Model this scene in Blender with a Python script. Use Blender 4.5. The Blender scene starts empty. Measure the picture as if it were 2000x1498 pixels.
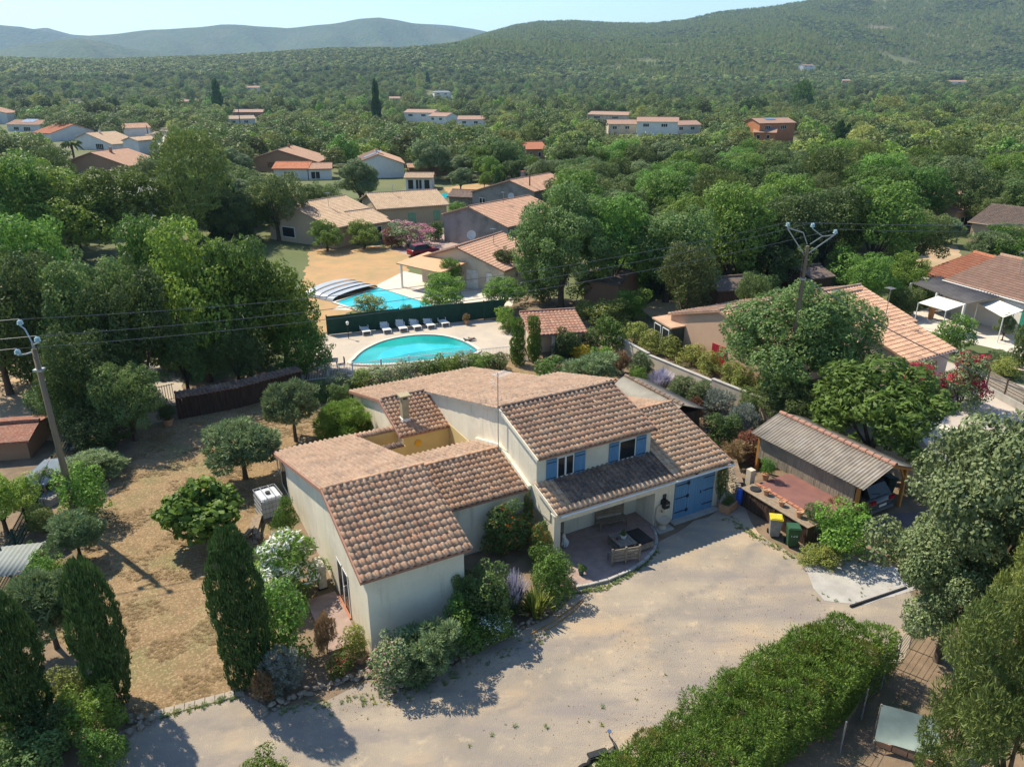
import bpy, bmesh, math, random
import numpy as np
from mathutils import Vector, Matrix, noise
rnd = random.Random(7)
PI = math.pi
R = math.radians
sc = bpy.context.scene
col = sc.collection

# ---------------------------------------------------------------- camera, sky, sun, exposure
CAM_H, PITCH, FPX = 19.5, R(21.79), 1456.6
cd = bpy.data.cameras.new('camera'); cam = bpy.data.objects.new('camera', cd); col.objects.link(cam)
cam.location = (0, 0, CAM_H); cam.rotation_euler = (PI/2 - PITCH, 0, 0)
cd.sensor_width = 36; cd.lens = 36*FPX/2000; cd.clip_start = .3; cd.clip_end = 60000
sc.camera = cam
SUN_EL = R(51); SHX, SHY = .79, -.613                   # shadows fall this way
w = bpy.data.worlds.new('World'); sc.world = w; w.use_nodes = True
nt = w.node_tree; bg = nt.nodes['Background']; bg.inputs[1].default_value = .125
sky = nt.nodes.new('ShaderNodeTexSky'); sky.sky_type = 'NISHITA'; sky.sun_disc = False
sky.sun_elevation = SUN_EL; sky.sun_rotation = math.atan2(-SHX, -SHY); sky.air_density = 1.2; sky.dust_density = .25; sky.ozone_density = 1.5
# a few faint veils of cloud, mixed into the sky by direction
tc = nt.nodes.new('ShaderNodeTexCoord'); mp = nt.nodes.new('ShaderNodeMapping'); mp.inputs['Scale'].default_value = (2.2, 2.2, 9)
nz = nt.nodes.new('ShaderNodeTexNoise'); nz.inputs['Scale'].default_value = 1.8; nz.inputs['Detail'].default_value = 7
rmp = nt.nodes.new('ShaderNodeMapRange'); rmp.inputs[1].default_value = .56; rmp.inputs[2].default_value = .85; rmp.inputs[4].default_value = .3
mx = nt.nodes.new('ShaderNodeMix'); mx.data_type = 'RGBA'
nt.links.new(tc.outputs['Generated'], mp.inputs[0]); nt.links.new(mp.outputs[0], nz.inputs[0]); nt.links.new(nz.outputs[0], rmp.inputs[0])
nt.links.new(rmp.outputs[0], mx.inputs[0]); tn = nt.nodes.new('ShaderNodeMix'); tn.data_type = 'RGBA'; tn.blend_type = 'MULTIPLY'; tn.inputs[0].default_value = 1; tn.inputs[7].default_value = (.74, .87, 1, 1); nt.links.new(sky.outputs[0], tn.inputs[6]); nt.links.new(tn.outputs[2], mx.inputs[6]); mx.inputs[7].default_value = (6, 6.4, 7, 1)
nt.links.new(mx.outputs[2], bg.inputs[0])
sd = bpy.data.lights.new('sun', 'SUN'); sun = bpy.data.objects.new('sun', sd); col.objects.link(sun)
sd.energy = 4.9; sd.angle = R(.6); sd.color = (1, .9, .72)
ce = math.cos(SUN_EL)
sun.rotation_euler = Vector((SHX*ce, SHY*ce, -math.sin(SUN_EL))).to_track_quat('-Z', 'Y').to_euler()
sc.view_settings.view_transform = 'Standard'; sc.view_settings.look = 'None'; sc.view_settings.exposure = .62; sc.view_settings.gamma = 1
sc.cycles.volume_bounces = 0; sc.cycles.max_bounces = 6; sc.cycles.diffuse_bounces = 4; sc.cycles.transmission_bounces = 4
HAZE = .000095

# ---------------------------------------------------------------- measuring helpers
def ray(px, py):
    b = -(py-749)/FPX
    return Vector(((px-1000)/FPX, math.cos(PITCH)+b*math.sin(PITCH), -math.sin(PITCH)+b*math.cos(PITCH)))
def G(px, py, z=0.):                                    # the point of level ground seen there
    d = ray(px, py); t = (z-CAM_H)/d.z
    return Vector((d.x*t, d.y*t, z))
def pix(X, Y, Z):
    Z = Z-CAM_H; d = Y*math.cos(PITCH)-Z*math.sin(PITCH); up = Y*math.sin(PITCH)+Z*math.cos(PITCH)
    return (1000+FPX*X/d, 749-FPX*up/d, d)
def tall(x, y, ytop):                                   # height of a thing on that ground whose top is seen at ytop
    g = G(x, y); lo, hi = 0, 60
    for _ in range(40):
        m = (lo+hi)/2
        if pix(g.x, g.y, m)[1] > ytop: lo = m
        else: hi = m
    return m
def ppm(x, y):                                          # pixels per metre there
    g = G(x, y); return FPX/pix(g.x, g.y, 0)[2]
_N = {}
def nm(o): return o
# ---------------------------------------------------------------- object helpers
def tag(o, label=None, cat=None, group=None, kind=None):
    if label: o['label'] = label
    if cat: o['category'] = cat
    if group: o['group'] = group
    if kind: o['kind'] = kind
    return o
def empty(name, loc=(0, 0, 0), rz=0, label=None, cat=None, group=None, scale=None):
    o = bpy.data.objects.new(name, None); col.objects.link(o); o.location = loc; o.rotation_euler = (0, 0, rz); o.empty_display_size = .2
    if scale: o.scale = scale
    return tag(o, label, cat, group)
def link(name, me, m=None, parent=None, loc=None, rot=None, scale=None):
    if m is not None and not me.materials: me.materials.append(m)
    o = bpy.data.objects.new(name, me); col.objects.link(o)
    if parent: o.parent = parent
    if loc is not None: o.location = loc
    if rot is not None: o.rotation_euler = rot
    if scale is not None: o.scale = scale
    return o
def mesh(name, V, F, m=None):
    me = bpy.data.meshes.new(name); me.from_pydata([tuple(v) for v in V], [], [tuple(f) for f in F]); me.update()
    if m is not None: me.materials.append(m)
    return me
def npmesh(name, V, F, m=None, tv=None, mi=None):       # V (n,3), F (k,4) quads; tv per face
    me = bpy.data.meshes.new(name); V = np.asarray(V, np.float32); F = np.asarray(F, np.int32)
    k, q = F.shape
    me.vertices.add(len(V)); me.vertices.foreach_set('co', V.ravel())
    me.loops.add(k*q); me.loops.foreach_set('vertex_index', F.ravel())
    me.polygons.add(k); me.polygons.foreach_set('loop_start', np.arange(0, k*q, q, dtype=np.int32)); me.polygons.foreach_set('loop_total', np.full(k, q, np.int32))
    if mi is not None: me.polygons.foreach_set('material_index', np.asarray(mi, np.int32))
    if tv is not None:
        a = me.attributes.new('tv', 'FLOAT', 'FACE'); a.data.foreach_set('value', np.asarray(tv, np.float32))
    me.update(calc_edges=True)
    for x in (m if isinstance(m, (list, tuple)) else [m]):
        if x is not None: me.materials.append(x)
    return me
class MB:                                               # collects simple solids into ONE mesh
    def __init__(s): s.V = []; s.F = []
    def add(s, V, F):
        n = len(s.V); s.V += [Vector(v) for v in V]; s.F += [tuple(i+n for i in f) for f in F]; return s
    def box(s, x0, y0, z0, x1, y1, z1, M=None):
        V = [Vector((x, y, z)) for z in (z0, z1) for y in (y0, y1) for x in (x0, x1)]
        if M is not None: V = [M @ v for v in V]
        return s.add(V, [(0, 2, 3, 1), (4, 5, 7, 6), (0, 1, 5, 4), (2, 6, 7, 3), (0, 4, 6, 2), (1, 3, 7, 5)])
    def bar(s, a, b, w_, h=None, up=Vector((0, 0, 1))):
        a = Vector(a); b = Vector(b); h = h or w_; d = (b-a).normalized()
        if abs(d.dot(up)) > .98: up = Vector((1, 0, 0))
        x = d.cross(up).normalized(); z = x.cross(d)
        V = [p+x*(w_/2*i)+z*(h/2*j) for p in (a, b) for j in (-1, 1) for i in (-1, 1)]
        return s.add(V, [(0, 2, 3, 1), (4, 5, 7, 6), (0, 1, 5, 4), (2, 6, 7, 3), (0, 4, 6, 2), (1, 3, 7, 5)])
    def tube(s, pts, rad, n=8, cap=True):
        pts = [Vector(p) for p in pts]; rad = rad if isinstance(rad, (list, tuple)) else [rad]*len(pts)
        V = []; F = []
        for i, p in enumerate(pts):
            d = (pts[min(i+1, len(pts)-1)]-pts[max(i-1, 0)]).normalized()
            u = Vector((0, 0, 1)) if abs(d.z) < .9 else Vector((1, 0, 0))
            x = d.cross(u).normalized(); y = x.cross(d)
            for k in range(n):
                a = 2*PI*k/n; V.append(p+(x*math.cos(a)+y*math.sin(a))*rad[i])
        for i in range(len(pts)-1):
            for k in range(n):
                F.append((i*n+k, i*n+(k+1) % n, (i+1)*n+(k+1) % n, (i+1)*n+k))
        if cap: F += [tuple(range(n)), tuple(reversed(range((len(pts)-1)*n, len(pts)*n)))]
        return s.add(V, F)
    def lathe(s, prof, n=16, c=(0, 0, 0)):
        c = Vector(c); V = []; F = []
        for r_, z in prof:
            for k in range(n): V.append(c+Vector((r_*math.cos(2*PI*k/n), r_*math.sin(2*PI*k/n), z)))
        for i in range(len(prof)-1):
            for k in range(n): F.append((i*n+k, i*n+(k+1) % n, (i+1)*n+(k+1) % n, (i+1)*n+k))
        return s.add(V, F)
    def prism(s, poly, axis, a, b):                      # poly of 2-tuples, extruded along axis 'x','y' or 'z'
        f = {'x': lambda p, t: (t, p[0], p[1]), 'y': lambda p, t: (p[0], t, p[1]), 'z': lambda p, t: (p[0], p[1], t)}[axis]
        n = len(poly); V = [f(p, a) for p in poly]+[f(p, b) for p in poly]
        F = [tuple(range(n)), tuple(range(2*n-1, n-1, -1))]+[(i, i+n, (i+1) % n+n, (i+1) % n) for i in range(n)]
        return s.add(V, F)
    def build(s, name, m=None, parent=None, bevel=0, smooth=False, **k):
        me = mesh(name, s.V, s.F, m)
        bm = bmesh.new(); bm.from_mesh(me); bmesh.ops.recalc_face_normals(bm, faces=bm.faces)
        if bevel: bmesh.ops.bevel(bm, geom=bm.edges[:], offset=bevel, segments=2, affect='EDGES', clamp_overlap=True)
        bm.to_mesh(me); bm.free()
        if smooth:
            me.polygons.foreach_set('use_smooth', [True]*len(me.polygons))
        o = link(name, me, None, parent)
        return o
def copy_tree(o, parent=None):
    c = o.copy(); col.objects.link(c)
    if parent: c.parent = parent
    for ch in list(o.children): copy_tree(ch, c)
    return c
def dup(o, loc, rz=None, label=None, scale=None, group=None):
    c = copy_tree(o); c.location = loc
    if rz is not None: c.rotation_euler = (0, 0, rz)
    if scale is not None: c.scale = scale
    if label: c['label'] = label
    if group: c['group'] = group
    return c

# ---------------------------------------------------------------- materials
def newmat(name):
    m = bpy.data.materials.new(name); m.use_nodes = True; n = m.node_tree
    return m, n, n.nodes['Principled BSDF'], n.nodes['Material Output']
def nd(n, t, **k):
    x = n.nodes.new('ShaderNode'+t)
    for a, b in k.items(): setattr(x, a, b)
    return x
def c4(c): return (c[0], c[1], c[2], 1)
def mixc(n, fac, a, b, mode='MIX'):
    x = nd(n, 'Mix', data_type='RGBA', blend_type=mode)
    for i, v in ((0, fac), (6, a), (7, b)):
        if hasattr(v, 'links') or hasattr(v, 'is_linked'): n.links.new(v, x.inputs[i])
        elif i == 0: x.inputs[0].default_value = v
        else: x.inputs[i].default_value = c4(v)
    return x.outputs[2]
def noisef(n, vec, scale, det=5, lo=.35, hi=.65, rough=.55, stretch=None):
    if stretch:
        mp = nd(n, 'Mapping'); mp.inputs['Scale'].default_value = stretch; n.links.new(vec, mp.inputs[0]); vec = mp.outputs[0]
    x = nd(n, 'TexNoise'); x.inputs['Scale'].default_value = scale; x.inputs['Detail'].default_value = det; x.inputs['Roughness'].default_value = rough
    n.links.new(vec, x.inputs['Vector'])
    r_ = nd(n, 'MapRange'); r_.inputs[1].default_value = lo; r_.inputs[2].default_value = hi
    n.links.new(x.outputs[0], r_.inputs[0]); return r_.outputs[0]
def wpos(n): return nd(n, 'NewGeometry').outputs['Position']
def bump(n, b, h, strength=.4, dist=.02):
    x = nd(n, 'Bump'); x.inputs['Strength'].default_value = strength; x.inputs['Distance'].default_value = dist
    n.links.new(h, x.inputs['Height']); n.links.new(x.outputs[0], b.inputs['Normal'])
def M(name, c, c2=None, scale=3, rough=.8, bs=0, bd=.01, bsc=30, metal=0, stretch=None, c3=None, s3=.6):
    m, n, b, o = newmat(name)
    b.inputs['Roughness'].default_value = rough; b.inputs['Metallic'].default_value = metal
    b.inputs['Specular IOR Level'].default_value = .3
    p = wpos(n)
    cc = mixc(n, noisef(n, p, scale, stretch=stretch), c, c2 or tuple(x*.75 for x in c))
    if c3: cc = mixc(n, noisef(n, p, s3, 6, .5, .72), cc, c3)
    n.links.new(cc, b.inputs['Base Color'])
    if bs: bump(n, b, noisef(n, p, bsc, 4, 0, 1, stretch=stretch), bs, bd)
    return m
def tilemat(name, cols, stain=.6, stcol=(.07, .055, .045)):
    m, n, b, o = newmat(name); b.inputs['Roughness'].default_value = .85; b.inputs['Specular IOR Level'].default_value = .2
    a = nd(n, 'Attribute', attribute_name='tv'); oi = nd(n, 'ObjectInfo')
    s = nd(n, 'Math', operation='ADD'); n.links.new(a.outputs['Fac'], s.inputs[0]); n.links.new(oi.outputs['Random'], s.inputs[1])
    f = nd(n, 'Math', operation='FRACT'); n.links.new(s.outputs[0], f.inputs[0])
    r_ = nd(n, 'ValToRGB'); e = r_.color_ramp.elements
    for i, c in enumerate(cols):
        t = i/(len(cols)-1)
        el = e[0] if i == 0 else (e[len(e)-1] if i == len(cols)-1 else e.new(t)); el.position = t; el.color = c4(c)
    n.links.new(f.outputs[0], r_.inputs[0]); p = wpos(n)
    cc = mixc(n, noisef(n, p, 9, 6, .45, .8), r_.outputs[0], (.36, .28, .2))
    k = nd(n, 'Math', operation='MULTIPLY'); n.links.new(noisef(n, p, 1.3, 8, .42, .72, .7), k.inputs[0]); k.inputs[1].default_value = stain
    cc = mixc(n, k.outputs[0], cc, stcol)
    n.links.new(cc, b.inputs['Base Color']); bump(n, b, noisef(n, p, 60, 3, 0, 1), .3, .01)
    return m
def leafmat(name, c1, c2, trans=.36, rv=.35):
    m, n, b, o = newmat(name); b.inputs['Roughness'].default_value = .55; b.inputs['Specular IOR Level'].default_value = .25
    a = nd(n, 'Attribute', attribute_name='tv'); cc = mixc(n, a.outputs['Fac'], c1, c2)
    oi = nd(n, 'ObjectInfo'); hs = nd(n, 'HueSaturation')
    mr = nd(n, 'MapRange'); mr.inputs[3].default_value = 1-rv; mr.inputs[4].default_value = 1+rv; n.links.new(oi.outputs['Random'], mr.inputs[0]); n.links.new(mr.outputs[0], hs.inputs['Value'])
    m3 = nd(n, 'Math', operation='MULTIPLY'); m3.inputs[1].default_value = 7.13; n.links.new(oi.outputs['Random'], m3.inputs[0])
    fr = nd(n, 'Math', operation='FRACT'); n.links.new(m3.outputs[0], fr.inputs[0])
    mh = nd(n, 'MapRange'); mh.inputs[3].default_value = .5-rv*.06; mh.inputs[4].default_value = .5+rv*.06; n.links.new(fr.outputs[0], mh.inputs[0]); n.links.new(mh.outputs[0], hs.inputs['Hue'])
    n.links.new(cc, hs.inputs['Color']); n.links.new(hs.outputs[0], b.inputs['Base Color'])
    t = nd(n, 'BsdfTranslucent'); n.links.new(hs.outputs[0], t.inputs[0]); ms = nd(n, 'MixShader'); ms.inputs[0].default_value = trans
    n.links.new(b.outputs[0], ms.inputs[1]); n.links.new(t.outputs[0], ms.inputs[2]); n.links.new(ms.outputs[0], o.inputs[0])
    return m
STUC = M('cream_stucco', (.80, .72, .56), (.745, .665, .51), 1.2, .9, .8, .02, 22, c3=(.62, .56, .44), s3=.5)
n = STUC.node_tree; b = n.nodes['Principled BSDF']; src = b.inputs['Base Color'].links[0].from_socket
n.links.new(mixc(n, noisef(n, wpos(n), 3.2, 5, .56, .78, stretch=(1, 1, .12)), src, (.52, .47, .37)), b.inputs['Base Color'])
YEL = M('yellow_stucco', (.62, .46, .2), (.56, .42, .2), 1.5, .9, .4, .01, 25)
WHITE = M('white_paint', (.78, .77, .73), (.7, .69, .65), 2, .6)
BLUE = M('blue_paint', (.13, .28, .45), (.10, .235, .40), 3, .55, .15, .004, 8, stretch=(1, 1, .2))
IRON = M('black_iron', (.02, .02, .02), (.03, .03, .03), 5, .5)
DARKW = M('dark_glass', (.02, .025, .03), (.015, .018, .02), 5, .12)
TILE = tilemat('weathered_tile', [(.58, .30, .17), (.54, .31, .185), (.62, .37, .22), (.50, .29, .175), (.62, .34, .19), (.56, .35, .21), (.63, .41, .26), (.58, .30, .17)], .42)
TILEN = tilemat('pale_tile', [(.66, .38, .21), (.60, .36, .21), (.70, .48, .30), (.55, .36, .23), (.68, .43, .26), (.66, .38, .21)], .25)
TILEM = tilemat('mid_tile', [(.50, .29, .19), (.44, .26, .18), (.54, .34, .23), (.40, .24, .17), (.50, .29, .19)], .45)
TILER = tilemat('greyed_tile', [(.35, .225, .155), (.31, .22, .16), (.38, .26, .19), (.28, .19, .14), (.36, .23, .155), (.35, .225, .155)], .55)
TILED = tilemat('dark_lichen_shade_tile', [(.22, .14, .10), (.15, .10, .08), (.26, .17, .12), (.12, .09, .075), (.22, .14, .10)], .8, (.035, .035, .033))  # lichen, plus shade put into the colour on the porch roof
TILEF = tilemat('far_tile', [(.36, .2, .14), (.42, .26, .19), (.33, .19, .13), (.40, .24, .17), (.36, .2, .14)], .35, (.15, .11, .09))
TILET = tilemat('tan_tile', [(.40, .29, .2), (.44, .33, .24), (.36, .26, .18), (.40, .29, .2)], .3, (.2, .15, .11))
TILEO = tilemat('red_tile', [(.45, .15, .07), (.5, .19, .1), (.42, .13, .06), (.45, .15, .07)], .15)
TILEB = tilemat('grey_brown_tile', [(.14, .1, .09), (.17, .12, .10), (.11, .085, .075), (.14, .1, .09)], .3)
TERRA = M('terracotta', (.42, .17, .09), (.36, .15, .09), 8, .8)
BRICKM = M('terracotta_edge', (.38, .2, .14), (.3, .16, .115), 8, .8)
FIB = M('fibre_cement', (.33, .285, .225), (.22, .19, .155), 1.5, .9, .3, .006, 40, c3=(.32, .29, .25), s3=2)
WOOD = M('weathered_wood', (.30, .225, .15), (.2, .155, .11), 6, .8, .4, .004, 30, stretch=(1, 1, .15))
WOODG = M('grey_wood', (.27, .235, .19), (.18, .155, .125), 7, .85, .4, .004, 30)
WOODD = M('brown_cane', (.10, .06, .04), (.055, .035, .025), 9, .85, .5, .005, 40, stretch=(1, 1, .1))
PINEW = M('orange_pine', (.45, .22, .06), (.36, .17, .05), 5, .6)
POLEW = M('pole_wood', (.24, .18, .12), (.17, .125, .085), 4, .85, .4, .005, 40, stretch=(1, 1, .1))
CONC = M('concrete', (.42, .4, .36), (.33, .31, .28), 1.5, .9, .3, .006, 25)
STONE = M('field_stone', (.3, .25, .19), (.2, .17, .13), 4, .9, .7, .02, 14)
CHIM = M('chimney_block', (.4, .33, .2), (.32, .27, .17), 6, .9, .4, .008, 30)
BARK = M('bark', (.11, .08, .055), (.06, .045, .032), 6, .95, .6, .015, 25, stretch=(1, 1, .3))
GALV = M('galvanised', (.42, .44, .46), (.35, .37, .38), 5, .4, metal=.6)
GLASSI = M('glass_insulator', (.45, .6, .62), (.4, .55, .58), 5, .15)
WIRE = M('wire', (.16, .16, .16), (.14, .14, .14), 5, .5)
REEDP = M('pale_reed_screen', (.36, .31, .22), (.24, .2, .145), 5, .9, .7, .01, 26, stretch=(6, 6, .3), c3=(.2, .18, .14), s3=1)
GREENN = M('green_shade_net', (.012, .045, .03), (.02, .06, .04), 2, .9, .3, .01, 30)

# ---------------------------------------------------------------- leaves
def foliage(name, lobes, n, size, mats, seed=0, jit=.55, aspect=1.7, spike=0., shell=(.72, 1.06), flower=0., keep=None, tvr=(0, 1), updir=0.):
    """n leaf blades over the surfaces of many small lobes (cx,cy,cz,rx,ry,rz)."""
    g = np.random.default_rng(seed); L = np.array(lobes, float)
    ar = (L[:, 3]*L[:, 4]+L[:, 4]*L[:, 5]+L[:, 3]*L[:, 5]); idx = g.choice(len(L), n, p=ar/ar.sum())
    d = g.normal(size=(n, 3)); d /= np.linalg.norm(d, axis=1)[:, None]
    rr = g.uniform(shell[0], shell[1], n)[:, None]
    P = L[idx, :3]+d*L[idx, 3:6]*rr
    nrm = d/L[idx, 3:6]; nrm /= np.linalg.norm(nrm, axis=1)[:, None]
    ok = np.ones(n, bool)                                 # drop what is buried in other lobes
    for k in range(len(L)):
        q = ((P-L[k, :3])/L[k, 3:6]); dd = (q*q).sum(1); ok &= ~((dd < .42) & (idx != k))
    if keep is not None: ok &= keep(P)
    P = P[ok]; nrm = nrm[ok]; n = len(P); lob = idx[ok]
    N = nrm+g.normal(size=(n, 3))*jit; N[:, 2] += .25+updir; N /= np.linalg.norm(N, axis=1)[:, None]
    T = g.normal(size=(n, 3)); T -= (T*N).sum(1)[:, None]*N; T /= np.linalg.norm(T, axis=1)[:, None]
    if spike:
        T2 = nrm*spike+T*(1-spike); T2[:, 2] += .35*spike+updir; T = T2/np.linalg.norm(T2, axis=1)[:, None]
        N = np.cross(T, g.normal(size=(n, 3))); N /= np.linalg.norm(N, axis=1)[:, None]
    Bv = np.cross(N, T); s = size*g.uniform(.55, 1.35, n)[:, None]; a = aspect**.5
    V = np.stack([P-T*s*a*.5, P+Bv*s/a*.5, P+T*s*a*.5, P-Bv*s/a*.5], 1).reshape(-1, 3)
    F = np.arange(n*4).reshape(n, 4)
    lt = g.uniform(0, 1, len(L))[lob]
    tv = np.clip(.55*g.uniform(0, 1, n)+.45*lt, 0, 1)*(tvr[1]-tvr[0])+tvr[0]
    mi = (g.uniform(0, 1, n) < flower).astype(int) if flower else None
    if flower:                                            # blossoms gather in patches
        pl_ = g.uniform(0, 1, len(L))[lob]; mi = ((g.uniform(0, 1, n) < flower*2.2*(pl_ > .45)) & (nrm[:, 2] > -.2)).astype(int)
    return npmesh(name, V, F, mats, tv, mi)
def lobes_of(env, k1, r1, k2, r2, seed, bottom=0.0):
    """env: list of big ellipsoids; k1 lobes on each, k2 small ones on each of those."""
    g = random.Random(seed); out = []
    for (cx, cy, cz, rx, ry, rz) in env:
        for _ in range(k1):
            while True:
                d = Vector((g.gauss(0, 1), g.gauss(0, 1), g.gauss(0, 1))).normalized()
                if d.z > -.55: break
            f = g.uniform(.45, .8); c = Vector((cx+d.x*rx*f, cy+d.y*ry*f, cz+d.z*rz*f)); R1 = g.uniform(.75, 1.25)*r1
            if k2 == 0: out.append((c.x, c.y, max(c.z, bottom+R1*.6), R1, R1, R1*.85)); continue
            for _ in range(k2):
                e = Vector((g.gauss(0, 1), g.gauss(0, 1), g.gauss(0, 1)+.3)).normalized()
                q = c+e*R1*g.uniform(.55, .95); s = r2*g.uniform(.7, 1.35)
                if q.z < bottom: continue
                out.append((q.x, q.y, q.z, s, s, s*.85))
    return out
def limbs(h0, spread, top, seed, r0=.035, n=5, lean=(0, 0)):
    g = random.Random(seed); m = MB(); fk = Vector((lean[0]*h0, lean[1]*h0, h0))
    m.tube([(0, 0, -.03), (lean[0]*h0*.3, lean[1]*h0*.3, h0*.4), fk], [r0*1.35, r0, r0*.85], 8)
    for i in range(n):
        a = 2*PI*i/n+g.uniform(-.4, .4); e = Vector((math.cos(a)*spread*g.uniform(.5, 1), math.sin(a)*spread*g.uniform(.5, 1), top*g.uniform(.75, 1)))
        mid = fk.lerp(e, .5)+Vector((g.uniform(-.03, .03), g.uniform(-.03, .03), -.02))
        m.tube([fk-Vector((0, 0, .02)), mid, e], [r0*.6, r0*.35, r0*.1], 5)
    return m
LM = dict(
    oak=leafmat('holm_oak_leaves', (.065, .11, .03), (.18, .24, .07)),
    green=leafmat('green_leaves', (0.078, 0.150, 0.024), (0.204, 0.324, 0.060)),
    bright=leafmat('bright_leaves', (0.101, 0.190, 0.025), (0.246, 0.370, 0.062)),
    pine=leafmat('pine_needles', (0.092, 0.132, 0.029), (0.230, 0.282, 0.069), .2),
    dpine=leafmat('dark_pine_needles', (.09, .14, .03), (.27, .32, .09), .2),
    cyp=leafmat('cypress_leaves', (0.036, 0.080, 0.026), (0.109, 0.196, 0.051), .15, .15),
    hedge=leafmat('hedge_leaves', (.065, .135, .018), (.19, .29, .05), .25, .1),
    hedgey=leafmat('yellowed_hedge_leaves', (.14, .17, .03), (.26, .24, .06), .25, .1),
    elmg=leafmat('elm_leaves', (0.069, 0.115, 0.032), (0.184, 0.258, 0.078)),
    olive=leafmat('olive_leaves', (0.115, 0.176, 0.068), (0.284, 0.365, 0.162), .2, .15),
    silver=leafmat('silver_leaves', (.14, .17, .13), (.32, .35, .30), .2, .15),
    greyg=leafmat('grey_green_leaves', (.11, .16, .06), (.26, .325, .14), .2, .15),
    yellow=leafmat('yellow_blossom', (.5, .36, .02), (.65, .52, .05), .2, .1),
    ygreen=leafmat('yellow_green_leaves', (.15, .19, .03), (.34, .36, .09), .25, .2),
    dry=leafmat('dry_stems', (.2, .12, .06), (.34, .24, .12), .2, .2),
    rust=leafmat('rusty_leaves', (.16, .07, .035), (.3, .15, .08), .2, .2),
    pink=leafmat('pink_blossom', (.5, .16, .22), (.75, .4, .45), .3, .1),
    red=leafmat('crimson_blossom', (.38, .012, .04), (.6, .05, .10), .25, .1),
    white=leafmat('white_blossom', (.7, .7, .62), (.85, .85, .8), .3, .05),
    orange=leafmat('orange_blossom', (.75, .1, .015), (.85, .2, .04), .25, .05),
    lilac=leafmat('lilac_blossom', (.36, .34, .45), (.5, .48, .58), .25, .05),
    grass=leafmat('dry_grass', (.28, .19, .09), (.42, .3, .15), .2, .15),
    far=leafmat('far_woodland_leaves', (.03, .055, .018), (.085, .125, .04), .15, .45),
)
# prototypes: unit height, unit crown width
PROTO = {}
def proto(key, crown, trunk): PROTO[key] = (crown, trunk)
def P_round(key, mat, seed, n, size, cz=.6, rz=.38, k1=14, r1=.19, k2=5, r2=.1, env=None, h0=.3, jit=.55, aspect=1.7, spike=0., tr=.03, flower=0, shell=(.72, 1.06), limbn=6, bottom=.0, lean=(0, 0)):
    env = env or [(0, 0, cz, .42, .42, rz)]
    lb = lobes_of(env, k1, r1, k2, r2, seed, bottom)
    # normalise the crown so that it is 1 wide and 1 tall
    A = np.array(lb); wx = max((abs(A[:, 0])+A[:, 3]).max(), (abs(A[:, 1])+A[:, 4]).max())*.93; zt = (A[:, 2]+A[:, 5]).max()*.97
    A[:, [0, 1, 3, 4]] *= .5/wx; A[:, [2, 5]] /= zt
    me = foliage(key+'_crown', A, n, size, mat, seed, jit, aspect, spike, shell, flower)
    tm = limbs(h0, .33, .8, seed+5, tr, limbn, lean); t = mesh(key+'_trunk', tm.V, tm.F, BARK)
    t.polygons.foreach_set('use_smooth', [True]*len(t.polygons)); proto(key, me, t)
P_round('oakA', LM['oak'], 11, 34000, .019, k1=26, r1=.15, k2=7, r2=.075, h0=.18, env=[(0, 0, .49, .42, .42, .47)])
P_round('oakB', LM['oak'], 12, 34000, .019, k1=17, r1=.16, k2=7, r2=.08, h0=.22, env=[(-.12, .05, .46, .34, .36, .38), (.16, -.05, .6, .28, .3, .36)])
P_round('broadA', LM['green'], 13, 32000, .021, k1=26, r1=.15, k2=7, r2=.08, h0=.18, env=[(0, 0, .49, .42, .42, .47)])
P_round('broadB', LM['bright'], 14, 30000, .022, k1=17, r1=.16, k2=7, r2=.08, h0=.22, env=[(.1, .05, .44, .36, .36, .38), (-.14, -.05, .64, .26, .3, .32)])
P_round('pineA', LM['pine'], 15, 34000, .021, k1=26, r1=.13, k2=7, r2=.075, spike=.5, aspect=4, h0=.3, env=[(0, 0, .45, .42, .42, .34), (.05, 0, .72, .3, .3, .24)])
P_round('dpine', LM['dpine'], 16, 95000, .0115, k1=34, r1=.12, k2=8, r2=.055, spike=.5, aspect=5, jit=.9, h0=.3, env=[(0, 0, .5, .46, .46, .46)])
P_round('elm', LM['greyg'], 17, 90000, .0155, k1=34, r1=.13, k2=8, r2=.065, h0=.2, env=[(0, 0, .5, .44, .44, .46)])
P_round('elmg', LM['elmg'], 18, 85000, .0155, k1=38, r1=.13, k2=8, r2=.065, h0=.2, env=[(0, 0, .46, .43, .43, .47)])
P_round('olive', LM['olive'], 19, 26000, .036, .66, .3, 18, .16, 6, .1, spike=.6, aspect=5, h0=.38, tr=.028)
P_round('fig', LM['bright'], 20, 6500, .075, .5, .46, 22, .17, 6, .1, aspect=1.25, h0=.12, jit=.5, shell=(.6, 1.1))
P_round('bigleaf', LM['green'], 21, 24000, .030, .52, .46, 26, .16, 7, .085, aspect=2.6, h0=.15)
def shrub(key, mat, seed, n=5000, size=.045, **k):
    n = int(n*1.9); size *= .72
    a = dict(env=[(0, 0, .26, .44, .44, .26), (0, 0, .56, .38, .38, .38)], k1=10, r1=.2, k2=5, r2=.12, h0=.05, bottom=.06, tr=.02); a.update(k); P_round(key, mat, seed, n, size, **a)
shrub('shrubG', LM['green'], 31); shrub('shrubB', LM['bright'], 32); shrub('shrubD', LM['oak'], 33, 6000); shrub('shrubY', LM['ygreen'], 34)
shrub('euony', LM['ygreen'], 35, 4500, .05); shrub('rose', [LM['green'], LM['pink']], 36, 4500, .05, flower=.09)
shrub('oleW', [LM['green'], LM['white']], 37, 7000, .05, aspect=3.2, flower=.22); shrub('oleP', [LM['olive'], LM['pink']], 38, 7500, .042, flower=.5)
shrub('oleR', [LM['olive'], LM['red']], 39, 9000, .04, flower=.6, aspect=2.6); shrub('vineO', [LM['oak'], LM['orange']], 40, 6500, .045, flower=.05)
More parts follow.
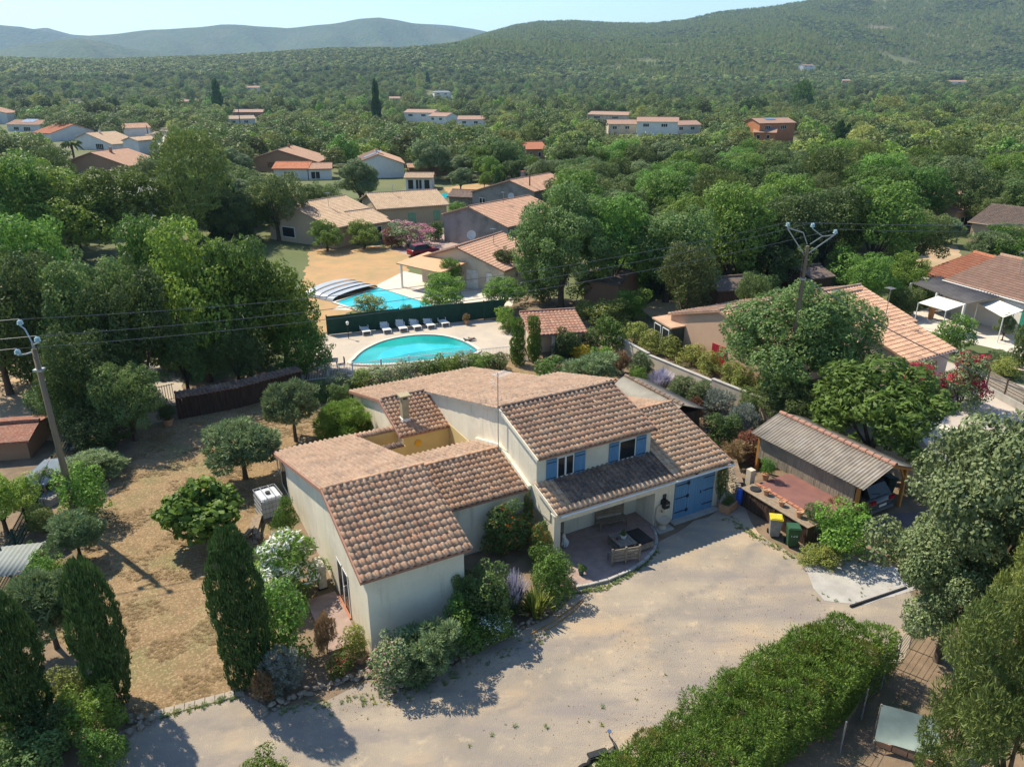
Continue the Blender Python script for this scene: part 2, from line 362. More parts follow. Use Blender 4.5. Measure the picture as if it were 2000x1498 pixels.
shrub('yelB', LM['yellow'], 41, 5000, .05); shrub('greyS', LM['greyg'], 42, 7000, .05, spike=.7, aspect=5); shrub('silvS', LM['silver'], 43, 6000, .05, spike=.8, aspect=6)
shrub('rosem', LM['olive'], 44, 13000, .042, spike=.75, aspect=6); shrub('rustS', LM['rust'], 45, 6000, .05, spike=.6, aspect=4); shrub('dryS', LM['dry'], 46, 5000, .06, spike=.8, aspect=8)
shrub('broom', LM['bright'], 47, 14000, .05, spike=.85, aspect=10); shrub('oleL', [LM['olive'], LM['pink']], 48, 6000, .045, flower=.07)
shrub('whiteF', [LM['green'], LM['white']], 49, 4500, .05, flower=.16); shrub('redP', [LM['green'], LM['red']], 50, 3000, .06, flower=.12)
def blades(key, mats, seed, n, hh=1., wdt=.012, splay=.38, flower=0):
    g = np.random.default_rng(seed); a = g.uniform(0, 2*PI, n); r0 = g.uniform(0, .12, n); sp = g.uniform(.1, 1, n)*splay; h = hh*g.uniform(.6, 1, n)
    V = []; base = np.stack([np.cos(a)*r0, np.sin(a)*r0, np.zeros(n)], 1); tip = np.stack([np.cos(a)*(r0+sp), np.sin(a)*(r0+sp), h*(1-.35*sp/splay)], 1)
    mid = (base+tip)/2; mid[:, 2] += .1*h; s = np.stack([-np.sin(a), np.cos(a), 0*a], 1)*wdt
    V = np.stack([base-s*.6, base+s*.6, mid-s, mid+s, tip-s*.3, tip+s*.3], 1).reshape(-1, 3)
    i = np.arange(n)*6; F = np.concatenate([np.stack([i, i+1, i+3, i+2], 1), np.stack([i+2, i+3, i+5, i+4], 1)])
    mi = np.concatenate([np.zeros(n), (np.full(n, 1) if flower else np.zeros(n))])
    tv = g.uniform(0, 1, 2*n); proto(key, npmesh(key, V, F, mats, tv, mi), None)
blades('spire', [LM['silver'], LM['lilac']], 51, 420, 1, .014, .42, 1); blades('tuft', LM['dry'], 52, 300); blades('strap', LM['ygreen'], 53, 160, 1, .035, .5)
blades('lavender', [LM['greyg'], LM['lilac']], 54, 700, 1, .012, .5, 1)
def column(key, mat, seed, n, size, prof, lobe=.16, aspect=3, spike=.55, k=110):
    g = random.Random(seed); lb = []
    for _ in range(k):
        z = g.uniform(.03, .97); r_ = prof(z); a = g.uniform(0, 2*PI); q = r_*g.uniform(.45, .72); s = lobe*g.uniform(.7, 1.2)*(.4+r_)
        lb.append((math.cos(a)*q, math.sin(a)*q, z, s, s, s*.45))
    me = foliage(key, lb, n, size, mat, seed, .5, aspect, spike, (.75, 1.05), updir=.35)
    t = MB().tube([(0, 0, -.02), (0, 0, .3)], [.05, .03], 7); proto(key, me, mesh(key+'t', t.V, t.F, BARK))
column('cypress', LM['cyp'], 61, 52000, .026, lambda z: .5*min(1, (1-z)/.33+.18)**.7*(.82+.45*min(z, .4)), .17, k=240, aspect=2.6, spike=.6)
column('cypslim', LM['cyp'], 62, 6000, .06, lambda z: .5*min(1, (1-z)/.5+.08)**.8*(.7+.6*min(z, .4)), .2, k=60)
column('colum', LM['hedge'], 63, 9000, .045, lambda z: .46*min(1, (1-z)/.08+.2), .22, k=80)
column('poplar', LM['green'], 64, 5000, .06, lambda z: .5*min(1, (1-z)/.4+.1)**.7, .22, k=70)
column('conif', LM['cyp'], 65, 9000, .06, lambda z: .5*(1-z)+.04, .25, spike=.3, k=90)

def plant(key, x, y, ytop, width, name, label, cat, group=None, rz=None, lean=0., hmin=0):
    """stand a plant on the ground seen at (x, y), top at ytop, `width` pixels wide"""
    g = G(x, y); h = max(tall(x, y, ytop), hmin); wd = width/(FPX/pix(g.x, g.y, h*.5)[2])
    return plant_at(key, g, h, wd, name, label, cat, group, rz, lean)
def plant_at(key, g, h, wd, name, label, cat, group=None, rz=None, lean=0.):
    cr, tr = PROTO[key]; rz = rnd.uniform(0, 2*PI) if rz is None else rz
    if tr is None:
        o = link(name, cr, None, None, g, (0, 0, rz), (wd, wd, h)); return tag(o, label, cat, group)
    e = empty(name, g, rz, label, cat, group, (wd, wd, h))
    if lean: e.rotation_euler = (lean, 0, rz)
    link('crown', cr, None, e); link('trunk' if h > 2.2 else 'stem', tr, None, e)
    return e
# ================================================================ SETTING
LAWN = M('dry_lawn', (.27, .175, .09), (.20, .135, .07), 1.1, .95, .8, .03, 18, c3=(.15, .15, .06), s3=.45)
GRAV = M('gravel', (.39, .32, .235), (.26, .225, .18), .38, .95, 1, .03, 28, c3=(.46, .33, .2), s3=.24)
def speck(m, scale=42, amt=.34, dark=(.18, .16, .15), light=(.56, .5, .43)):
    n = m.node_tree; b = n.nodes['Principled BSDF']; src = b.inputs['Base Color'].links[0].from_socket; p = wpos(n)
    v = nd(n, 'TexVoronoi'); v.inputs['Scale'].default_value = scale; n.links.new(p, v.inputs['Vector'])
    sp = nd(n, 'SeparateColor'); n.links.new(v.outputs['Color'], sp.inputs[0])
    f1 = nd(n, 'MapRange'); f1.inputs[1].default_value = .55; f1.inputs[4].default_value = amt; n.links.new(sp.outputs[0], f1.inputs[0])
    f2 = nd(n, 'MapRange'); f2.inputs[1].default_value = .55; f2.inputs[4].default_value = amt; n.links.new(sp.outputs[1], f2.inputs[0])
    c = mixc(n, f1.outputs[0], src, dark); c = mixc(n, f2.outputs[0], c, light); n.links.new(c, b.inputs['Base Color'])
n = GRAV.node_tree; b = n.nodes['Principled BSDF']; src = b.inputs['Base Color'].links[0].from_socket
mp_ = nd(n, 'Mapping'); mp_.inputs['Rotation'].default_value = (0, 0, -R(32)); mp_.inputs['Scale'].default_value = (.16, .6, 1); n.links.new(wpos(n), mp_.inputs[0])
n.links.new(mixc(n, noisef(n, mp_.outputs[0], 1.0, 7, .46, .66, .62), mixc(n, noisef(n, wpos(n), 1.6, 8, .55, .75, .7), src, (.52, .41, .27)), (.25, .215, .19)), b.inputs['Base Color'])
b = GRAV.node_tree.nodes['Principled BSDF']; n = GRAV.node_tree; src = b.inputs['Base Color'].links[0].from_socket
def band(cx, cy, rr, wd_, amt, c, src):
    p = wpos(n); v = nd(n, 'VectorMath', operation='DISTANCE'); n.links.new(p, v.inputs[0]); v.inputs[1].default_value = (cx, cy, 0)
    ns = nd(n, 'MapRange'); ns.inputs[3].default_value = -.5; ns.inputs[4].default_value = .5; n.links.new(noisef(n, p, .5, 4, .2, .8), ns.inputs[0])
    s = nd(n, 'Math', operation='ADD'); n.links.new(v.outputs['Value'], s.inputs[0]); n.links.new(ns.outputs[0], s.inputs[1])
    d = nd(n, 'Math', operation='SUBTRACT'); n.links.new(s.outputs[0], d.inputs[0]); d.inputs[1].default_value = rr; a = nd(n, 'Math', operation='ABSOLUTE'); n.links.new(d.outputs[0], a.inputs[0])
    m = nd(n, 'MapRange'); m.interpolation_type = 'SMOOTHSTEP'; m.inputs[1].default_value = 0; m.inputs[2].default_value = wd_; m.inputs[3].default_value = amt; m.inputs[4].default_value = 0; n.links.new(a.outputs[0], m.inputs[0])
    k = nd(n, 'Math', operation='MULTIPLY'); n.links.new(m.outputs[0], k.inputs[0]); n.links.new(noisef(n, p, 2.2, 6, .3, .65), k.inputs[1]); return mixc(n, k.outputs[0], src, c)
for rr_ in (26.0, 27.6, 31.5, 33.0): src = band(-12, 50, rr_, .42, .75, (.22, .195, .17), src)
n.links.new(src, b.inputs['Base Color'])
speck(LAWN, 16, .45, (.14, .10, .05), (.48, .36, .2))
SOIL = M('garden_soil', (.24, .17, .11), (.16, .115, .075), 1.2, .95, .8, .03, 14, c3=(.10, .10, .045), s3=.5)
FOREST = M('woodland_floor', (.09, .115, .04), (.14, .15, .06), .06, .95, c3=(.16, .13, .08), s3=.012)
DIRT = M('bare_earth', (.46, .33, .2), (.36, .25, .15), .3, .95, .5, .03, 8, c3=(.3, .26, .13), s3=.25)
DIRTO = M('orange_earth', (.47, .28, .13), (.36, .24, .12), .3, .95, .5, .03, 5, c3=(.3, .24, .11), s3=.4)
PAVE = M('pale_paving', (.5, .42, .33), (.42, .36, .29), .6, .9, .3, .006, 10)
PAVEW = M('white_paving', (.62, .55, .46), (.55, .49, .41), .6, .9)
PINKP = M('pink_stamped_concrete', (.36, .26, .22), (.28, .2, .17), 3, .85, .6, .01, 12)
ASPH = M('pale_asphalt', (.3, .28, .25), (.25, .235, .215), .3, .95)
def az_elev(px, py):
    d = ray(px, py); return math.atan2(d.x, d.y), d.z/math.hypot(d.x, d.y)
def prof(pts, R_):
    q = [(az_elev(x, y)[0], CAM_H+R_*az_elev(x, y)[1]) for x, y in pts]
    xs = np.array([a for a, b in q]); zs = np.array([b for a, b in q]); return lambda a: np.interp(a, xs, zs)
baseP = prof([(-900, 128), (-200, 128), (0, 124), (100, 127), (200, 128), (300, 124), (450, 119), (560, 112), (640, 106), (760, 105), (850, 110), (950, 120), (1100, 140), (1300, 150), (2000, 150), (2900, 150)], 1800)
hillP = prof([(-900, 150), (700, 150), (800, 122), (850, 104), (900, 86), (950, 69), (1000, 54), (1050, 46), (1120, 44), (1200, 49), (1280, 49), (1340, 42), (1400, 28), (1440, 23), (1500, 18), (1560, 8), (1600, 1), (1700, -12), (1850, -30), (2000, -35), (2300, -30), (2900, 10)], 2800)
def sm(x, a, b):
    t = np.clip((x-a)/(b-a), 0, 1); return t*t*(3-2*t)
def terr(a, r_):
    a = np.asarray(a, float); r_ = np.asarray(r_, float)
    bs = baseP(a); hl = np.maximum(hillP(a), 0)
    k = sm(a, .28, .5)*500                                # on the right the hill starts further off
    z = bs*sm(r_, 650, 1800)+np.maximum(hl-bs, 0)*np.clip((r_-(1150+k))/(2800-1150-k), 0, 1)**1.15
    n_ = np.sin(a*31+r_*.0021)*np.sin(r_*.0043+a*9)*.55+np.sin(a*67+2+r_*.001)*.45
    z = z+n_*np.clip((r_-1300)/800, 0, 1)*np.clip(hl-bs, 0, 60)*.11*(1-sm(r_, 2300, 2800))
    z = z-.0*r_
    return np.where(r_ > 2800, z-(r_-2800)*.12, z)
def polar(name, ang, rad, zf, m):
    A_, R_ = np.meshgrid(ang, rad); Z = zf(A_, R_); V = np.stack([np.sin(A_)*R_, np.cos(A_)*R_, Z], -1).reshape(-1, 3)
    na, nr = len(ang), len(rad); i = np.arange(nr-1)[:, None]*na+np.arange(na-1)[None]; i = i.ravel()
    me = npmesh(name, V, np.stack([i+na, i+na+1, i+1, i], 1), m); me.polygons.foreach_set('use_smooth', [True]*len(me.polygons))
    return link(name, me)
rad = np.concatenate([[0.01], np.geomspace(6, 4200, 150)])
gr = polar('ground', np.linspace(-PI, PI, 361), rad, lambda a, r_: np.where(np.cos(a) > .2, terr(np.clip(a, -1.3, 1.3), r_)*sm(np.cos(a), .2, .5), 0)-.012, FOREST); tag(gr, kind='structure')
HFOR = M('hill_woodland', (.04, .075, .03), (.07, .105, .038), .035, .95, 1, 14, .05, c3=(.09, .11, .05), s3=.005)
def ridge(pts, R_, w_, seed, name):
    P_ = prof(pts, R_); a0 = az_elev(*pts[0])[0]; a1 = az_elev(*pts[-1])[0]
    def zf(a, r_):
        top = P_(a); t = 1-np.abs(r_-R_)/w_
        n_ = np.sin(a*57+seed)*np.sin(r_*.004+a*20+seed)+.5*np.sin(a*131+seed*2+r_*.006)
        return np.where(t > 0, top*np.clip(t, 0, 1)**1.1+n_*22*np.clip(t*(1-t)*4, 0, 1), -3)
    return tag(polar(name, np.linspace(a0, a1, 220), np.linspace(R_-w_, R_+w_, 40), zf, HFOR), kind='structure')
ridge([(-700, 90), (-100, 100), (0, 96), (50, 84), (110, 78), (150, 74), (190, 78), (240, 90), (330, 104), (420, 125), (500, 150)], 3500, 1000, 1, 'hills')
ridge([(-300, 130), (60, 112), (110, 90), (160, 70), (230, 63), (300, 56), (380, 52), (430, 47), (480, 47), (560, 53), (640, 45), (700, 36), (740, 32), (775, 37), (830, 47), (880, 56), (930, 60), (1000, 80), (1100, 120), (1300, 160)], 4700, 1500, 2, 'hills')
ridge([(-800, 30), (-200, 40), (0, 47), (40, 49), (80, 57), (110, 65), (150, 72), (260, 100), (400, 140)], 5300, 900, 3, 'hills')
ridge([(0, 80), (60, 56), (90, 52), (140, 65), (300, 80), (700, 60), (800, 42), (850, 45), (885, 48), (925, 55), (1100, 90)], 6100, 900, 4, 'hills')

def Gt(px, py):                                          # where that line of sight meets the terrain
    d = ray(px, py)
    if d.z > -.0002 and py < 160: pass
    for t in np.geomspace(60, 5000, 1500):
        x, y, z = d.x*t, d.y*t, CAM_H+d.z*t
        if z <= float(terr(math.atan2(x, y), math.hypot(x, y))): return Vector((x, y, z))
    return Vector((d.x*2500, d.y*2500, 40))
def sheet(name, pts, m, z=.004, px=True, jag=.12, seg=.7, struct=True):
    P_ = [G(*p) if px else Vector((p[0], p[1], 0)) for p in pts]; out = []
    for i, a in enumerate(P_):
        b = P_[(i+1) % len(P_)]; n = max(1, int((b-a).length/seg))
        for k in range(n):
            q = a.lerp(b, k/n); out.append((q.x+(noise.noise(q*1.7)*jag*2), q.y+noise.noise(q*1.7+Vector((9, 3, 1)))*jag*2, z))
    me = mesh(name, out, [tuple(range(len(out)))], m); bm = bmesh.new(); bm.from_mesh(me); bmesh.ops.recalc_face_normals(bm, faces=bm.faces)
    if sum(f.normal.z for f in bm.faces) < 0: bmesh.ops.reverse_faces(bm, faces=bm.faces)
    bmesh.ops.triangulate(bm, faces=bm.faces); bm.to_mesh(me); bm.free()
    o = link(name, me)
    return tag(o, kind='structure') if struct else o
sheet('garden_soil', [(-300, 1700), (-500, 900), (-60, 800), (250, 770), (560, 720), (600, 640), (1000, 570), (1230, 600), (1500, 790), (1820, 870), (2300, 1060), (2800, 1700), (1000, 3000)], SOIL, 0)
sheet('dry_lawn', [(262, 1395), (180, 1300), (90, 1230), (170, 1060), (235, 930), (270, 835), (450, 800), (600, 745), (700, 748), (760, 800), (640, 900), (545, 960), (500, 1150), (520, 1260), (480, 1345), (300, 1395)], LAWN, .006, jag=.2)
sheet('dry_lawn', [(940, 715), (1000, 700), (1060, 722), (1080, 740), (1000, 755), (930, 740)], LAWN, .007)
sheet('gravel_drive', [(150, 1510), (230, 1430), (300, 1396), (470, 1352), (520, 1385), (640, 1365), (720, 1330), (800, 1350), (960, 1260), (1100, 1190), (1120, 1150), (1300, 1050), (1400, 1000), (1420, 900), (1440, 900), (1440, 970), (1480, 1040), (1560, 1090), (1660, 1080), (1745, 1120), (1800, 1180), (1760, 1290), (1600, 1330), (1300, 1600), (900, 2600), (0, 2600)], GRAV, .008, jag=.1)
sheet('concrete_apron', [(1572, 1105), (1620, 1095), (1700, 1100), (1760, 1110), (1800, 1150), (1690, 1180), (1610, 1175), (1590, 1150)], CONC, .014, jag=.06)
sheet('drive', [(1690, 1010), (1790, 1000), (1790, 1040), (1700, 1050)], M('mauve_tarmac', (.16, .12, .12), (.13, .10, .10), 2, .9), .013, jag=.03)
sheet('bare_earth', [(-80, 860), (-80, 700), (60, 700), (240, 750), (330, 820), (180, 860)], DIRT, .005)
sheet('bare_earth', [(230, 690), (350, 660), (360, 790), (260, 800)], M('grey_earth', (.42, .36, .3), (.34, .3, .25), .5, .95), .006)
sheet('pool_terrace', [(588, 718), (625, 655), (780, 634), (960, 625), (1010, 640), (1010, 690), (920, 700), (700, 728)], PAVE, .01, jag=.0, seg=3)
sheet('gravel_yard', [(1840, 900), (1640, 700), (1800, 690), (2300, 850), (2300, 1050), (2000, 1000)], M('pale_gravel', (.48, .42, .36), (.38, .33, .28), .4, .95, .6, .02, 12), .005)
sheet('orange_field', [(600, 660), (590, 560), (610, 470), (700, 480), (800, 485), (790, 540), (700, 590), (660, 640)], DIRTO, .006, jag=.4)
sheet('paved_yard', [(650, 605), (700, 575), (790, 530), (900, 555), (1010, 570), (1000, 598), (830, 612)], PAVEW, .012, jag=.0, seg=5)
sheet('pink_drive', [(755, 485), (880, 455), (1000, 470), (880, 500), (800, 500)], M('pink_gravel', (.42, .3, .26), (.36, .27, .23), .3, .95), .008)
sheet('lawn_patch', [(860, 368), (1000, 350), (960, 372), (880, 378)], DIRTO, .008, jag=.5)
sheet('road', [(124, 170), (140, 168), (160, 200), (185, 215), (140, 215), (128, 195)], ASPH, .02, jag=.5, seg=20)
sheet('car_park', [(235, 275), (285, 236), (330, 250), (320, 285), (280, 300)], M('pale_yard', (.45, .4, .34), (.4, .36, .3), .1, .9), .02, jag=.5, seg=5)
sheet('bare_earth', [(1780, 520), (1800, 480), (1870, 480), (1880, 510), (1860, 560)], DIRT, .006)
sheet('bare_earth', [(1250, 600), (1290, 585), (1420, 585), (1400, 610), (1290, 640)], DIRT, .006)
sheet('white_terrace', [(1740, 620), (1820, 600), (2060, 660), (2060, 740), (1980, 690), (1850, 660)], PAVEW, .01, jag=0, seg=5)
sheet('yard', [(980, 380), (1100, 360), (1100, 400), (1000, 400)], DIRTO, .006)
# far clearings and track on the hillside are part of the terrain colour; nearer paths are sheets

# ================================================================ MAIN HOUSE
HO = Vector((-5.12, 21.733, 0)); HA = R(28.75)
house = empty('house', HO, HA, 'cream house with stepped terracotta tile roofs, blue shutters and blue garage door', 'house')
def W(u, v, z=0):
    return Vector((HO.x+u*math.cos(HA)-v*math.sin(HA), HO.y+u*math.sin(HA)+v*math.cos(HA), z))
S = .289; SR = .268
def hp(name, m, mat, **k): return m.build(name, mat, house, **k)
# W1: left wing
zE = 3.50; zR = zE+S*4.6; W1R = 4.42
hp('wall', MB().prism([(0, -.12), (0, zE-.06), (W1R, zR-.14), (14.5, zR-.14-S*10.08), (14.5, -.12)], 'x', 0, 3.78), STUC)
# W2: middle wing (front wall set back)
hp('wall', MB().prism([(4.12, -.12), (4.12, 2.56), (6.72, 3.30), (9.2, 2.6), (9.2, -.12)], 'x', 3.785, 8.94), STUC)
# main block
zr = lambda v: 5.49-SR*(v-6.75)
hp('wall', MB().prism([(3.42, 2.92), (3.42, 4.40), (6.75, 5.36), (21.6, zr(21.6)-.13), (21.6, -.12), (4.6, -.12), (4.6, 2.92)], 'x', 8.95, 15.26), STUC)
hp('wall', MB().prism([(7.3, -.12), (7.3, 5.0), (12.9, zr(12.9)-.15), (12.9, -.12)], 'x', 15.262, 16.05), STUC)
# W3 with the chimney, yellow walls round the patio
hp('wall', MB().prism([(12.95, -.12), (12.95, 2.02), (15.97, 2.88), (21.55, zr(21.55)-.13), (21.55, -.12)], 'x', 6.2, 8.945), STUC)
hp('patio_wall', MB().box(6.3, 12.93, -.1, 8.93, 12.948, 1.98), YEL)
hp('patio_wall', MB().box(3.79, 13.6, -.1, 6.19, 13.85, 2.1), YEL)
hp('patio_wall', MB().box(8.925, 9.25, -.1, 8.947, 12.9, 2.2), YEL)
hp('patio_wall', MB().box(3.79, 12.3, -.1, 6.15, 12.5, 1.75), YEL)
so = hp('sun_ornament', MB().lathe([(0, -.01), (.2, -.01), (.2, .02), (0, .02)], 14), M('sun_yellow', (.75, .38, .03), None, 5, .6)); so.location = (7.1, 12.9, 1.45); so.rotation_euler = (PI/2, 0, 0)
# garage block and porch
hp('wall', MB().prism([(1.95, -.12), (1.95, 2.48), (6.25, 3.74), (10.3, 2.6), (10.3, -.12)], 'x', 15.264, 18.55), STUC)
FV = 1.95
hp('porch_column', MB().box(9.0, FV, -.12, 9.33, FV+.4, 1.82), STUC)
hp('porch_beam', MB().box(9.0, FV, 1.82, 14.55, FV+.3, 2.5), STUC)
hp('porch_pier', MB().box(14.55, FV, -.12, 15.262, 3.5, 2.5), STUC)
hp('wall', MB().prism([(FV+.3, 1.82), (FV+.3, 2.52), (3.41, 2.9), (4.6, 2.9), (4.6, 1.82)], 'x', 8.96, 9.2), STUC)     # arched side
ar = [(4.6, 1.82), (FV+.4, 1.82)]+[(FV+.42+1.08-1.08*math.cos(t), 1.05+.72*math.sin(t)) for t in np.linspace(0, PI, 13)]+[(4.6, 1.05)]
hp('arch', MB().prism(ar, 'x', 9.0, 9.2), STUC)
hp('porch_wall', MB().box(10.4, 3.3, -.12, 14.55, 3.5, 2.6), STUC)
hp('porch_wall', MB().box(10.4, 3.5, -.12, 10.6, 4.6, 2.6), STUC)
hp('ceiling', MB().box(9.2, FV+.3, 2.42, 14.55, 4.6, 2.47), WHITE)
hp('fascia', MB().box(8.8, 1.62, 2.38, 15.3, FV, 2.44), STUC)
hp('gutter', MB().tube([(9.0, 1.46, 2.44), (18.95, 1.46, 2.44)], .05, 8), WHITE)
hp('sill_band', MB().box(9.0, 3.22, 2.9, 15.3, 3.415, 3.04), STUC)

# ---- canal tiles
LIP = M('tile_lip', (.45, .19, .10), (.34, .15, .09), 4, .85)
def tile_mesh(pw, L, name, m):
    prf = [(0, -.004), (.06, .026), (.16, .05), (.3, .062), (.46, .05), (.58, .024), (.66, -.004), (.78, -.016), (.92, -.012), (1.02, -.002)]
    V = []; n = len(prf)
    for y, dz, k in ((0, .022, 1.03), (L, -.004, .97)):
        for x, z in prf: V.append((x*pw*k, y, z*pw/.262+dz))
    for x, z in prf: V.append((x*pw*1.03, 0, z*pw/.262+.022-.024))
    F = [(i, i+1, n+i+1, n+i) for i in range(n-1)]+[(2*n+i, 2*n+i+1, i+1, i) for i in range(n-1)]
    return np.array(V), F
PWT, PLT = .262, .335
TV, TF = tile_mesh(PWT, PLT*1.18, 'tile', None)
tile_me = {}
def tile_shared(m):
    if m.name not in tile_me:
        me = mesh('tile', TV, TF, m); me.materials.append(LIP); me.polygons.foreach_set('material_index', [0]*9+[1]*9); me.polygons.foreach_set('use_smooth', [i < 9 for i in range(len(me.polygons))]); tile_me[m.name] = me
    return tile_me[m.name]
def roof_tiles(parent, org, ax, up, wd, ln, m, single=False, keep=None, pw=PWT, plen=PLT, name='tile', jz=.010):
    """rows of tiles; org = eave corner, ax = along the eave, up = up the slope"""
    ax = Vector(ax).normalized(); up = Vector(up).normalized(); nr = ax.cross(up)
    if nr.z < 0: nr = -nr
    nx = max(1, round(wd/pw)); ny = max(1, round(ln/plen)); sx = wd/nx/PWT; sy = ln/ny/PLT
    Rm = np.array([list(ax), list(up), list(nr)]); org = Vector(org); VV = []; FF = []; T = []; k = 0
    for j in range(ny):
        for i in range(nx):
            p = org+ax*(i*wd/nx)+up*(j*ln/ny)
            if keep and not keep(p+ax*(pw/2)+up*(plen/2)): continue
            p = p+nr*(.05+rnd.uniform(-jz, jz))+ax*rnd.uniform(-.008, .008)+up*rnd.uniform(-.015, .015); a = rnd.uniform(-.025, .025)
            if single:
                o = link(name, tile_shared(m), None, parent)
                B_ = Matrix((ax*sx, up*sy, nr)).transposed().to_4x4(); B_.translation = p
                o.matrix_basis = B_ @ Matrix.Rotation(a, 4, 'Z')
            else:
                c, s = math.cos(a), math.sin(a); v = TV*np.array([sx, sy, 1]); v = v@np.array([[c, s, 0], [-s, c, 0], [0, 0, 1]])@Rm+np.array(p)
                VV.append(v); FF.append(np.array(TF)+k*len(TV)); T += [rnd.random()]*len(TF); k += 1
    if not single and VV:
        me = npmesh('tiles', np.concatenate(VV), np.concatenate(FF), [m, LIP], T, ([0]*9+[1]*9)*k)
        me.polygons.foreach_set('use_smooth', ([True]*9+[False]*9)*k)
        return tag(link('tiles', me, None, parent), kind='stuff')
def ridge_caps(parent, a, b, m, r_=.115, ln=.4, single=True, name='ridge_tile'):
    a = Vector(a); b = Vector(b); n = max(1, round((b-a).length/ln)); d = (b-a).normalized(); side = d.cross(Vector((0, 0, 1))).normalized()
    for i in range(n):
        p = a.lerp(b, i/n); q = a.lerp(b, (i+1.12)/n) if i < n-1 else b; mb = MB(); V = []
        for c, rr, dz in ((p, r_*.92, -.01), (q, r_*1.08, .012)):
            for k in range(8):
                t = PI*k/7*1.1-.05*PI; V.append(c+side*math.cos(t)*rr+Vector((0, 0, math.sin(t)*rr+dz)))
        mb.add(V, [(k, k+1, 9+k, 8+k) for k in range(7)]+[tuple(range(8))])
        o = mb.build(name, m, parent, smooth=False)
U = Vector((1, 0, 0)); UPF = Vector((0, 1, S)); UPB = Vector((0, -1, S)); UPR = Vector((0, -1, SR))
def slope_len(dv, s=S): return dv*math.sqrt(1+s*s)
# roof decks under the tiles
def deck(poly, z0, v0, s, t=.09, mat=None):
    f = lambda p: (p[0], p[1], z0-s*(p[1]-v0)); V = [f(p) for p in poly]+[Vector(f(p))-Vector((0, 0, t)) for p in poly]; n = len(poly)
    hp('roof', MB().add(V, [tuple(range(n)), tuple(range(2*n-1, n-1, -1))]+[(i, (i+1) % n, (i+1) % n+n, i+n) for i in range(n)]), mat or BRICKM)
e = .22
deck([(-e, -e), (4.0, -e), (4.0, W1R), (-e, W1R)], zR, W1R, -S); deck([(-e, W1R), (4.0, W1R), (4.0, 14.65), (-e, 14.65)], zR, W1R, S)
roof_tiles(house, (-e, -e-.04, zR-S*(W1R+e)), U, UPF, 4.27, slope_len(W1R+e), TILE, True)
roof_tiles(house, (-e, 14.72, zR-S*(14.72-W1R)), U, UPB, 4.27, slope_len(14.72-W1R), TILER)
deck([(4.0, 3.9), (8.9, 3.9), (8.9, 6.72), (4.0, 6.72)], 3.44, 6.72, -S); deck([(4.0, 6.72), (8.9, 6.72), (8.9, 9.3), (4.0, 9.3)], 3.44, 6.72, S)
roof_tiles(house, (4.05, 3.88, 3.44-S*2.84), U, UPF, 4.75, slope_len(2.84), TILE)
roof_tiles(house, (4.05, 9.36, 3.44-S*2.64), U, UPB, 4.75, slope_len(2.64), TILER)
hp('flashing', MB().prism([(3.85, 2.62), (3.85, 2.82), (6.72, 3.66), (9.3, 2.9), (9.3, 2.7), (6.72, 3.44)], 'x', 8.78, 8.94), STUC)
deck([(8.82, 3.15), (15.4, 3.15), (15.4, 6.75), (8.82, 6.75)], 5.49, 6.75, -S)
roof_tiles(house, (8.84, 3.1, 5.49-S*3.65), U, UPF, 6.5, slope_len(3.65), TILE)
RP = [(8.82, 6.75), (15.4, 6.75), (16.15, 7.4), (16.15, 13.0), (14.9, 13.0), (14.9, 21.9), (6.06, 21.9), (6.06, 15.97), (8.82, 15.97)]
deck(RP, 5.49, 6.75, SR)
def inrear(p):
    u, v = p.x, p.y
    return (v < 15.97 and 8.8 < u < (15.3 if v < 7.4 else 16.1) and not (v > 13.0 and u > 14.85)) or (15.97 <= v and 6.0 < u < 14.85)
roof_tiles(house, (6.06, 21.95, zr(21.95)), U, UPR, 10.08, slope_len(21.95-6.75, SR), TILER, keep=inrear)
deck([(6.06, 12.75), (8.94, 12.75), (8.94, 15.97), (6.06, 15.97)], 3.02, 15.97, -S)
roof_tiles(house, (6.06, 12.7, 3.02-S*3.27), U, UPF, 2.88, slope_len(3.27), TILE)
roof_tiles(house, (3.9, 13.55, 2.12), U, Vector((0, 1, .25)), 2.3, .37, TILE); roof_tiles(house, (3.9, 12.2, 1.76), U, Vector((0, 1, .25)), 2.15, .37, TILED)
deck([(15.42, 1.6), (18.85, 1.6), (18.85, 6.25), (15.42, 6.25)], 3.9, 6.25, -S); deck([(15.42, 6.25), (18.85, 6.25), (18.85, 10.5), (15.42, 10.5)], 3.9, 6.25, S)
roof_tiles(house, (15.35, 1.5, 3.9-S*4.75), U, UPF, 3.55, slope_len(4.75), TILEN)
roof_tiles(house, (16.2, 10.6, 3.9-S*4.35), U, UPB, 2.7, slope_len(4.35), TILER)
deck([(8.86, 1.6), (15.42, 1.6), (15.42, 3.42), (8.86, 3.42)], 2.53, 1.5, -S)
roof_tiles(house, (9.78, 1.86, 2.53+S*.36), U, UPF, 5.5, slope_len(1.56), TILED)  # tile colour darkened here for the upper floor's shadow as well as lichen
roof_tiles(house, (8.86, 1.5, 2.53), U, UPF, .92, slope_len(1.92), TILEN); roof_tiles(house, (9.78, 1.49, 2.53), U, UPF, 5.5, .37, TILEN)
for a, b, m in (((-e, W1R, zR+.03), (4.05, W1R, zR+.03), TILE), ((4.1, 6.72, 3.47), (8.8, 6.72, 3.47), TILE), ((8.84, 6.75, 5.53), (15.38, 6.75, 5.53), TILED), ((6.1, 15.97, 3.06), (8.8, 15.97, 3.06), TILED), ((15.42, 6.25, 3.94), (18.88, 6.25, 3.94), TILE)):
    ridge_caps(house, a, b, m)
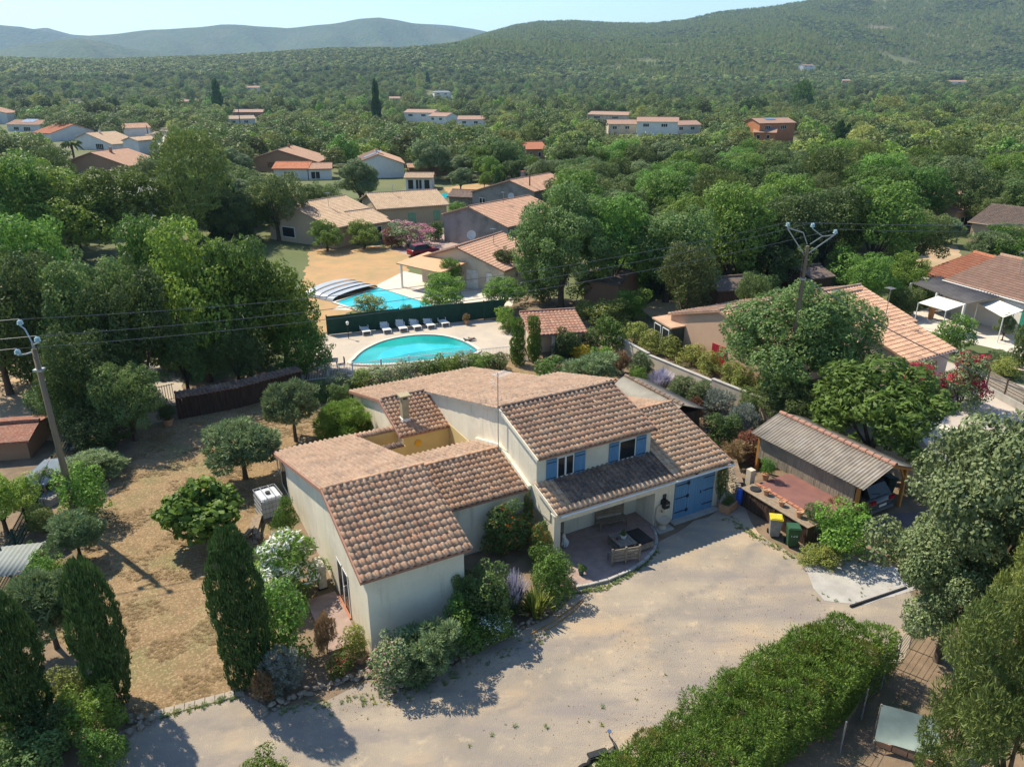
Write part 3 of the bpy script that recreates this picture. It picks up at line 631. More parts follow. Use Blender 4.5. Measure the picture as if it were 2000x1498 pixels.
# rake edges (rive) down the gables
for (u, v0, z0, v1, z1) in ((-.24, -e, zR-S*(W1R+e), W1R, zR), (-.24, 14.7, zR-S*(14.7-W1R), W1R, zR), (8.82, 3.1, 5.49-S*3.65, 6.75, 5.49), (8.82, 15.97, zr(15.97), 6.75, 5.49), (6.05, 21.9, zr(21.9), 15.97, zr(15.97)), (6.05, 12.75, 2.1, 15.97, 3.02), (8.85, 1.5, 2.53, 3.4, 3.08), (18.9, 1.5, 2.53, 6.25, 3.9), (15.36, 3.1, 4.44, 6.75, 5.49)):
    hp('verge', MB().bar((u, v0, z0-.03), (u, v1, z1-.03), .07, .16), STUC if u in (8.82, 8.85) else BRICKM)
# chimney
ch = hp('chimney', MB().box(6.62, 13.75, 2.2, 7.0, 14.15, 3.75), CHIM, bevel=.01)
MB().box(6.58, 13.71, 2.2, 7.04, 14.19, 2.62).build('flashing', WHITE, ch); MB().box(6.5, 13.65, 3.9, 7.12, 14.25, 3.98).build('cap', CHIM, ch)
for x, y in ((6.62, 13.75), (6.94, 13.75), (6.62, 14.09), (6.94, 14.09)): MB().box(x, y, 3.75, x+.06, y+.06, 3.9).build('cap_support', CHIM, ch)
hp('flue', MB().box(6.7, 13.83, 3.752, 6.92, 14.07, 3.84), IRON)
# windows with shutters, upper front (v = 3.42)
def shutter(parent, u0, u1, z0, z1, v, m=BLUE, planks=4):
    s = MB().box(u0, v-.045, z0, u1, v-.012, z1).build('shutter', m, parent)
    w_ = (u1-u0)/planks
    for i in range(planks): MB().box(u0+i*w_+.006, v-.056, z0+.004, u0+(i+1)*w_-.006, v-.0455, z1-.004).build('plank', m, s)
    for zz in (z0+.16, z1-.16): MB().box(u0+.01, v-.066, zz-.018, u1-.05, v-.0565, zz+.018).build('hinge_strap', IRON, s)
    return s
def window(parent, u0, u1, z0, z1, v, panes=2, frame=WHITE, glass=DARKW):
    f = MB(); t = .055
    f.box(u0, v-.03, z0, u0+t, v-.001, z1).box(u1-t, v-.03, z0, u1, v-.001, z1).box(u0+t, v-.03, z0, u1-t, v-.001, z0+t).box(u0+t, v-.03, z1-t, u1-t, v-.001, z1)
    for k in range(1, panes): x = u0+(u1-u0)*k/panes; f.box(x-.045, v-.03, z0+t, x+.045, v-.001, z1-t)
    f = f.build('window', frame, parent)
    for k in range(panes):
        a = u0+(u1-u0)*k/panes+.05; b = u0+(u1-u0)*(k+1)/panes-.05; MB().box(a, v-.016, z0+t, b, v-.006, z1-t).build('pane', glass, f)
    return f
for (a, b, c, d) in ((9.44, 9.98, 10.92, 11.5), (12.83, 13.38, 14.4, 14.97)):
    window(house, b+.02, c-.02, 3.12, 4.15, 3.42, 2 if a < 10 else 1)
    hp('sill', MB().box(b-.02, 3.28, 3.04, c+.02, 3.415, 3.115), TERRA)
    shutter(house, a, b, 3.06, 4.16, 3.42); shutter(house, c, d, 3.06, 4.16, 3.42)
# garage doors (v = 1.95)
gd = MB().box(15.72, FV-.03, .06, 18.2, FV-.002, 2.12).build('garage_door', BLUE, house)
for (a, b, dv) in ((15.73, 16.5, 0), (16.52, 17.42, .012), (17.44, 18.19, .0)):
    n = 6
    for i in range(n):
        w_ = (b-a)/n; MB().box(a+i*w_+.005, FV-.05-dv, .06, a+(i+1)*w_-.005, FV-.031-dv, 2.10).build('plank', BLUE, gd)
for zz in (.38, 1.15, 1.85):
    MB().box(15.76, FV-.062, zz, 16.46, FV-.051, zz+.05).build('hinge_strap', IRON, gd); MB().box(17.5, FV-.062, zz, 18.16, FV-.051, zz+.05).build('hinge_strap', IRON, gd)
    MB().box(16.44, FV-.085, zz-.06, 16.58, FV-.063, zz+.11).build('hinge', IRON, gd)
MB().box(17.3, FV-.09, 1.1, 17.34, FV-.064, 1.25).build('handle', IRON, gd)
hp('door_step', MB().box(15.5, FV-.42, -.02, 18.35, FV-.002, .055), CONC)
# left wall door with a reveal (u = 0): a recess shown as frame, dark side and threshold
fw = hp('window', MB().box(-.012, 2.5, .02, -.002, 4.0, 1.95), DARKW)
for v0, v1 in ((2.5, 2.58), (3.2, 3.3), (3.92, 4.0)): MB().box(-.03, v0, .02, -.013, v1, 1.95).build('frame', WHITE, fw)
MB().box(-.03, 2.58, 1.87, -.0135, 3.92, 1.95).build('frame', WHITE, fw); MB().box(-.13, 2.4, -.02, -.031, 4.05, .06).build('sill', TERRA, fw)
MB().box(-.07, 3.02, .9, -.031, 3.06, 1.15).build('handle', WHITE, fw)
hp('downpipe', MB().tube([(-.06, 14.6, 1.95), (-.14, 14.2, 1.6), (-.14, 14.2, .9), (-.45, 13.7, 1.05)], .045, 7), STUC)
hp('window', MB().box(-.03, 13.0, .3, -.004, 14.1, 1.7), DARKW)
# wall lamps, vent, mask, dovecote and tiles on the facade
hp('wall_lamp', MB().lathe([(0, 0), (.05, 0), (.075, .14), (0, .2)], 8, (16.9, FV-.13, 2.2)), IRON)
hp('wall_lamp', MB().box(11.75, FV-.09, 2.06, 11.87, FV-.005, 2.24), M('rust_iron', (.13, .05, .03), None, 5, .7), bevel=.01)
hp('letter_plate', MB().box(15.0, FV-.06, 1.3, 15.2, FV-.005, 1.62), M('slate_plate', (.07, .06, .055), None, 5, .6), bevel=.015)
for u, z in ((11.9, 1.75), (12.9, 2.0)):
    hp('wall_ornament', MB().bar((u-.16, 3.25, z), (u+.16, 3.25, z+.1), .05).bar((u, 3.25, z-.12), (u+.02, 3.25, z+.12), .04), M('bronze', (.2, .12, .06), None, 5, .5))
# antenna
an = empty('tv_antenna', W(8.72, 6.6, 0), HA, 'tall thin television antenna on the gable wall of the main roof', 'antenna')
MB().tube([(0, 0, 3.2), (0, 0, 7.35)], .022, 6).build('mast', GALV, an)
MB().tube([(-.25, 0, 7.2), (.7, .25, 7.25)], .012, 5).build('boom', GALV, an)
for k in range(9): x = -.1+k*.09; MB().tube([(x-.1, x*.35+.28, 7.22), (x+.1, x*.35-.28, 7.22)], .007, 4).build('element', GALV, an)
MB().tube([(-.25, -.35, 6.85), (-.25, .35, 6.85)], .008, 4).tube([(-.25, -.35, 7.0), (-.25, .35, 7.0)], .008, 4).tube([(-.25, -.35, 7.35), (-.25, .35, 7.35)], .008, 4).build('reflector', GALV, an)
# terraces
MB().prism([(-1.35, .9), (-.14, .9), (-.14, 4.3), (-1.35, 4.3)], 'z', -.06, .1).build('terrace', PINKP).matrix_basis = Matrix.Translation(HO) @ Matrix.Rotation(HA, 4, 'Z')
tag(bpy.data.objects['terrace'], kind='structure')
pt = [(9.3, 4.5), (9.3, FV+.4), (9.0, -.3)]+[(9.0+2.6*math.sin(t)*1.0+.2, 1.9-2.5*math.cos(t)+.3) for t in np.linspace(.1, .3, 3)]
pt = [(9.34, 4.5), (9.34, 2.2), (8.75, 1.9), (8.75, -.25), (9.3, -.38), (10.2, -.5), (11.3, -.42), (12.4, -.15), (13.3, .3), (13.9, .85), (14.25, 1.4), (14.4, 1.94), (14.54, 1.96), (14.54, 3.3), (10.4, 3.3), (10.4, 4.5)]
o = MB().prism(pt, 'z', -.06, .09).build('porch_floor', PINKP); o.matrix_basis = Matrix.Translation(HO) @ Matrix.Rotation(HA, 4, 'Z'); tag(o, kind='structure')
edge = pt[3:12]
kb = empty('kerb', (0, 0, 0)); kb['kind'] = 'structure'
for i in range(len(edge)-1):
    a, b = W(*edge[i], .06), W(*edge[i+1], .06); n = 2
    for k in range(n):
        p, q = a.lerp(b, k/n+.02), a.lerp(b, (k+1)/n-.02); MB().bar(p, q, .13, .16).build('kerb_stone', CONC, kb, bevel=.01)
# paver strip between lawn and gravel
kb = empty('paving_strip', (0, 0, 0)); kb['kind'] = 'structure'
a, b = G(300, 1396), G(478, 1350)
for k in range(9):
    p, q = a.lerp(b, k/9+.004), a.lerp(b, (k+1)/9-.004); MB().bar(p+Vector((0, 0, .012)), q+Vector((0, 0, .012)), .34, .05).build('slab', M('worn_slab', (.36, .31, .25), (.3, .26, .21), 2, .9) if not k else bpy.data.materials['worn_slab'], kb, bevel=.008)

# ================================================================ OTHER BUILDINGS
def ribbed(parent, org, ax, up, wd, ln, m, pw=.33, pl=.4, amp=.035):
    """rolled tile rows joined in one sheet"""
    ax = np.array(Vector(ax).normalized()); up = np.array(Vector(up).normalized()); nr = np.cross(ax, up); nr = nr if nr[2] > 0 else -nr
    nx = max(2, round(wd/pw)); ny = max(1, round(ln/pl)); xs = np.arange(nx*4+1)/(nx*4)*wd; h = np.tile([0, .75, 1, .75], nx+1)[:nx*4+1]*amp*2-amp
    V = []; F = []; T = []; n = len(xs); g = np.random.default_rng(int(wd*100)+ny)
    for j in range(ny):
        for y, dz in ((j*ln/ny, .03), ((j+1)*ln/ny, 0)):
            V.append(np.array(org)+xs[:, None]*ax+up*y+nr*(h+dz+.05)[:, None])
        b = 2*j*n; i = np.arange(n-1); F.append(np.stack([b+i, b+i+1, b+n+i+1, b+n+i], 1)); T.append(np.repeat(g.uniform(0, 1, nx), 4))
        if j: F.append(np.stack([b+i, b+i+1, b-n+i+1, b-n+i], 1)); T.append(np.repeat(g.uniform(0, 1, nx), 4))
    o = link('tiles', npmesh('tiles', np.concatenate(V), np.concatenate(F), m, np.concatenate(T)), None, parent); return tag(o, kind='stuff')
def roofmesh(e, L, D, h, s, oh, orient, frac, mroof, hip=0, detail=True, pw=.33, th=.12):
    """two-slope roof over a box L along x, D along y"""
    X0, X1, Y0, Y1 = -oh, L+oh, -oh, D+oh
    if orient == 'par':
        yr = Y0+(Y1-Y0)*frac; zt = h+s*(yr-Y0); zb = zt-s*(Y1-yr)
        A = [(X0, Y0, h), (X1, Y0, h), (X1-hip, yr, zt), (X0+hip, yr, zt)]; B_ = [(X1, Y1, zb), (X0, Y1, zb), (X0+hip, yr, zt), (X1-hip, yr, zt)]
        rg = ((X0+hip, yr, zt), (X1-hip, yr, zt)); rib = [((X0, Y0, h), (1, 0, 0), (0, 1, s), X1-X0, (yr-Y0)), ((X1, Y1, zb), (-1, 0, 0), (0, -1, s), X1-X0, (Y1-yr))]
        hips = [[(X0, Y1, zb), (X0, Y0, h), (X0+hip, yr, zt)], [(X1, Y0, h), (X1, Y1, zb), (X1-hip, yr, zt)]]
    else:
        xr = X0+(X1-X0)*frac; zt = h+s*(xr-X0); zb = zt-s*(X1-xr)
        A = [(X0, Y1, h), (X0, Y0, h), (xr, Y0+hip, zt), (xr, Y1-hip, zt)]; B_ = [(X1, Y0, zb), (X1, Y1, zb), (xr, Y1-hip, zt), (xr, Y0+hip, zt)]
        rg = ((xr, Y0+hip, zt), (xr, Y1-hip, zt)); rib = [((X0, Y1, h), (0, -1, 0), (1, 0, s), Y1-Y0, (xr-X0)), ((X1, Y0, zb), (0, 1, 0), (-1, 0, s), Y1-Y0, (X1-xr))]
        hips = [[(X0, Y0, h), (X1, Y0, zb), (xr, Y0+hip, zt)], [(X1, Y1, zb), (X0, Y1, h), (xr, Y1-hip, zt)]]
    mb = MB(); k = math.sqrt(1+s*s)
    for P_ in [A, B_]+(hips if hip else []):
        V = [Vector(p) for p in P_]; n = len(V); V += [v-Vector((0, 0, th)) for v in V]; mb.add(V, [tuple(range(n)), tuple(range(2*n-1, n-1, -1))]+[(i, (i+1) % n, (i+1) % n+n, i+n) for i in range(n)])
    r_ = mb.build('roof', mroof, e)
    if detail and not hip:
        for org, ax, up, wd, ln in rib: ribbed(r_, org, ax, up, wd, ln*k, mroof, pw)
    MB().tube([Vector(rg[0])+Vector((0, 0, .05)), Vector(rg[1])+Vector((0, 0, .05))], .13, 6).build('ridge', mroof, r_)
    return zt, zb
def villa(label, pL, pR, D, h, wall, roof, s=.3, orient='par', frac=.5, oh=.35, z0=0, wins=(), hip=0, detail=True, chim=None, cat='house', name='house', zg=0, group=None, solar=None, swins=(), left=False):
    """pL, pR: picture positions of the two front corners (on the ground, or of the eave at height z0)"""
    if pL[1] < 262 and not z0: a = Gt(*pL); b = Gt(*pR); zg = min(a.z, b.z)
    else: a = G(*pL, z0+zg); b = G(*pR, z0+zg)
    L = math.hypot(b.x-a.x, b.y-a.y); rz = math.atan2(b.y-a.y, b.x-a.x)
    e = empty(name, (a.x, a.y, zg), rz, label, cat, group)
    zt, zb = roofmesh(e, L, D, h, s, oh, orient, frac, roof, hip, detail)
    t = .13
    if orient == 'par':
        yr = -oh+(D+2*oh)*frac; f = lambda y: (h+s*(y+oh) if y < yr else zt-s*(y-yr))-t
        MB().prism([(0, -.3), (0, f(0)), (yr, f(yr)) if not hip else (yr, f(0)), (D, f(D) if not hip else f(0)), (D, -.3)], 'x', 0, L).build('wall', wall, e)
    else:
        xr = -oh+(L+2*oh)*frac; f = lambda x: (h+s*(x+oh) if x < xr else zt-s*(x-xr))-t
        MB().prism([(0, -.3), (0, f(0)), (xr, f(xr)) if not hip else (xr, f(0)), (L, f(L) if not hip else f(0)), (L, -.3)], 'y', 0, D).build('wall', wall, e)
    for wn in wins:                                       # (x0, x1, z0, z1, style) on the front as fractions of L
        x0, x1 = wn[0]*L, wn[1]*L; st = wn[4]
        if st in SHUT: 
            for q0, q1 in ((x0, (x0+x1)/2-.01), ((x0+x1)/2+.01, x1)): MB().box(q0, -.06, wn[2], q1, -.003, wn[3]).build('shutter', SHUT[st], e)
        else:
            w_ = MB().box(x0, -.05, wn[2], x1, -.003, wn[3]).build('window', WHITE, e)
            n = max(1, round((x1-x0)/.8))
            for k in range(n): MB().box(x0+(x1-x0)*k/n+.06, -.06, wn[2]+.07, x0+(x1-x0)*(k+1)/n-.06, -.051, wn[3]-.07).build('pane', DARKW, w_)
    if detail and cat == 'house' and rnd.random() < .8:
        ax_, ay_ = L*rnd.uniform(.3, .7), D*rnd.uniform(.3, .6); am = MB().tube([(ax_, ay_, h), (ax_, ay_, zt+1.3)], .03, 5)
        for q in range(5): am.bar((ax_-.3+q*.12, ay_-.3, zt+1.2), (ax_-.3+q*.12, ay_+.3, zt+1.2), .025)
        am.bar((ax_-.35, ay_, zt+1.2), (ax_+.3, ay_, zt+1.2), .03).build('aerial', GALV, e)
    if cat == 'house' and orient == 'par' and not hip: MB().tube([(-oh, -oh-.06, h-.02), (L+oh, -oh-.06, h-.02)], .06, 6).build('gutter', wall, e)
    for wn in swins:                                      # the same on the left side wall
        y0, y1 = wn[0]*D, wn[1]*D; w_ = MB().box(-.05, y0, wn[2], -.003, y1, wn[3]).build('shutter' if wn[4] in SHUT else 'window', SHUT.get(wn[4], WHITE), e)
        if wn[4] not in SHUT: MB().box(-.06, y0+.08, wn[2]+.08, -.051, y1-.08, wn[3]-.08).build('pane', DARKW, w_)
    if chim:
        for cx_, cy_ in ([chim] if not isinstance(chim[0], tuple) else chim):
            c = MB().box(cx_*L-.25, cy_*D-.25, h, cx_*L+.25, cy_*D+.25, zt+.7).build('chimney', wall, e); MB().box(cx_*L-.32, cy_*D-.32, zt+.701, cx_*L+.32, cy_*D+.32, zt+.8).build('cap', TERRA, c)
    if solar:
        x, y, w_, d_ = solar; zz = (h+s*(y*D+oh)) if orient == 'par' else (h+s*(x*L+oh))
        if orient == 'par': MB().add([(x*L, y*D, zz+.16), (x*L+w_, y*D, zz+.16), (x*L+w_, y*D+d_, zz+.16+s*d_), (x*L, y*D+d_, zz+.16+s*d_)], [(0, 1, 2, 3)]).build('solar_panel', SOLAR, e)
        else: MB().add([(x*L, y*D, zz+.16), (x*L+w_, y*D, zz+.16+s*w_), (x*L+w_, y*D+d_, zz+.16+s*w_), (x*L, y*D+d_, zz+.16)], [(0, 1, 2, 3)]).build('solar_panel', SOLAR, e)
    return e
SOLAR = M('solar_glass', (.2, .24, .3), (.16, .2, .26), 1, .25)
PEACH = M('peach_render', (.55, .36, .24), (.5, .33, .22), .8, .9, .3, .01, 12); PINKW = M('pale_pink_render', (.62, .44, .36), (.55, .4, .33), .8, .9)
OCH = M('brown_render', (.34, .2, .12), (.3, .18, .11), .6, .9); GREYR = M('grey_render', (.3, .27, .25), (.24, .22, .2), .6, .9, c3=(.18, .16, .15)); CREAM = M('cream_render', (.58, .5, .38), (.52, .44, .33), .6, .9, c3=(.36, .32, .27))
WREN = M('white_render', (.7, .68, .64), (.62, .6, .57), .6, .9); ORW = M('orange_render', (.5, .2, .09), (.45, .18, .08), .6, .9); TANW = M('tan_render', (.5, .37, .25), (.44, .33, .22), .5, .9)
GREYT = M('grey_slate_roof', (.25, .26, .27), (.2, .21, .22), .7, .85); STONEW = M('rubble_wall', (.3, .26, .22), (.16, .14, .12), 3, .9, .8, .03, 8)
SHUT = dict(green=M('green_shutter', (.2, .36, .22), (.18, .33, .2), 3, .6), red=M('crimson_shutter', (.32, .015, .03), (.27, .012, .025), 3, .55), white=M('white_shutter', (.68, .67, .63), None, 3, .6), wood=M('brown_shutter', (.2, .1, .05), None, 3, .7), teal=M('teal_blind', (.03, .26, .2), None, 3, .6))
# near neighbours
n1 = villa('cream stained neighbour house with gable toward the rectangular swimming pool', (825, 551), (984, 574), 9, 2.6, CREAM, TILEF, .33, 'perp', .46, .25, wins=[(.56, .70, .05, 2.0, 'white'), (.8, .87, .95, 1.9, 'white'), (.93, .99, .75, 1.75, 'glass')])
villa('grey rendered house with satellite dish behind the stained cream house', (868, 472), (992, 492), 13, 3.6, GREYR, TILEF, .3, 'perp', .42, .2)
villa('grey house with rubble stone corner behind pool bar', (923, 411), (1043, 424), 12, 3.0, GREYR, TILEF, .3, 'perp', .62, .3, wins=[(.12, .22, 1.2, 2.2, 'glass'), (.8, .9, 1, 2, 'glass')], chim=(.5, .5))
villa('low cabin with rubble walls beside small turquoise pool', (878, 408), (922, 410), 5, 2.0, STONEW, TILEB, .3, 'par', cat='cabin')
t1 = villa('long tan villa with pale green shutters behind oleander bush', (740, 409), (872, 400), 9, 2.9, TANW, TILET, .3, 'par', .55, .4, z0=2.9, wins=[(.42, .53, .5, 2.1, 'green'), (.8, .9, .7, 2.2, 'green')])
villa('tan villa wing with large sloping roof and solar collector on its gable', (652, 446), (752, 425), 12, 2.6, TANW, TILET, .3, 'par', .62, .35, z0=2.6, swins=[(.2, .32, .6, 1.8, 'green'), (.6, .8, .6, 2.0, 'glass')], chim=(.15, .7))
MB().box(0, 0, 0, 2, .1, 1.4).build('solar_collector', M('white_panel', (.6, .64, .66), None, 2, .4)).matrix_basis = Matrix.Translation(G(601, 452, 1.6)) @ Matrix.Rotation(.75, 4, 'Z') @ Matrix.Rotation(.5, 4, 'X'); tag(bpy.data.objects['solar_collector'], 'white solar collector tilted beside the tan villa gable', 'solar panel')
villa('small columned porch block at the front of tan villa', (712, 440), (758, 433), 4, 2.4, TANW, TILET, .3, 'par', .9, .35, z0=2.4, wins=[(.3, .7, .05, 2, 'glass')], cat='porch', name='porch')
villa('white gabled house with solar roof panel behind round grey-green tree', (706, 349), (790, 347), 14, 3.6, WREN, TILEF, .36, 'perp', .42, .3, solar=(.1, .2, 4, 3), chim=(.4, .3), wins=[(.2, .3, .2, 1.4, 'glass')])
villa('brown rendered house with broad low gable behind the umbrella pine', (500, 336), (622, 336), 13, 3.2, OCH, TILEF, .3, 'perp', .4, .4, chim=(.42, .6), wins=[(.2, .3, 1, 2.2, 'wood')])
villa('low annexe with fresh red tile roof below brown house', (536, 352), (602, 352), 7, 2.4, WREN, TILEO, .3, 'par', wins=[(.3, .6, .2, 1.8, 'glass')], cat='annexe')
villa('low annexe with pale tile roof and white awning below brown house', (604, 352), (648, 351), 6, 2.3, WREN, TILEF, .3, 'par', wins=[(.1, .5, .2, 1.8, 'glass')], cat='annexe')
villa('small open pool pavilion with white columns and tile roof', (793, 371), (844, 371), 5, 2.3, WREN, TILET, .25, 'par', wins=[(.08, .3, .1, 2, 'glass'), (.38, .62, .1, 2, 'glass'), (.7, .92, .1, 2, 'glass')], cat='pavilion', name='pavilion')  # dark panes stand in for the shade inside the open bays
villa('long low outbuilding with red tile roof left of parked white car', (800, 344), (878, 342), 5, 1.8, OCH, TILEF, .25, 'par', cat='outbuilding')
# left cluster
villa('white house with new orange roof in the left hamlet', (101, 277), (186, 272), 12, 2.8, WREN, TILEO, .3, 'perp', .55, .3)
villa('white house with tan roof right beside the orange roofed one', (150, 292), (222, 295), 11, 3.4, WREN, TILET, .3, 'perp', .35, .3, chim=(.4, .4), wins=[(.55, .75, .2, 2, 'glass')])
villa('brown villa with wide pinkish roof and skylight near the palm', (140, 337), (254, 340), 12, 2.6, OCH, TILEF, .3, 'perp', .42, .5, solar=(.25, .3, 2.4, 2), chim=(.5, .4))
villa('house with large solar panel on its roof at the far left', (16, 257), (80, 258), 11, 3, WREN, TILEF, .3, 'par', .5, .4, solar=(.3, .2, 7, 4), wins=[(.2, .35, .6, 2, 'glass'), (.5, .7, .2, 2, 'glass')])
villa('tall white house cut by the left picture edge', (-60, 243), (17, 243), 12, 5.6, WREN, TILEF, .25, 'perp', .5, .3)
villa('pale house with terrace tables behind the dark pole', (243, 270), (296, 268), 10, 3.6, WREN, TILEF, .3, 'par', .5, .4)
villa('small white cabin with tile roof beside dark pole', (292, 280), (318, 279), 4, 2.6, WREN, TILET, .2, 'perp', wins=[(.2, .5, .2, 2, 'glass')], cat='cabin')
villa('narrow white house partly hidden by the silver tree', (244, 302), (274, 303), 8, 4, WREN, TILET, .3, 'perp')
villa('grey slate roofed house showing between the left treetops', (236, 425), (312, 421), 9, 3.2, WREN, GREYT, .42, 'par', .5, .3)
# far houses in the woods
for a in [('low brown roofed house alone beyond the tall cypress', (455, 229), (514, 229), OCH, TILEF, 3), ('pale house with flat tile roof under the brown roofed one', (444, 243), (499, 242), WREN, TILET, 2.6),
          ('small gabled house left of the dark cypress', (352, 208), (388, 208), TANW, TILEF, 4), ('tiny pinkish roof showing left of umbrella pines', (480, 179), (508, 179), WREN, TILEF, 4),
          ('tiny pale roof below the yellow tree', (208, 160), (240, 160), WREN, TILEF, 4), ('yellow two storey house left of far cypress', (762, 206), (782, 206), M('yellow_render', (.6, .48, .28), None, 1, .9), TILEF, 6),
          ('white two storey house with grey hipped roof right of cypress', (849, 195), (881, 195), WREN, GREYT, 7), ('white house with broad pink roof in the middle distance', (790, 238), (846, 239), WREN, TILEF, 5),
          ('smaller white wing right of the broad pink roof', (838, 242), (872, 243), WREN, TILEF, 4), ('low white house half hidden by trees right of wing', (895, 248), (946, 248), WREN, TILEF, 3.5),
          ('pink roofed house left of the long white farmhouse', (1148, 236), (1228, 238), CREAM, TILEF, 3.5), ('left wing of the long white farmhouse', (1188, 262), (1242, 262), CREAM, TILEF, 4),
          ('tall central part of the long white farmhouse', (1243, 265), (1322, 266), WREN, TILEF, 5.5), ('right wing with pink roof of the long farmhouse', (1318, 262), (1368, 261), WREN, TILEF, 3.6),
          ('orange two storey house with solar panels among the trees', (1480, 282), (1548, 280), ORW, TILEF, 7), ('orange annexe with solar roof left of orange house', (1470, 282), (1512, 283), ORW, TILEF, 4), 
          ('house with bright red roof hidden behind central oaks', (1028, 314), (1066, 313), OCH, TILEO, 3), ('tiny pinkish villa far right at the hill foot', (1846, 175), (1884, 175), WREN, TILEF, 9),
          ('tiny tan house in the distant woods right of centre', (1643, 172), (1658, 172), TANW, TILEF, 9), ('tiny white hut among woods left of centre hill', (1568, 140), (1590, 140), WREN, TILEF, 9)]:
    lab, pL, pR, wl, rf, h = a
    villa(lab, pL, pR, 10, h, wl, rf, .3, 'par', .5, .4, detail=False, hip=2.5 if 'hip' in lab else 0, wins=[(.15, .3, h-2.1, h-.8, 'glass'), (.6, .75, h-2.1, h-.8, 'glass')], solar=(.3, .25, 4, 2) if 'solar' in lab else None)
# right-hand neighbours
nb = M('roof_verge', (.4, .22, .14), None, 2, .9)
n9 = villa('peach house with crimson shutters behind the long garden wall', (1306, 678), (1500, 763), 15, 2.75, PEACH, TILEM, .3, 'perp', .5, .2, wins=[(.46, .60, .35, 1.8, 'red')])
villa('front wing of the peach house with large crimson shutter', (1640, 676), (1752, 655), 8, 2.6, PINKW, TILEM, .3, 'par', .55, .3, z0=2.6, wins=[(.5, .8, .6, 2.1, 'red')])
villa('right wing of peach house with small crimson shutters by oleanders', (1776, 705), (1856, 682), 10, 2.5, PINKW, TILEM, .3, 'par', .75, .3, z0=2.5, wins=[(.3, .7, .9, 1.9, 'red')])
villa('glass fronted lean-to at the left end of peach house', (1277, 620), (1312, 640), 6, 2.2, M('dark_green_frame', (.05, .07, .06), None, 2, .5), M('flat_peach_roof', (.5, .33, .22), (.42, .27, .18), 1, .9), .06, 'par', .98, .1, z0=2.2, wins=[(.1, .45, .2, 1.9, 'glass'), (.55, .9, .2, 1.9, 'glass')], detail=False, cat='lean-to', name='lean_to')
villa('white house with broad pink tile roof and cream awnings at right', (1852, 548), (2060, 606), 11, 2.9, WREN, TILEF, .3, 'par', .55, .3, z0=2.9, wins=[(.62, .68, 1.3, 2.3, 'glass'), (.75, .83, .1, 2.2, 'teal')], chim=(.2, .6))
villa('bright red tiled extension left of the white house', (1800, 532), (1850, 548), 8, 2.5, WREN, TILEO, .3, 'par', .7, .1, z0=2.5, cat='extension', name='extension')
villa('hip roofed pink tile house beyond the green lawn strip', (1869, 413), (2060, 396), 13, 2.9, TANW, TILEF, .3, 'par', .5, .4, z0=2.9, hip=0, wins=[(.05, .2, .3, 2, 'glass')])
villa('tan roofed house with skylights at the right edge', (1905, 384), (2080, 392), 12, 3.2, CREAM, TILET, .33, 'par', .55, .5, z0=3.2, solar=(.3, .3, 2, 1.6))
villa('house with dark grey brown tile roof at right edge', (1899, 434), (2060, 455), 11, 2.7, TANW, TILEB, .3, 'par', .5, .4, z0=2.7)
LAWNG = M('green_lawn', (.12, .2, .035), (.09, .16, .03), .5, .95); sheet('green_lawn', [(1870, 440), (1890, 425), (2060, 408), (2060, 425), (1920, 440)], LAWNG, .01)

# ---- corrugated roofed shelters
def corr(parent, org, ax, up, wd, ln, m, pw=.18, amp=.03, name='roof_sheet', panels=1):
    ax = np.array(Vector(ax).normalized()); up = np.array(Vector(up).normalized()); nr = np.cross(ax, up); nr = nr if nr[2] > 0 else -nr
    for k in range(panels):
        w0 = wd*k/panels; w1 = wd*(k+1)/panels+.02; nx = int((w1-w0)/pw*6); xs = np.linspace(w0, w1, nx+1); h = np.cos(xs/pw*2*PI)*amp+(k % 2)*.006
        V = [np.array(org)+xs[:, None]*ax+up*y+nr*h[:, None]+nr*d for d in (0, -.012) for y in (0, ln)]; n = len(xs); i = np.arange(n-1)
        F = [np.stack([i, i+1, n+i+1, n+i], 1), np.stack([2*n+i+1, 2*n+i, 3*n+i, 3*n+i+1], 1), np.stack([i+1, i, 2*n+i, 2*n+i+1], 1), np.stack([n+i, n+i+1, 3*n+i+1, 3*n+i], 1)]
        me = npmesh(name, np.concatenate(V), np.concatenate(F), m); me.polygons.foreach_set('use_smooth', [True]*len(me.polygons)); link(name, me, None, parent)
cp = empty('carport', W(23, -2.6), HA, 'open timber carport with grey corrugated ridge roof and reed screen side', 'carport')
zr_, ze_ = 2.98, 2.22; kk = math.hypot(2.05, zr_-ze_)
corr(cp, (-.35, 6.6, ze_), (0, -1, 0), (2.05, 0, zr_-ze_), 6.95, kk, FIB, panels=4); corr(cp, (3.75, -.35, ze_), (0, 1, 0), (-2.05, 0, zr_-ze_), 6.95, kk, FIB, panels=4)
ridge_caps(cp, (1.7, 6.6, zr_+.0), (1.7, -.4, zr_+.0), BRICKM, .12, .42)
for x, y in ((-.02, 6.2), (-.02, .05), (3.4, .05), (3.4, 6.2), (-.02, 3.1)): MB().box(x, y, 0, x+.16, y+.16, 2.28).build('post', PINEW, cp, bevel=.01)
for a, b in (((.06, -.1, 2.2), (.06, 6.5, 2.2)), ((3.48, -.1, 2.2), (3.48, 6.5, 2.2)), ((1.7, -.2, 2.83), (1.7, 6.5, 2.83))): MB().bar(a, b, .12, .16).build('beam', PINEW, cp)
for y in (-.15, 3.1, 6.4): MB().bar((0, y, 2.2), (1.7, y, 2.84), .08, .14).bar((1.7, y, 2.84), (3.5, y, 2.2), .08, .14).build('rafter', PINEW, cp)
for y in (.13,): MB().bar((3.48, y, 1.5), (2.9, y, 2.4), .09, .09).build('brace', PINEW, cp)
g_ = random.Random(3); mb = MB()
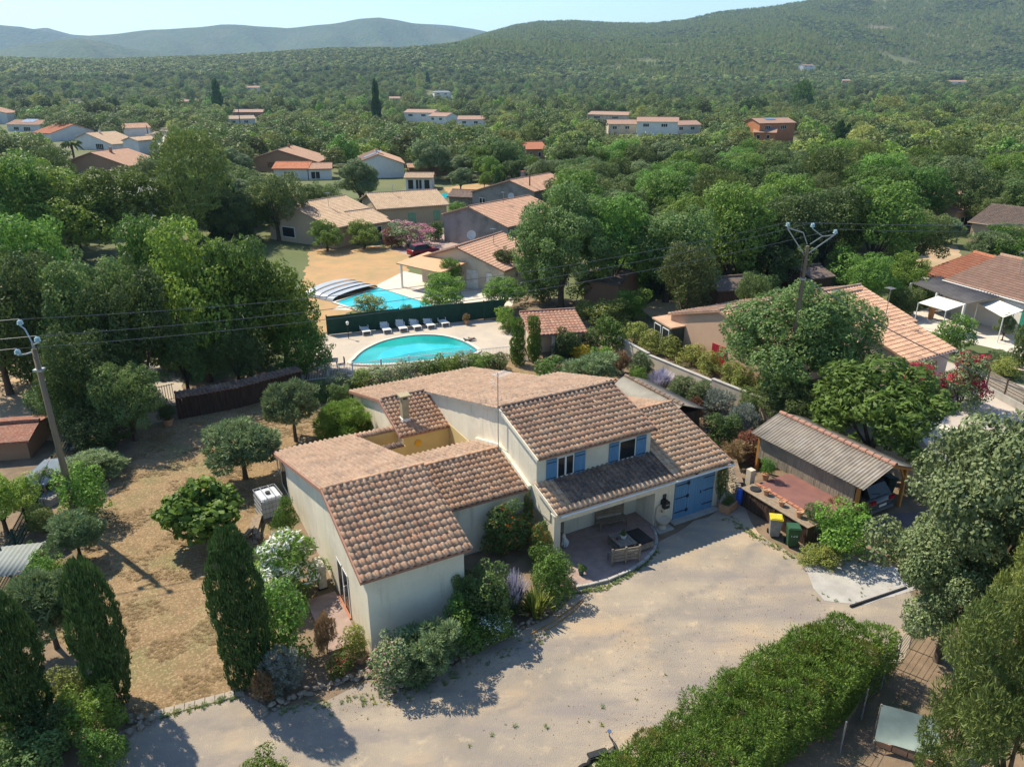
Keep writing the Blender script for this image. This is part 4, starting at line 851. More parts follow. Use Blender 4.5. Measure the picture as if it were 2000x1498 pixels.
for k in range(150): y = .25+k*.0395; z0_ = .86+g_.uniform(-.02, .02); mb.bar((-.06+g_.uniform(-.01, .01), y, z0_), (-.06+g_.uniform(-.01, .01), y+g_.uniform(-.01, .01), 2.12), .036, .02)
tag(mb.build('reed_screen', REEDP, cp), kind='stuff')
sh2 = empty('shed', W(20.7, 8.2), HA, 'low shed with grey corrugated roof tucked behind the garage roof', 'shed')
corr(sh2, (-1.0, 5.1, 2.0), (0, -1, 0), (1.55, 0, .6), 5.4, 1.67, M('pale_fibre_sheet', (.45, .41, .33), (.36, .33, .27), 1.5, .9), panels=2); corr(sh2, (2.5, -.3, 1.9), (0, 1, 0), (-1.95, 0, .7), 5.4, 2.05, FIB, panels=2)
ridge_caps(sh2, (.55, 5.1, 2.62), (.55, -.3, 2.62), TILED, .11, .42); MB().box(-.7, 0, -.1, 2.2, 4.9, 1.9).build('wall', WOODD, sh2)
def shed(label, pL, pR, D, h, wall, roofm, s, z0=0, cat='shed', frac=.5, orient='par'):
    return villa(label, pL, pR, D, h, wall, roofm, s, orient, frac, .25, z0=z0, cat=cat, name='shed', detail=False)
shed('brown tiled shed roof under the trees behind pergola hut', (1140, 590), (1206, 600), 5, 2.2, OCH, TILEB, .3)
shed('dark plank shed with mossy roof under the big oaks', (1400, 606), (1478, 600), 4, 1.9, WOODD, TILEB, .3)
shed('second plank shed beyond the bright green elm', (1582, 580), (1620, 575), 4, 1.9, WOODD, TILEB, .3)
# tiled summer hut by the pool
a = G(1040, 700); hut = empty('pool_hut', (a.x, a.y, 0), R(12), 'small hut with dark red tile roof beside the two columnar cypresses', 'hut')
roofmesh(hut, 4.0, 3.2, 1.9, .22, .3, 'par', .95, TILED if False else tilemat('dark_red_tile', [(.3, .14, .1), (.24, .12, .09), (.34, .18, .13), (.3, .14, .1)], .4), pw=.3)
MB().box(.2, 1.2, 0, 3.8, 3.1, 1.9).build('wall', CREAM, hut)
for x in (.1, 1.6, 3.7): MB().box(x, .1, 0, x+.2, .3, 1.9).build('column', WHITE, hut)
MB().box(1.9, .4, 0, 3.2, 1.1, .8).build('brick_barbecue', TERRA, hut, bevel=.02)
# pool canopy, pools, terrace furniture next door
cn = empty('pool_canopy', G(786, 562), math.atan2(G(862, 578).y-G(786, 562).y, G(862, 578).x-G(786, 562).x), 'peach roofed white pool canopy with glazed back beside rectangular pool', 'canopy')
Lc = (G(862, 578)-G(786, 562)).length
MB().add([(-.3, -.4, 2.5), (Lc+.3, -.4, 2.35), (Lc+.3, 4.4, 2.7), (-.3, 4.4, 2.85), (-.3, -.4, 2.62), (Lc+.3, -.4, 2.47), (Lc+.3, 4.4, 2.82), (-.3, 4.4, 2.97)], [(3, 2, 1, 0), (4, 5, 6, 7), (0, 1, 5, 4), (1, 2, 6, 5), (2, 3, 7, 6), (3, 0, 4, 7)]).build('roof', M('peach_roof', (.6, .36, .2), (.55, .33, .19), 1, .9), cn)
for x, y in ((0, 0), (Lc, 0), (0, 4), (Lc, 4), (Lc*.5, 4)): MB().box(x-.08, y-.08, 0, x+.08, y+.08, 2.45 if y == 0 else 2.7).build('post', WHITE, cn)
MB().box(.1, 3.95, 0, Lc*.5-.1, 4.02, .9).build('parapet', WHITE, cn); MB().box(Lc*.5+.1, 3.96, .1, Lc-.1, 4.0, 2.3).build('glass_wall', M('teal_glass', (.02, .22, .24), None, 2, .1), cn); MB().box(.08, -.04, .1, Lc-.08, .0, .16).build('rail', WHITE, cn)
WATER = M('turquoise_water', (.01, .27, .25), (.03, .40, .36), .35, .05, .2, .03, 2.5); WATER.node_tree.nodes['Principled BSDF'].inputs['Specular IOR Level'].default_value = .5
WATERB = M('bright_pool_water', (.02, .42, .48), (.04, .5, .55), .7, .05, .15, .03, 2.5); COP = M('pool_coping', (.62, .56, .47), (.55, .5, .42), 2, .8)
PX_ = [(690, 712), (694, 702), (706, 690), (724, 679), (750, 668), (785, 660), (825, 656), (865, 658), (900, 667), (922, 678), (932, 688), (905, 696), (840, 705), (760, 712)]
def pool(label, pts, wm, cw=.3, z=.05, px=True, ztop=.05):
    P_ = [G(*q) if px else q for q in pts]; c = sum(P_, Vector())/len(P_); e = empty('swimming_pool', c, 0, label, 'swimming pool'); V = [(p.x-c.x, p.y-c.y) for p in P_]
    def cat_(q, n=3):
        o = []
        for i in range(len(q)):
            p0, p1, p2, p3 = [Vector(q[(i+k-1) % len(q)]) for k in range(4)]
            for j in range(n):
                t = j/n; o.append(.5*((2*p1)+(p2-p0)*t+(2*p0-5*p1+4*p2-p3)*t*t+(3*p1-p0-3*p2+p3)*t**3))
        return o
    Q = cat_(V) if len(V) > 6 else [Vector(v) for v in V]
    me = mesh('water', [(q.x, q.y, z) for q in Q], [tuple(range(len(Q)))], wm); o = link('water', me, None, e)
    out = []; n = len(Q)
    for i in range(n):
        d = (Q[(i+1) % n]-Q[i-1]); nn = Vector((d.y, -d.x)).normalized()
        if (Q[i]+nn*.1).length < Q[i].length: nn = -nn
        out.append(Q[i]+nn*cw)
    mb = MB(); V3 = []
    for q, r_ in zip(Q, out): V3 += [(q.x, q.y, z-.05), (q.x, q.y, z+.07), (r_.x, r_.y, z+.07), (r_.x, r_.y, -.02)]
    F = []
    for i in range(n):
        j = (i+1) % n
        for k in range(3): F.append((i*4+k, j*4+k, j*4+k+1, i*4+k+1))
    mb.add(V3, F); mb.build('coping', COP, e)
    if len(V) > 6:
        tb_ = MB()
        for i in range(n):
            a_, b_ = Q[i], Q[(i+1) % n]; ia = a_+(a_-out[i])/cw*.16; ib_ = b_+(b_-out[(i+1) % n])/cw*.16; tb_.add([(a_.x, a_.y, z+.006), (b_.x, b_.y, z+.006), (ib_.x, ib_.y, z+.006), (ia.x, ia.y, z+.006)], [(0, 1, 2, 3)])
        tb_.build('tile_band', M('pool_tile_band', (.01, .12, .14), (.03, .22, .22), 9, .15), e)
    return e
pl1 = pool('curved turquoise swimming pool on the terrace behind white railing', PX_, WATER)
st_ = [(745, 690), (775, 678), (820, 672), (880, 674), (905, 680), (860, 683), (800, 692), (765, 700), (735, 704)]
MBs = mesh('pool_step', [tuple(G(*q)-pl1.location+Vector((0, 0, .058))) for q in st_], [tuple(range(len(st_)))], WATERB); link('step', MBs, None, pl1)
pl2 = pool('rectangular bright turquoise pool with telescopic cover next door', [(655, 592), (740, 564), (846, 598), (770, 630)], WATERB, .35)
pool('small far turquoise pool left of the tan villa', [(555, 432), (580, 425), (582, 435), (560, 440)], WATERB, .3)
pool('small far turquoise pool between the cabin and pavilion', [(856, 380), (880, 378), (878, 388), (860, 388)], WATERB, .3)
# telescopic cover: arched segments
a, b = G(650, 590), G(738, 563); d_ = (b-a); rzc = math.atan2(d_.y, d_.x)
pc = empty('pool_cover', a, rzc, 'grey arched telescopic pool cover pushed to one end of the rectangular pool', 'pool cover')
Lw = d_.length; back = 5.0
for k in range(4):
    y0 = k*.95; hh = .5+.09*k; V = []; F = []
    for j, y in enumerate((y0, y0+1.0)):
        for i in range(13): t = PI*i/12; V.append((Lw/2-Lw/2*math.cos(t), y, hh*math.sin(t)**.6+.05))
    F = [(i, i+1, 14+i, 13+i) for i in range(12)]
    MB().add(V, F).build('cover_segment', M('cover_sheet', (.42, .45, .47), (.38, .41, .43), 1, .35) if k == 0 else bpy.data.materials['cover_sheet'], pc); MB().tube(V[:13], .022, 5).build('cover_rib', GALV, pc)
# sun loungers
def lounger():
    e = empty('sun_lounger', (0, 0, 0)); S_ = MB()
    for i in range(9): S_.box(.0+i*.13, -.3, .33, .115+i*.13, .3, .37)
    tag(S_.build('seat', WHITE, e), None); B2 = MB(); a0 = R(52)
    for i in range(7):
        t = i*.115; B2.bar((-.02-t*math.cos(a0), -.29, .36+t*math.sin(a0)), (-.02-t*math.cos(a0), .29, .36+t*math.sin(a0)), .095, .03, Vector((math.sin(a0), 0, math.cos(a0))))
    B2.bar((0, -.29, .36), (-.5, -.29, .99), .04).bar((0, .29, .36), (-.5, .29, .99), .04); B2.build('backrest', WHITE, e)
    MB().bar((-.7, -.32, .32), (1.2, -.32, .32), .05, .07).bar((-.7, .32, .32), (1.2, .32, .32), .05, .07).bar((-.68, -.32, .32), (-.68, .32, .32), .05).build('frame', WHITE, e)
    for s in (-1, 1):
        MB().bar((-.6, s*.32, 0), (-.6, s*.32, .3), .06).build('leg', WHITE, e); MB().bar((1.1, s*.32, 0), (1.1, s*.32, .3), .06).build('leg', WHITE, e)
        MB().bar((-.35, s*.35, .55), (.2, s*.35, .55), .05, .03).bar((.15, s*.35, .3), (.15, s*.35, .55), .04).bar((-.3, s*.35, .3), (-.3, s*.35, .55), .04).build('armrest', WHITE, e)
    return e
lg = lounger(); LP = [(711, 648), (751, 645), (782, 642), (808, 639), (835, 636), (862, 632)]
lab = ['leftmost of the six white sun loungers, nearest the garden lamp', 'second white sun lounger from the left in the row', 'third white sun lounger from the left in the row', 'fourth white sun lounger from left in the row', 'fifth white sun lounger from left in the row', 'rightmost of six white sun loungers, nearest the potted plant']
hd = G(724, 655)-G(707, 636); rzl = math.atan2(hd.y, hd.x)
for i, q in enumerate(LP):
    p = G(*q); o = lg if i == 0 else copy_tree(lg)
    o.location = p; o.rotation_euler = (0, 0, rzl+rnd.uniform(-.06, .06)); tag(o, lab[i], 'sun lounger', 'white sun loungers lined up by the dark green fence')

# ================================================================ FENCES, WALLS, POLES
def run(pts, f, step):                                   # walk a polyline, calling f(p, q, k)
    k = 0
    for a, b in zip(pts[:-1], pts[1:]):
        n = max(1, round((b-a).length/step))
        for i in range(n): f(a.lerp(b, i/n), a.lerp(b, (i+1)/n), k); k += 1
# cane fence with tiled top
rf = empty('reed_fence', (0, 0, 0), 0, 'long dark cane fence topped with terracotta tiles behind the olive trees', 'fence')
FP = [G(350, 819), G(470, 796), G(592, 762)]; g_ = random.Random(5); cane = MB()
def cf(p, q, k): cane.bar(p+Vector((0, g_.uniform(-.02, .02), 0)), p+Vector((0, g_.uniform(-.02, .02), 1.42+g_.uniform(-.05, .04))), .05, .05)
run(FP, cf, .06); tag(cane.build('canes', WOODD, rf), kind='stuff')
run(FP, lambda p, q, k: MB().bar(p+Vector((0, .12, 0)), p+Vector((0, .12, 1.5)), .12).build('post', WOODD, rf), 2.2)
for a, b in zip(FP[:-1], FP[1:]):
    d_ = (b-a); side = Vector((-d_.y, d_.x, 0)).normalized(); roof_tiles(rf, a-side*.22+Vector((0, 0, 1.42)), d_, side+Vector((0, 0, .22)), d_.length, .8, TILED)
    MB().bar(a+side*.2+Vector((0, 0, 1.42)), b+side*.2+Vector((0, 0, 1.42)), .7, .05).build('board', WOODD, rf)
def fence(name, label, pts, h, step, w_, m, rails=2, cat='fence', single=False, posts=0, t=.02):
    e = empty(name, (0, 0, 0), 0, label, cat); mb = MB()
    run(pts, lambda p, q, k: (mb.bar(p+Vector((0, 0, .05)), p+Vector((0, 0, h)), w_, t)), step); tag(mb.build('pickets', m, e), kind='stuff')
    for r_ in range(rails):
        z = .12+(h-.2)*r_/max(1, rails-1)
        for a, b in zip(pts[:-1], pts[1:]): MB().bar(a+Vector((0, 0, z)), b+Vector((0, 0, z)), .035).build('rail', m, e)
    if posts: run(pts, lambda p, q, k: MB().box(p.x-.04, p.y-.04, 0, p.x+.04, p.y+.04, h+.05).build('post', m, e), posts)
    return e
fence('railing', 'white metal railing round the front of the curved pool', [G(592, 746), G(690, 735), G(800, 722), G(920, 708), G(1000, 700), G(1040, 706)], 1.05, .11, .018, WHITE, 2, 'railing', posts=2.2)
fence('railing', 'short grey picket railing left of the cane fence', [G(262, 800), G(345, 780)], 1.2, .16, .05, WOODG, 2, 'railing')
gf = empty('screen_fence', (0, 0, 0), 0, 'dark green screening fence behind the row of white sun loungers', 'fence')
GF = [G(640, 655), G(780, 640), G(985, 620)]
for a, b in zip(GF[:-1], GF[1:]):
    n = round((b-a).length/2)
    for k in range(n): p, q = a.lerp(b, k/n), a.lerp(b, (k+1)/n-.004); MB().bar(p+Vector((0, 0, .85)), q+Vector((0, 0, .85+.02*(k % 2))), .05, 1.6+.05*(k % 3)).build('panel', GREENN, gf); MB().box(p.x-.04, p.y+.04, 0, p.x+.04, p.y+.12, 1.75).build('post', GREENN, gf)
# garden wall at the right, stepping down
gw = empty('garden_wall', (0, 0, 0), 0, 'long cream garden wall stepping down behind the shrubs at right', 'wall')
WP = [(1192, 680), (1265, 722), (1388, 775), (1500, 822), (1600, 905)]; hts = [1.25, 1.15, 1.3, 1.15]
for i in range(4):
    a, b = G(*WP[i]), G(*WP[i+1]); MB().bar(a+Vector((0, 0, hts[i]/2)), b+Vector((0, 0, hts[i]/2)), .2, hts[i]).build('wall_section', CREAM, gw); MB().bar(a+Vector((0, 0, hts[i]+.025)), b+Vector((0, 0, hts[i]+.025)), .26, .046).build('coping', CONC, gw)
cw = empty('carport_wall', (0, 0, 0), 0, 'grey rendered wall behind the car and dark wheeled bin', 'wall'); MB().bar(G(1700, 905)+Vector((0, 0, .7)), G(1850, 985)+Vector((0, 0, .7)), .18, 1.4).build('wall_section', CREAM, cw)
bf = empty('board_fence', (0, 0, 0), 0, 'grey board fence on a low wall beside the crimson oleander at right', 'fence')
a, b = G(1925, 765), G(2080, 850); MB().bar(a+Vector((0, 0, .25)), b+Vector((0, 0, .25)), .2, .5).build('base_wall', CONC, bf)
for k in range(5): MB().bar(a+Vector((0, 0, .62+k*.2)), b+Vector((0, 0, .62+k*.2)), .03, .16).build('board', WOODG, bf)
run([a, b], lambda p, q, k: MB().box(p.x-.05, p.y+.02, 0, p.x+.05, p.y+.12, 1.6).build('post', WOODD, bf), 1.8)
# utility poles and wires
def pole(label, base, h, rr=.16, m=POLEW):
    e = empty('utility_pole', base, 0, label, 'utility pole'); MB().tube([(0, 0, -.1), (0, 0, h*.5), (0, 0, h)], [rr, rr*.85, rr*.68], 10).build('pole', m, e, smooth=True); return e
def insul(e, p):
    o = MB().lathe([(0, 0), (.05, 0), (.05, .06), (.13, .07), (.13, .1), (.05, .12), (.12, .15), (.12, .18), (.05, .2), (.1, .23), (.04, .28), (0, .3)], 10, p).build('insulator', GLASSI, e)
pb = G(153, 1027); p1 = pole('leaning-looking wooden utility pole with three insulators at the left of lawn', pb, 8.9)
i1 = [(-.55, .35, 9.85), (.45, -.3, 9.3), (-.5, -.35, 8.75)]
MB().bar((0, 0, 8.6), (0, 0, 9.2), .08).tube([(0, 0, 9.1), (.45, -.3, 9.3)], .035, 6).tube([(0, 0, 9.2), (-.3, .2, 9.75), (-.55, .35, 9.85)], .035, 6).tube([(0, 0, 8.8), (-.25, -.2, 8.75), (-.5, -.35, 8.75)], .035, 6).build('bracket', GALV, p1)
for q in i1: insul(p1, q)
MB().bar((0, 0, 7.9), (0, 0, 8.0), .36).build('strap', GALV, p1)
b2 = G(1529, 812); p2 = empty('utility_pole', b2, R(-20), 'tall brown beam pole with Y-shaped insulator bracket behind the grey-green elm', 'utility pole')
H2 = 0
for hh in np.linspace(6, 18, 300):
    if pix(b2.x, b2.y, hh)[1] > 480: H2 = hh
MB().add([(-.16, -.2, -.1), (.16, -.2, -.1), (.16, .2, -.1), (-.16, .2, -.1), (-.09, -.13, H2), (.09, -.13, H2), (.09, .13, H2), (-.09, .13, H2)], [(3, 2, 1, 0), (4, 5, 6, 7), (0, 1, 5, 4), (1, 2, 6, 5), (2, 3, 7, 6), (3, 0, 4, 7)]).build('pole', POLEW, p2, bevel=.02)
MB().box(-.17, -.21, H2*.1, -.163, .21, H2*.97).box(.163-.02, -.21, 0, .15, -.2, 1).build('edge', WOODD, p2)
i2 = [(-1.25, 0, H2+1.0), (.1, .0, H2+1.05), (1.35, .0, H2+.75)]
MB().bar((0, 0, H2-.7), (-1.25, 0, H2+.95), .06).bar((-.05, 0, H2+.1), (-.35, 0, H2+.75), .05).bar((-.35, 0, H2+.75), (-1.25, 0, H2+.97), .05).bar((.0, 0, H2-.5), (1.3, 0, H2+.7), .06).bar((.1, 0, H2+.1), (.7, 0, H2+.6), .05).bar((.1, 0, H2+1.02), (.7, 0, H2+.6), .05).bar((.7, 0, H2+.6), (1.35, 0, H2+.72), .05).build('bracket', GALV, p2)
for q in i2: insul(p2, q)
MB().bar((0, 0, H2-2.0), (0, 0, H2-1.9), .3, .34).build('strap', GALV, p2)
def wire(label, a, b, sag, r_=.014, group='power lines strung between the two poles'):
    a = Vector(a); b = Vector(b); n = 28; pts = [a.lerp(b, k/n)-Vector((0, 0, sag*4*(k/n)*(1-k/n))) for k in range(n+1)]
    tag(MB().tube(pts, r_, 5).build('power_line', WIRE), label, 'power line', group)
m2 = Matrix.Translation(b2) @ Matrix.Rotation(R(-20), 4, 'Z')
for q1, q2, nme in zip(i1, i2, ('topmost', 'middle', 'lowest')):
    A1 = pb+Vector(q1)+Vector((0, 0, .3)); A2 = m2 @ (Vector(q2)+Vector((0, 0, .3)))
    wire(nme+' of the three power lines between left pole and right pole', A1, A2, .9); dd = (A1-A2).normalized(); wire(nme+' power line leaving the left pole toward the left edge', A1, A1+Vector((-40, -13, .8)), .3)
    wire(nme+' power line running from right pole off to the right edge', A2, A2+Vector((60, 22, -1.5)), 1.0)
wire('thick service cable sloping from right pole to the lower right edge', m2 @ Vector((.1, 0, H2-1.9)), G(2110, 800, 2.5), .7, .03)
pole('dark utility pole in front of the grey stone-cornered house', G(1034, 420), tall(1034, 420, 335), .14, WOODD); pole('dark leaning pole beside the hamlet at upper left', G(291, 275), tall(291, 275, 246), .2, WOODD)
pole('small wooden pole beside the road at far left', G(137, 203), 9, .22, WOODD); pole('short grey post beside the peach house', G(1627, 735), 2.4, .07, WOODG)
pole('thin dark pole between the hamlet trees, left of tall cypress', G(470, 250), 9, .2, WOODD)

# ================================================================ CARPORT CAR, DECK, BINS
CARP = M('dark_grey_car_paint', (.09, .095, .10), (.10, .105, .11), 1, .22, metal=.3); REDC = M('dark_red_car_paint', (.22, .012, .015), None, 1, .25); WHC = M('white_car_paint', (.7, .7, .7), None, 1, .3)
RUB = M('tyre_rubber', (.015, .015, .015), None, 5, .8); LAMPR = M('red_lamp_lens', (.35, .01, .01), None, 5, .15); CHR = M('chrome', (.6, .6, .62), None, 5, .2, metal=1); PLATE = M('number_plate', (.65, .65, .6), None, 5, .5)
def car(label, loc, rz, paint, L=4.5, Wd=1.8, Hh=1.5, detail=True, group=None):
    """rear at x=0, front at x=L"""
    e = empty('parked_car', loc, rz, label, 'car', group)
    lo = [(0.02, .28), (0, .55), (.03, .86), (.25, .93), (1.0, .97), (3.2, .95), (4.2, .8), (4.45, .62), (4.5, .35), (4.35, .22), (.2, .22)]; sx = L/4.5; sz = Hh/1.5
    V = []; F = []; n = len(lo)
    sec = [(-Wd/2+.0, .93), (-Wd/2*.9, 1), (Wd/2*.9, 1), (Wd/2, .93)]
    for yy, k in ((-Wd/2, .965), (-Wd/2*.86, 1.0), (Wd/2*.86, 1.0), (Wd/2, .965)):
        for x, z in lo: V.append(((x-L/2/sx)*k*sx+L/2, yy, z*sz*(k if z > .6 else 1)))
    for j in range(3):
        for i in range(n): F.append((j*n+i, j*n+(i+1) % n, (j+1)*n+(i+1) % n, (j+1)*n+i))
    F += [tuple(range(n)), tuple(range(4*n-1, 3*n-1, -1))]; MB().add(V, F).build('body', paint, e, bevel=.02, smooth=True)
    cab = [(.22, .93), (.55, 1.42), (1.0, 1.5), (2.3, 1.48), (3.25, .95)]; V = []
    for yy, k in ((-Wd/2*.93, 0), (-Wd/2*.76, 1), (Wd/2*.76, 1), (Wd/2*.93, 0)): V += [(x*sx, yy, (z if k else .93)*sz) for x, z in cab]
    n = len(cab); F = []
    for j in range(3): F += [(j*n+i, j*n+i+1, (j+1)*n+i+1, (j+1)*n+i) for i in range(n-1)]
    g = MB().add(V, F).build('window_band', DARKW, e); 
    MB().add([(.62*sx, -Wd/2*.77, 1.445*sz), (1.0*sx, -Wd/2*.77, 1.512*sz), (2.3*sx, -Wd/2*.77, 1.495*sz), (2.45*sx, -Wd/2*.77, 1.42*sz), (.62*sx, Wd/2*.77, 1.445*sz), (1.0*sx, Wd/2*.77, 1.512*sz), (2.3*sx, Wd/2*.77, 1.495*sz), (2.45*sx, Wd/2*.77, 1.42*sz)], [(0, 1, 5, 4), (1, 2, 6, 5), (2, 3, 7, 6)]).build('car_roof', paint, e)
    for x in (.85*sx, 3.6*sx):
        for s in (-1, 1):
            w_ = MB().tube([(x, s*(Wd/2-.2), .32), (x, s*(Wd/2+.01), .32)], .32, 16).build('wheel', RUB, e)
            if detail: MB().tube([(x, s*(Wd/2+.0), .32), (x, s*(Wd/2+.02), .32)], .19, 10).build('rim', CHR, w_)
    if detail:
        for s in (-1, 1):
            MB().box(-.03, s*.5 if s > 0 else -.86, .72, .12, .86 if s > 0 else -.5, .88).build('tail_light', LAMPR, e, bevel=.02); MB().box(-.012, s*.45-.2, .3, .02, s*.45+.2, .4).build('reflector', LAMPR, e)
            MB().box(2.55, s*(Wd/2+.02)-.08, .98, 2.75, s*(Wd/2+.02)+.08, 1.12).build('mirror', paint, e, bevel=.03); MB().bar((.7, s*.62, 1.53), (2.3, s*.62, 1.53), .03).build('roof_rail', CHR, e)
        MB().box(-.035, -.45, .66, -.01, .45, .69).build('trim', CHR, e); MB().box(-.04, -.26, .5, -.012, .26, .62).build('number_plate', PLATE, e); MB().box(-.06, -.85, .24, .25, .85, .42).build('bumper', M('grey_plastic', (.12, .12, .12), None, 5, .6), e, bevel=.03)
        MB().bar((.24, -.1, 1.0), (.3, .45, 1.12), .02).build('wiper', IRON, e)
    return e
car('dark grey estate car parked nose-in under the timber carport', W(25.0, -2.55), HA+PI/2, CARP)
car('dark red hatchback parked on the pink gravel behind canopy', G(800, 503), R(35), REDC, 3.9, 1.7, 1.5, False); car('white van parked among the trees at upper left', G(178, 255), R(-20), WHC, 5, 2, 2.1, False)
car('white car parked beyond the white gabled house', G(855, 335), R(30), WHC, 4.2, 1.75, 1.5, False); car('dark car parked left of the white car beyond gabled house', G(838, 335), R(10), CARP, 4.2, 1.75, 1.5, False)
# raised bar / deck beside the garage
dk = empty('raised_deck', W(19.65, -2.7), HA, 'raised plank shelf with cane side wall and mauve terrace beside the carport', 'deck')
mb = MB(); g_ = random.Random(9)
for k in range(62): y = .1+k*.063; mb.bar((0, y, 0), (g_.uniform(-.02, .02), y+g_.uniform(-.01, .01), .92), .05, .04)
tag(mb.build('canes', WOODD, dk), kind='stuff')
for k in range(4): MB().box(-.08+k*.215, .0, .95, .125+k*.215, 4.15, .99).build('plank', WOOD, dk)
MB().box(.06, .02, -.05, 3.4, 4.1, .93).build('base', PINEW if False else WOODD, dk)
for k in range(12): MB().box(.8, .05+k*.335, .94, .98, .365+k*.335, 1.03).build('edge_tile', TERRA, dk, bevel=.01)
MB().box(.99, .05, .931, 3.3, 4.08, .955).build('terrace', M('mauve_terrace', (.22, .1, .08), (.17, .08, .07), 1.5, .85), dk)
for y in (.05, 2.0, 4.0): MB().box(-.06, y-.05, 0, .04, y+.05, .95).build('post', WOODD, dk)
POT = M('clay_pot', (.5, .26, .14), (.44, .23, .13), 6, .85)
def pot(label, loc, r_=.17, h=.3, m=POT, key=None, ph=.3, pw=.4, cat='plant pot'):
    e = empty('plant_pot', loc, 0, label, cat); MB().lathe([(0, 0), (r_*.7, 0), (r_*.95, h*.85), (r_*1.08, h*.86), (r_*1.08, h), (r_*.9, h), (r_*.88, h*.88), (0, h*.86)], 18).build('pot', m, e)
    MB().lathe([(0, h*.87), (r_*.86, h*.87)], 14).build('soil', SOIL, e)
    if key: o = link('plant', PROTO[key][0], None, e, (0, 0, h*.8), None, (pw, pw, ph))
    return e
pot('clay pot at the upper end of the plank shelf', W(20.15, .35, .99)); pot('clay pot in the middle of the plank shelf', W(20.0, -.75, .99), .16, .27); pot('clay pot at the lower end of the plank shelf', W(19.95, -1.85, .99), .17, .32)
tag(MB().lathe([(0, 0), (.26, 0), (.27, .05), (.2, .06), (0, .04)], 16, W(20.05, .95, 1.0)).build('dish', IRON), 'round black dish lying on the plank shelf by white post', 'dish')
tag(MB().box(-.16, -.16, 0, .16, .16, 1.55).build('pillar', CREAM), 'square white pillar at the back end of the plank shelf', 'pillar').matrix_basis = Matrix.Translation(W(20.6, 1.85, 0)) @ Matrix.Rotation(HA, 4, 'Z')
pot('tall leafy potted shrub beside the white pillar', W(21.3, 1.5, .95), .2, .35, POT, 'shrubG', 1.0, .9)
tag(MB().lathe([(0, 0), (.14, .02), (.17, .35), (.12, .75), (0, .8)], 14).build('float', M('blue_plastic', (.02, .1, .5), None, 4, .4)), 'bright blue elongated float hanging on the deck corner', 'float').matrix_basis = Matrix.Translation(W(19.45, 1.35, .2))
tag(MB().lathe([(0, 0), (.2, 0), (.22, .1), (.2, .2), (.22, .4), (.2, .55), (.22, .65), (.2, .78), (0, .78)], 16, W(19.5, 3.3)).build('drum', M('ochre_plastic', (.55, .3, .02), None, 5, .5)), 'yellow ochre drum standing between garage and stone wall', 'drum')
# dry-stone wall: every stone a piece
sw = empty('stone_wall', (0, 0, 0), 0, 'low dry-stone retaining wall between the garage and the deck', 'wall'); stm = []
for k in range(5):
    b_ = bmesh.new(); bmesh.ops.create_icosphere(b_, subdivisions=1, radius=.5)
    for v in b_.verts: v.co = Vector((v.co.x, v.co.y*.8, v.co.z*.62))*(1+noise.noise(v.co*3+Vector((k*7, 0, 0)))*.45)
    me = bpy.data.meshes.new('stone'); b_.to_mesh(me); b_.free(); me.materials.append(STONE); stm.append(me)
def stone(parent, p, s): return link('stone', rnd.choice(stm), None, parent, p, (rnd.uniform(-.4, .4), rnd.uniform(-.4, .4), rnd.uniform(0, 6.28)), (s*rnd.uniform(.8, 1.3), s*rnd.uniform(.8, 1.3), s*rnd.uniform(.7, 1)))
for j in range(6):
    for i in range(11): stone(sw, W(19.65+i*.16*(1 if i < 4 else .9)*.9+rnd.uniform(-.03, .03), 1.65+i*.19, .1+j*.16), .27)
MB().bar(W(20.0, 1.9, .5), W(21.5, 3.9, .5), .3, .9).build('core', SOIL, sw)
# wheeled bins
def bin_(label, loc, rz, body, lid, num=None, open_=0):
    e = empty('wheeled_bin', loc, rz, label, 'wheeled bin', 'wheeled rubbish bins')
    MB().add([(-.2, -.22, .08), (.2, -.22, .08), (.2, .22, .02), (-.2, .22, .02), (-.27, -.3, .98), (.27, -.3, .98), (.27, .28, .98), (-.27, .28, .98)], [(3, 2, 1, 0), (4, 5, 6, 7), (0, 1, 5, 4), (1, 2, 6, 5), (2, 3, 7, 6), (3, 0, 4, 7)]).build('body', body, e, bevel=.02)
    MB().box(-.29, -.32, .985, .29, .3, 1.03).box(-.25, -.28, 1.031, .25, .24, 1.06).build('lid', lid, e, bevel=.015)
    for s in (-1, 1): MB().tube([(s*.22, .27, .1), (s*.28, .27, .1)], .1, 12).build('wheel', RUB, e)
    MB().bar((-.22, .34, .95), (.22, .34, .95), .03).build('handle', body, e)
    if num:
        c = bpy.data.curves.new('number', 'FONT'); c.body = num; c.size = .22; c.extrude = .002; c.align_x = 'CENTER'; t = bpy.data.objects.new('number', c); dg = bpy.context.evaluated_depsgraph_get()
        me = bpy.data.meshes.new_from_object(t.evaluated_get(dg)) if False else None
        col.objects.link(t); bpy.context.view_layer.update(); me = bpy.data.meshes.new_from_object(t.evaluated_get(bpy.context.evaluated_depsgraph_get())); bpy.data.objects.remove(t)
        me.materials.clear(); o = link('number', me, WHITE, e, (0, -.278, .62), (R(85), 0, 0))
    return e
gp = M('grey_plastic_bin', (.27, .27, .26), None, 5, .5); grp = M('green_plastic_bin', (.035, .10, .045), None, 5, .45); dgp = M('dark_green_plastic', (.02, .04, .035), None, 5, .45)
bin_('grey wheeled bin with yellow lid by the cane wall', G(1511, 1046), R(-12), gp, M('yellow_lid', (.62, .5, .03), None, 5, .45)); bin_('green wheeled bin with white number 136 by the leafy bush', G(1545, 1065), R(-8), grp, grp, '136'); bin_('dark wheeled bin standing right of the car', W(27.0, -1.4), HA-.2, dgp, dgp)
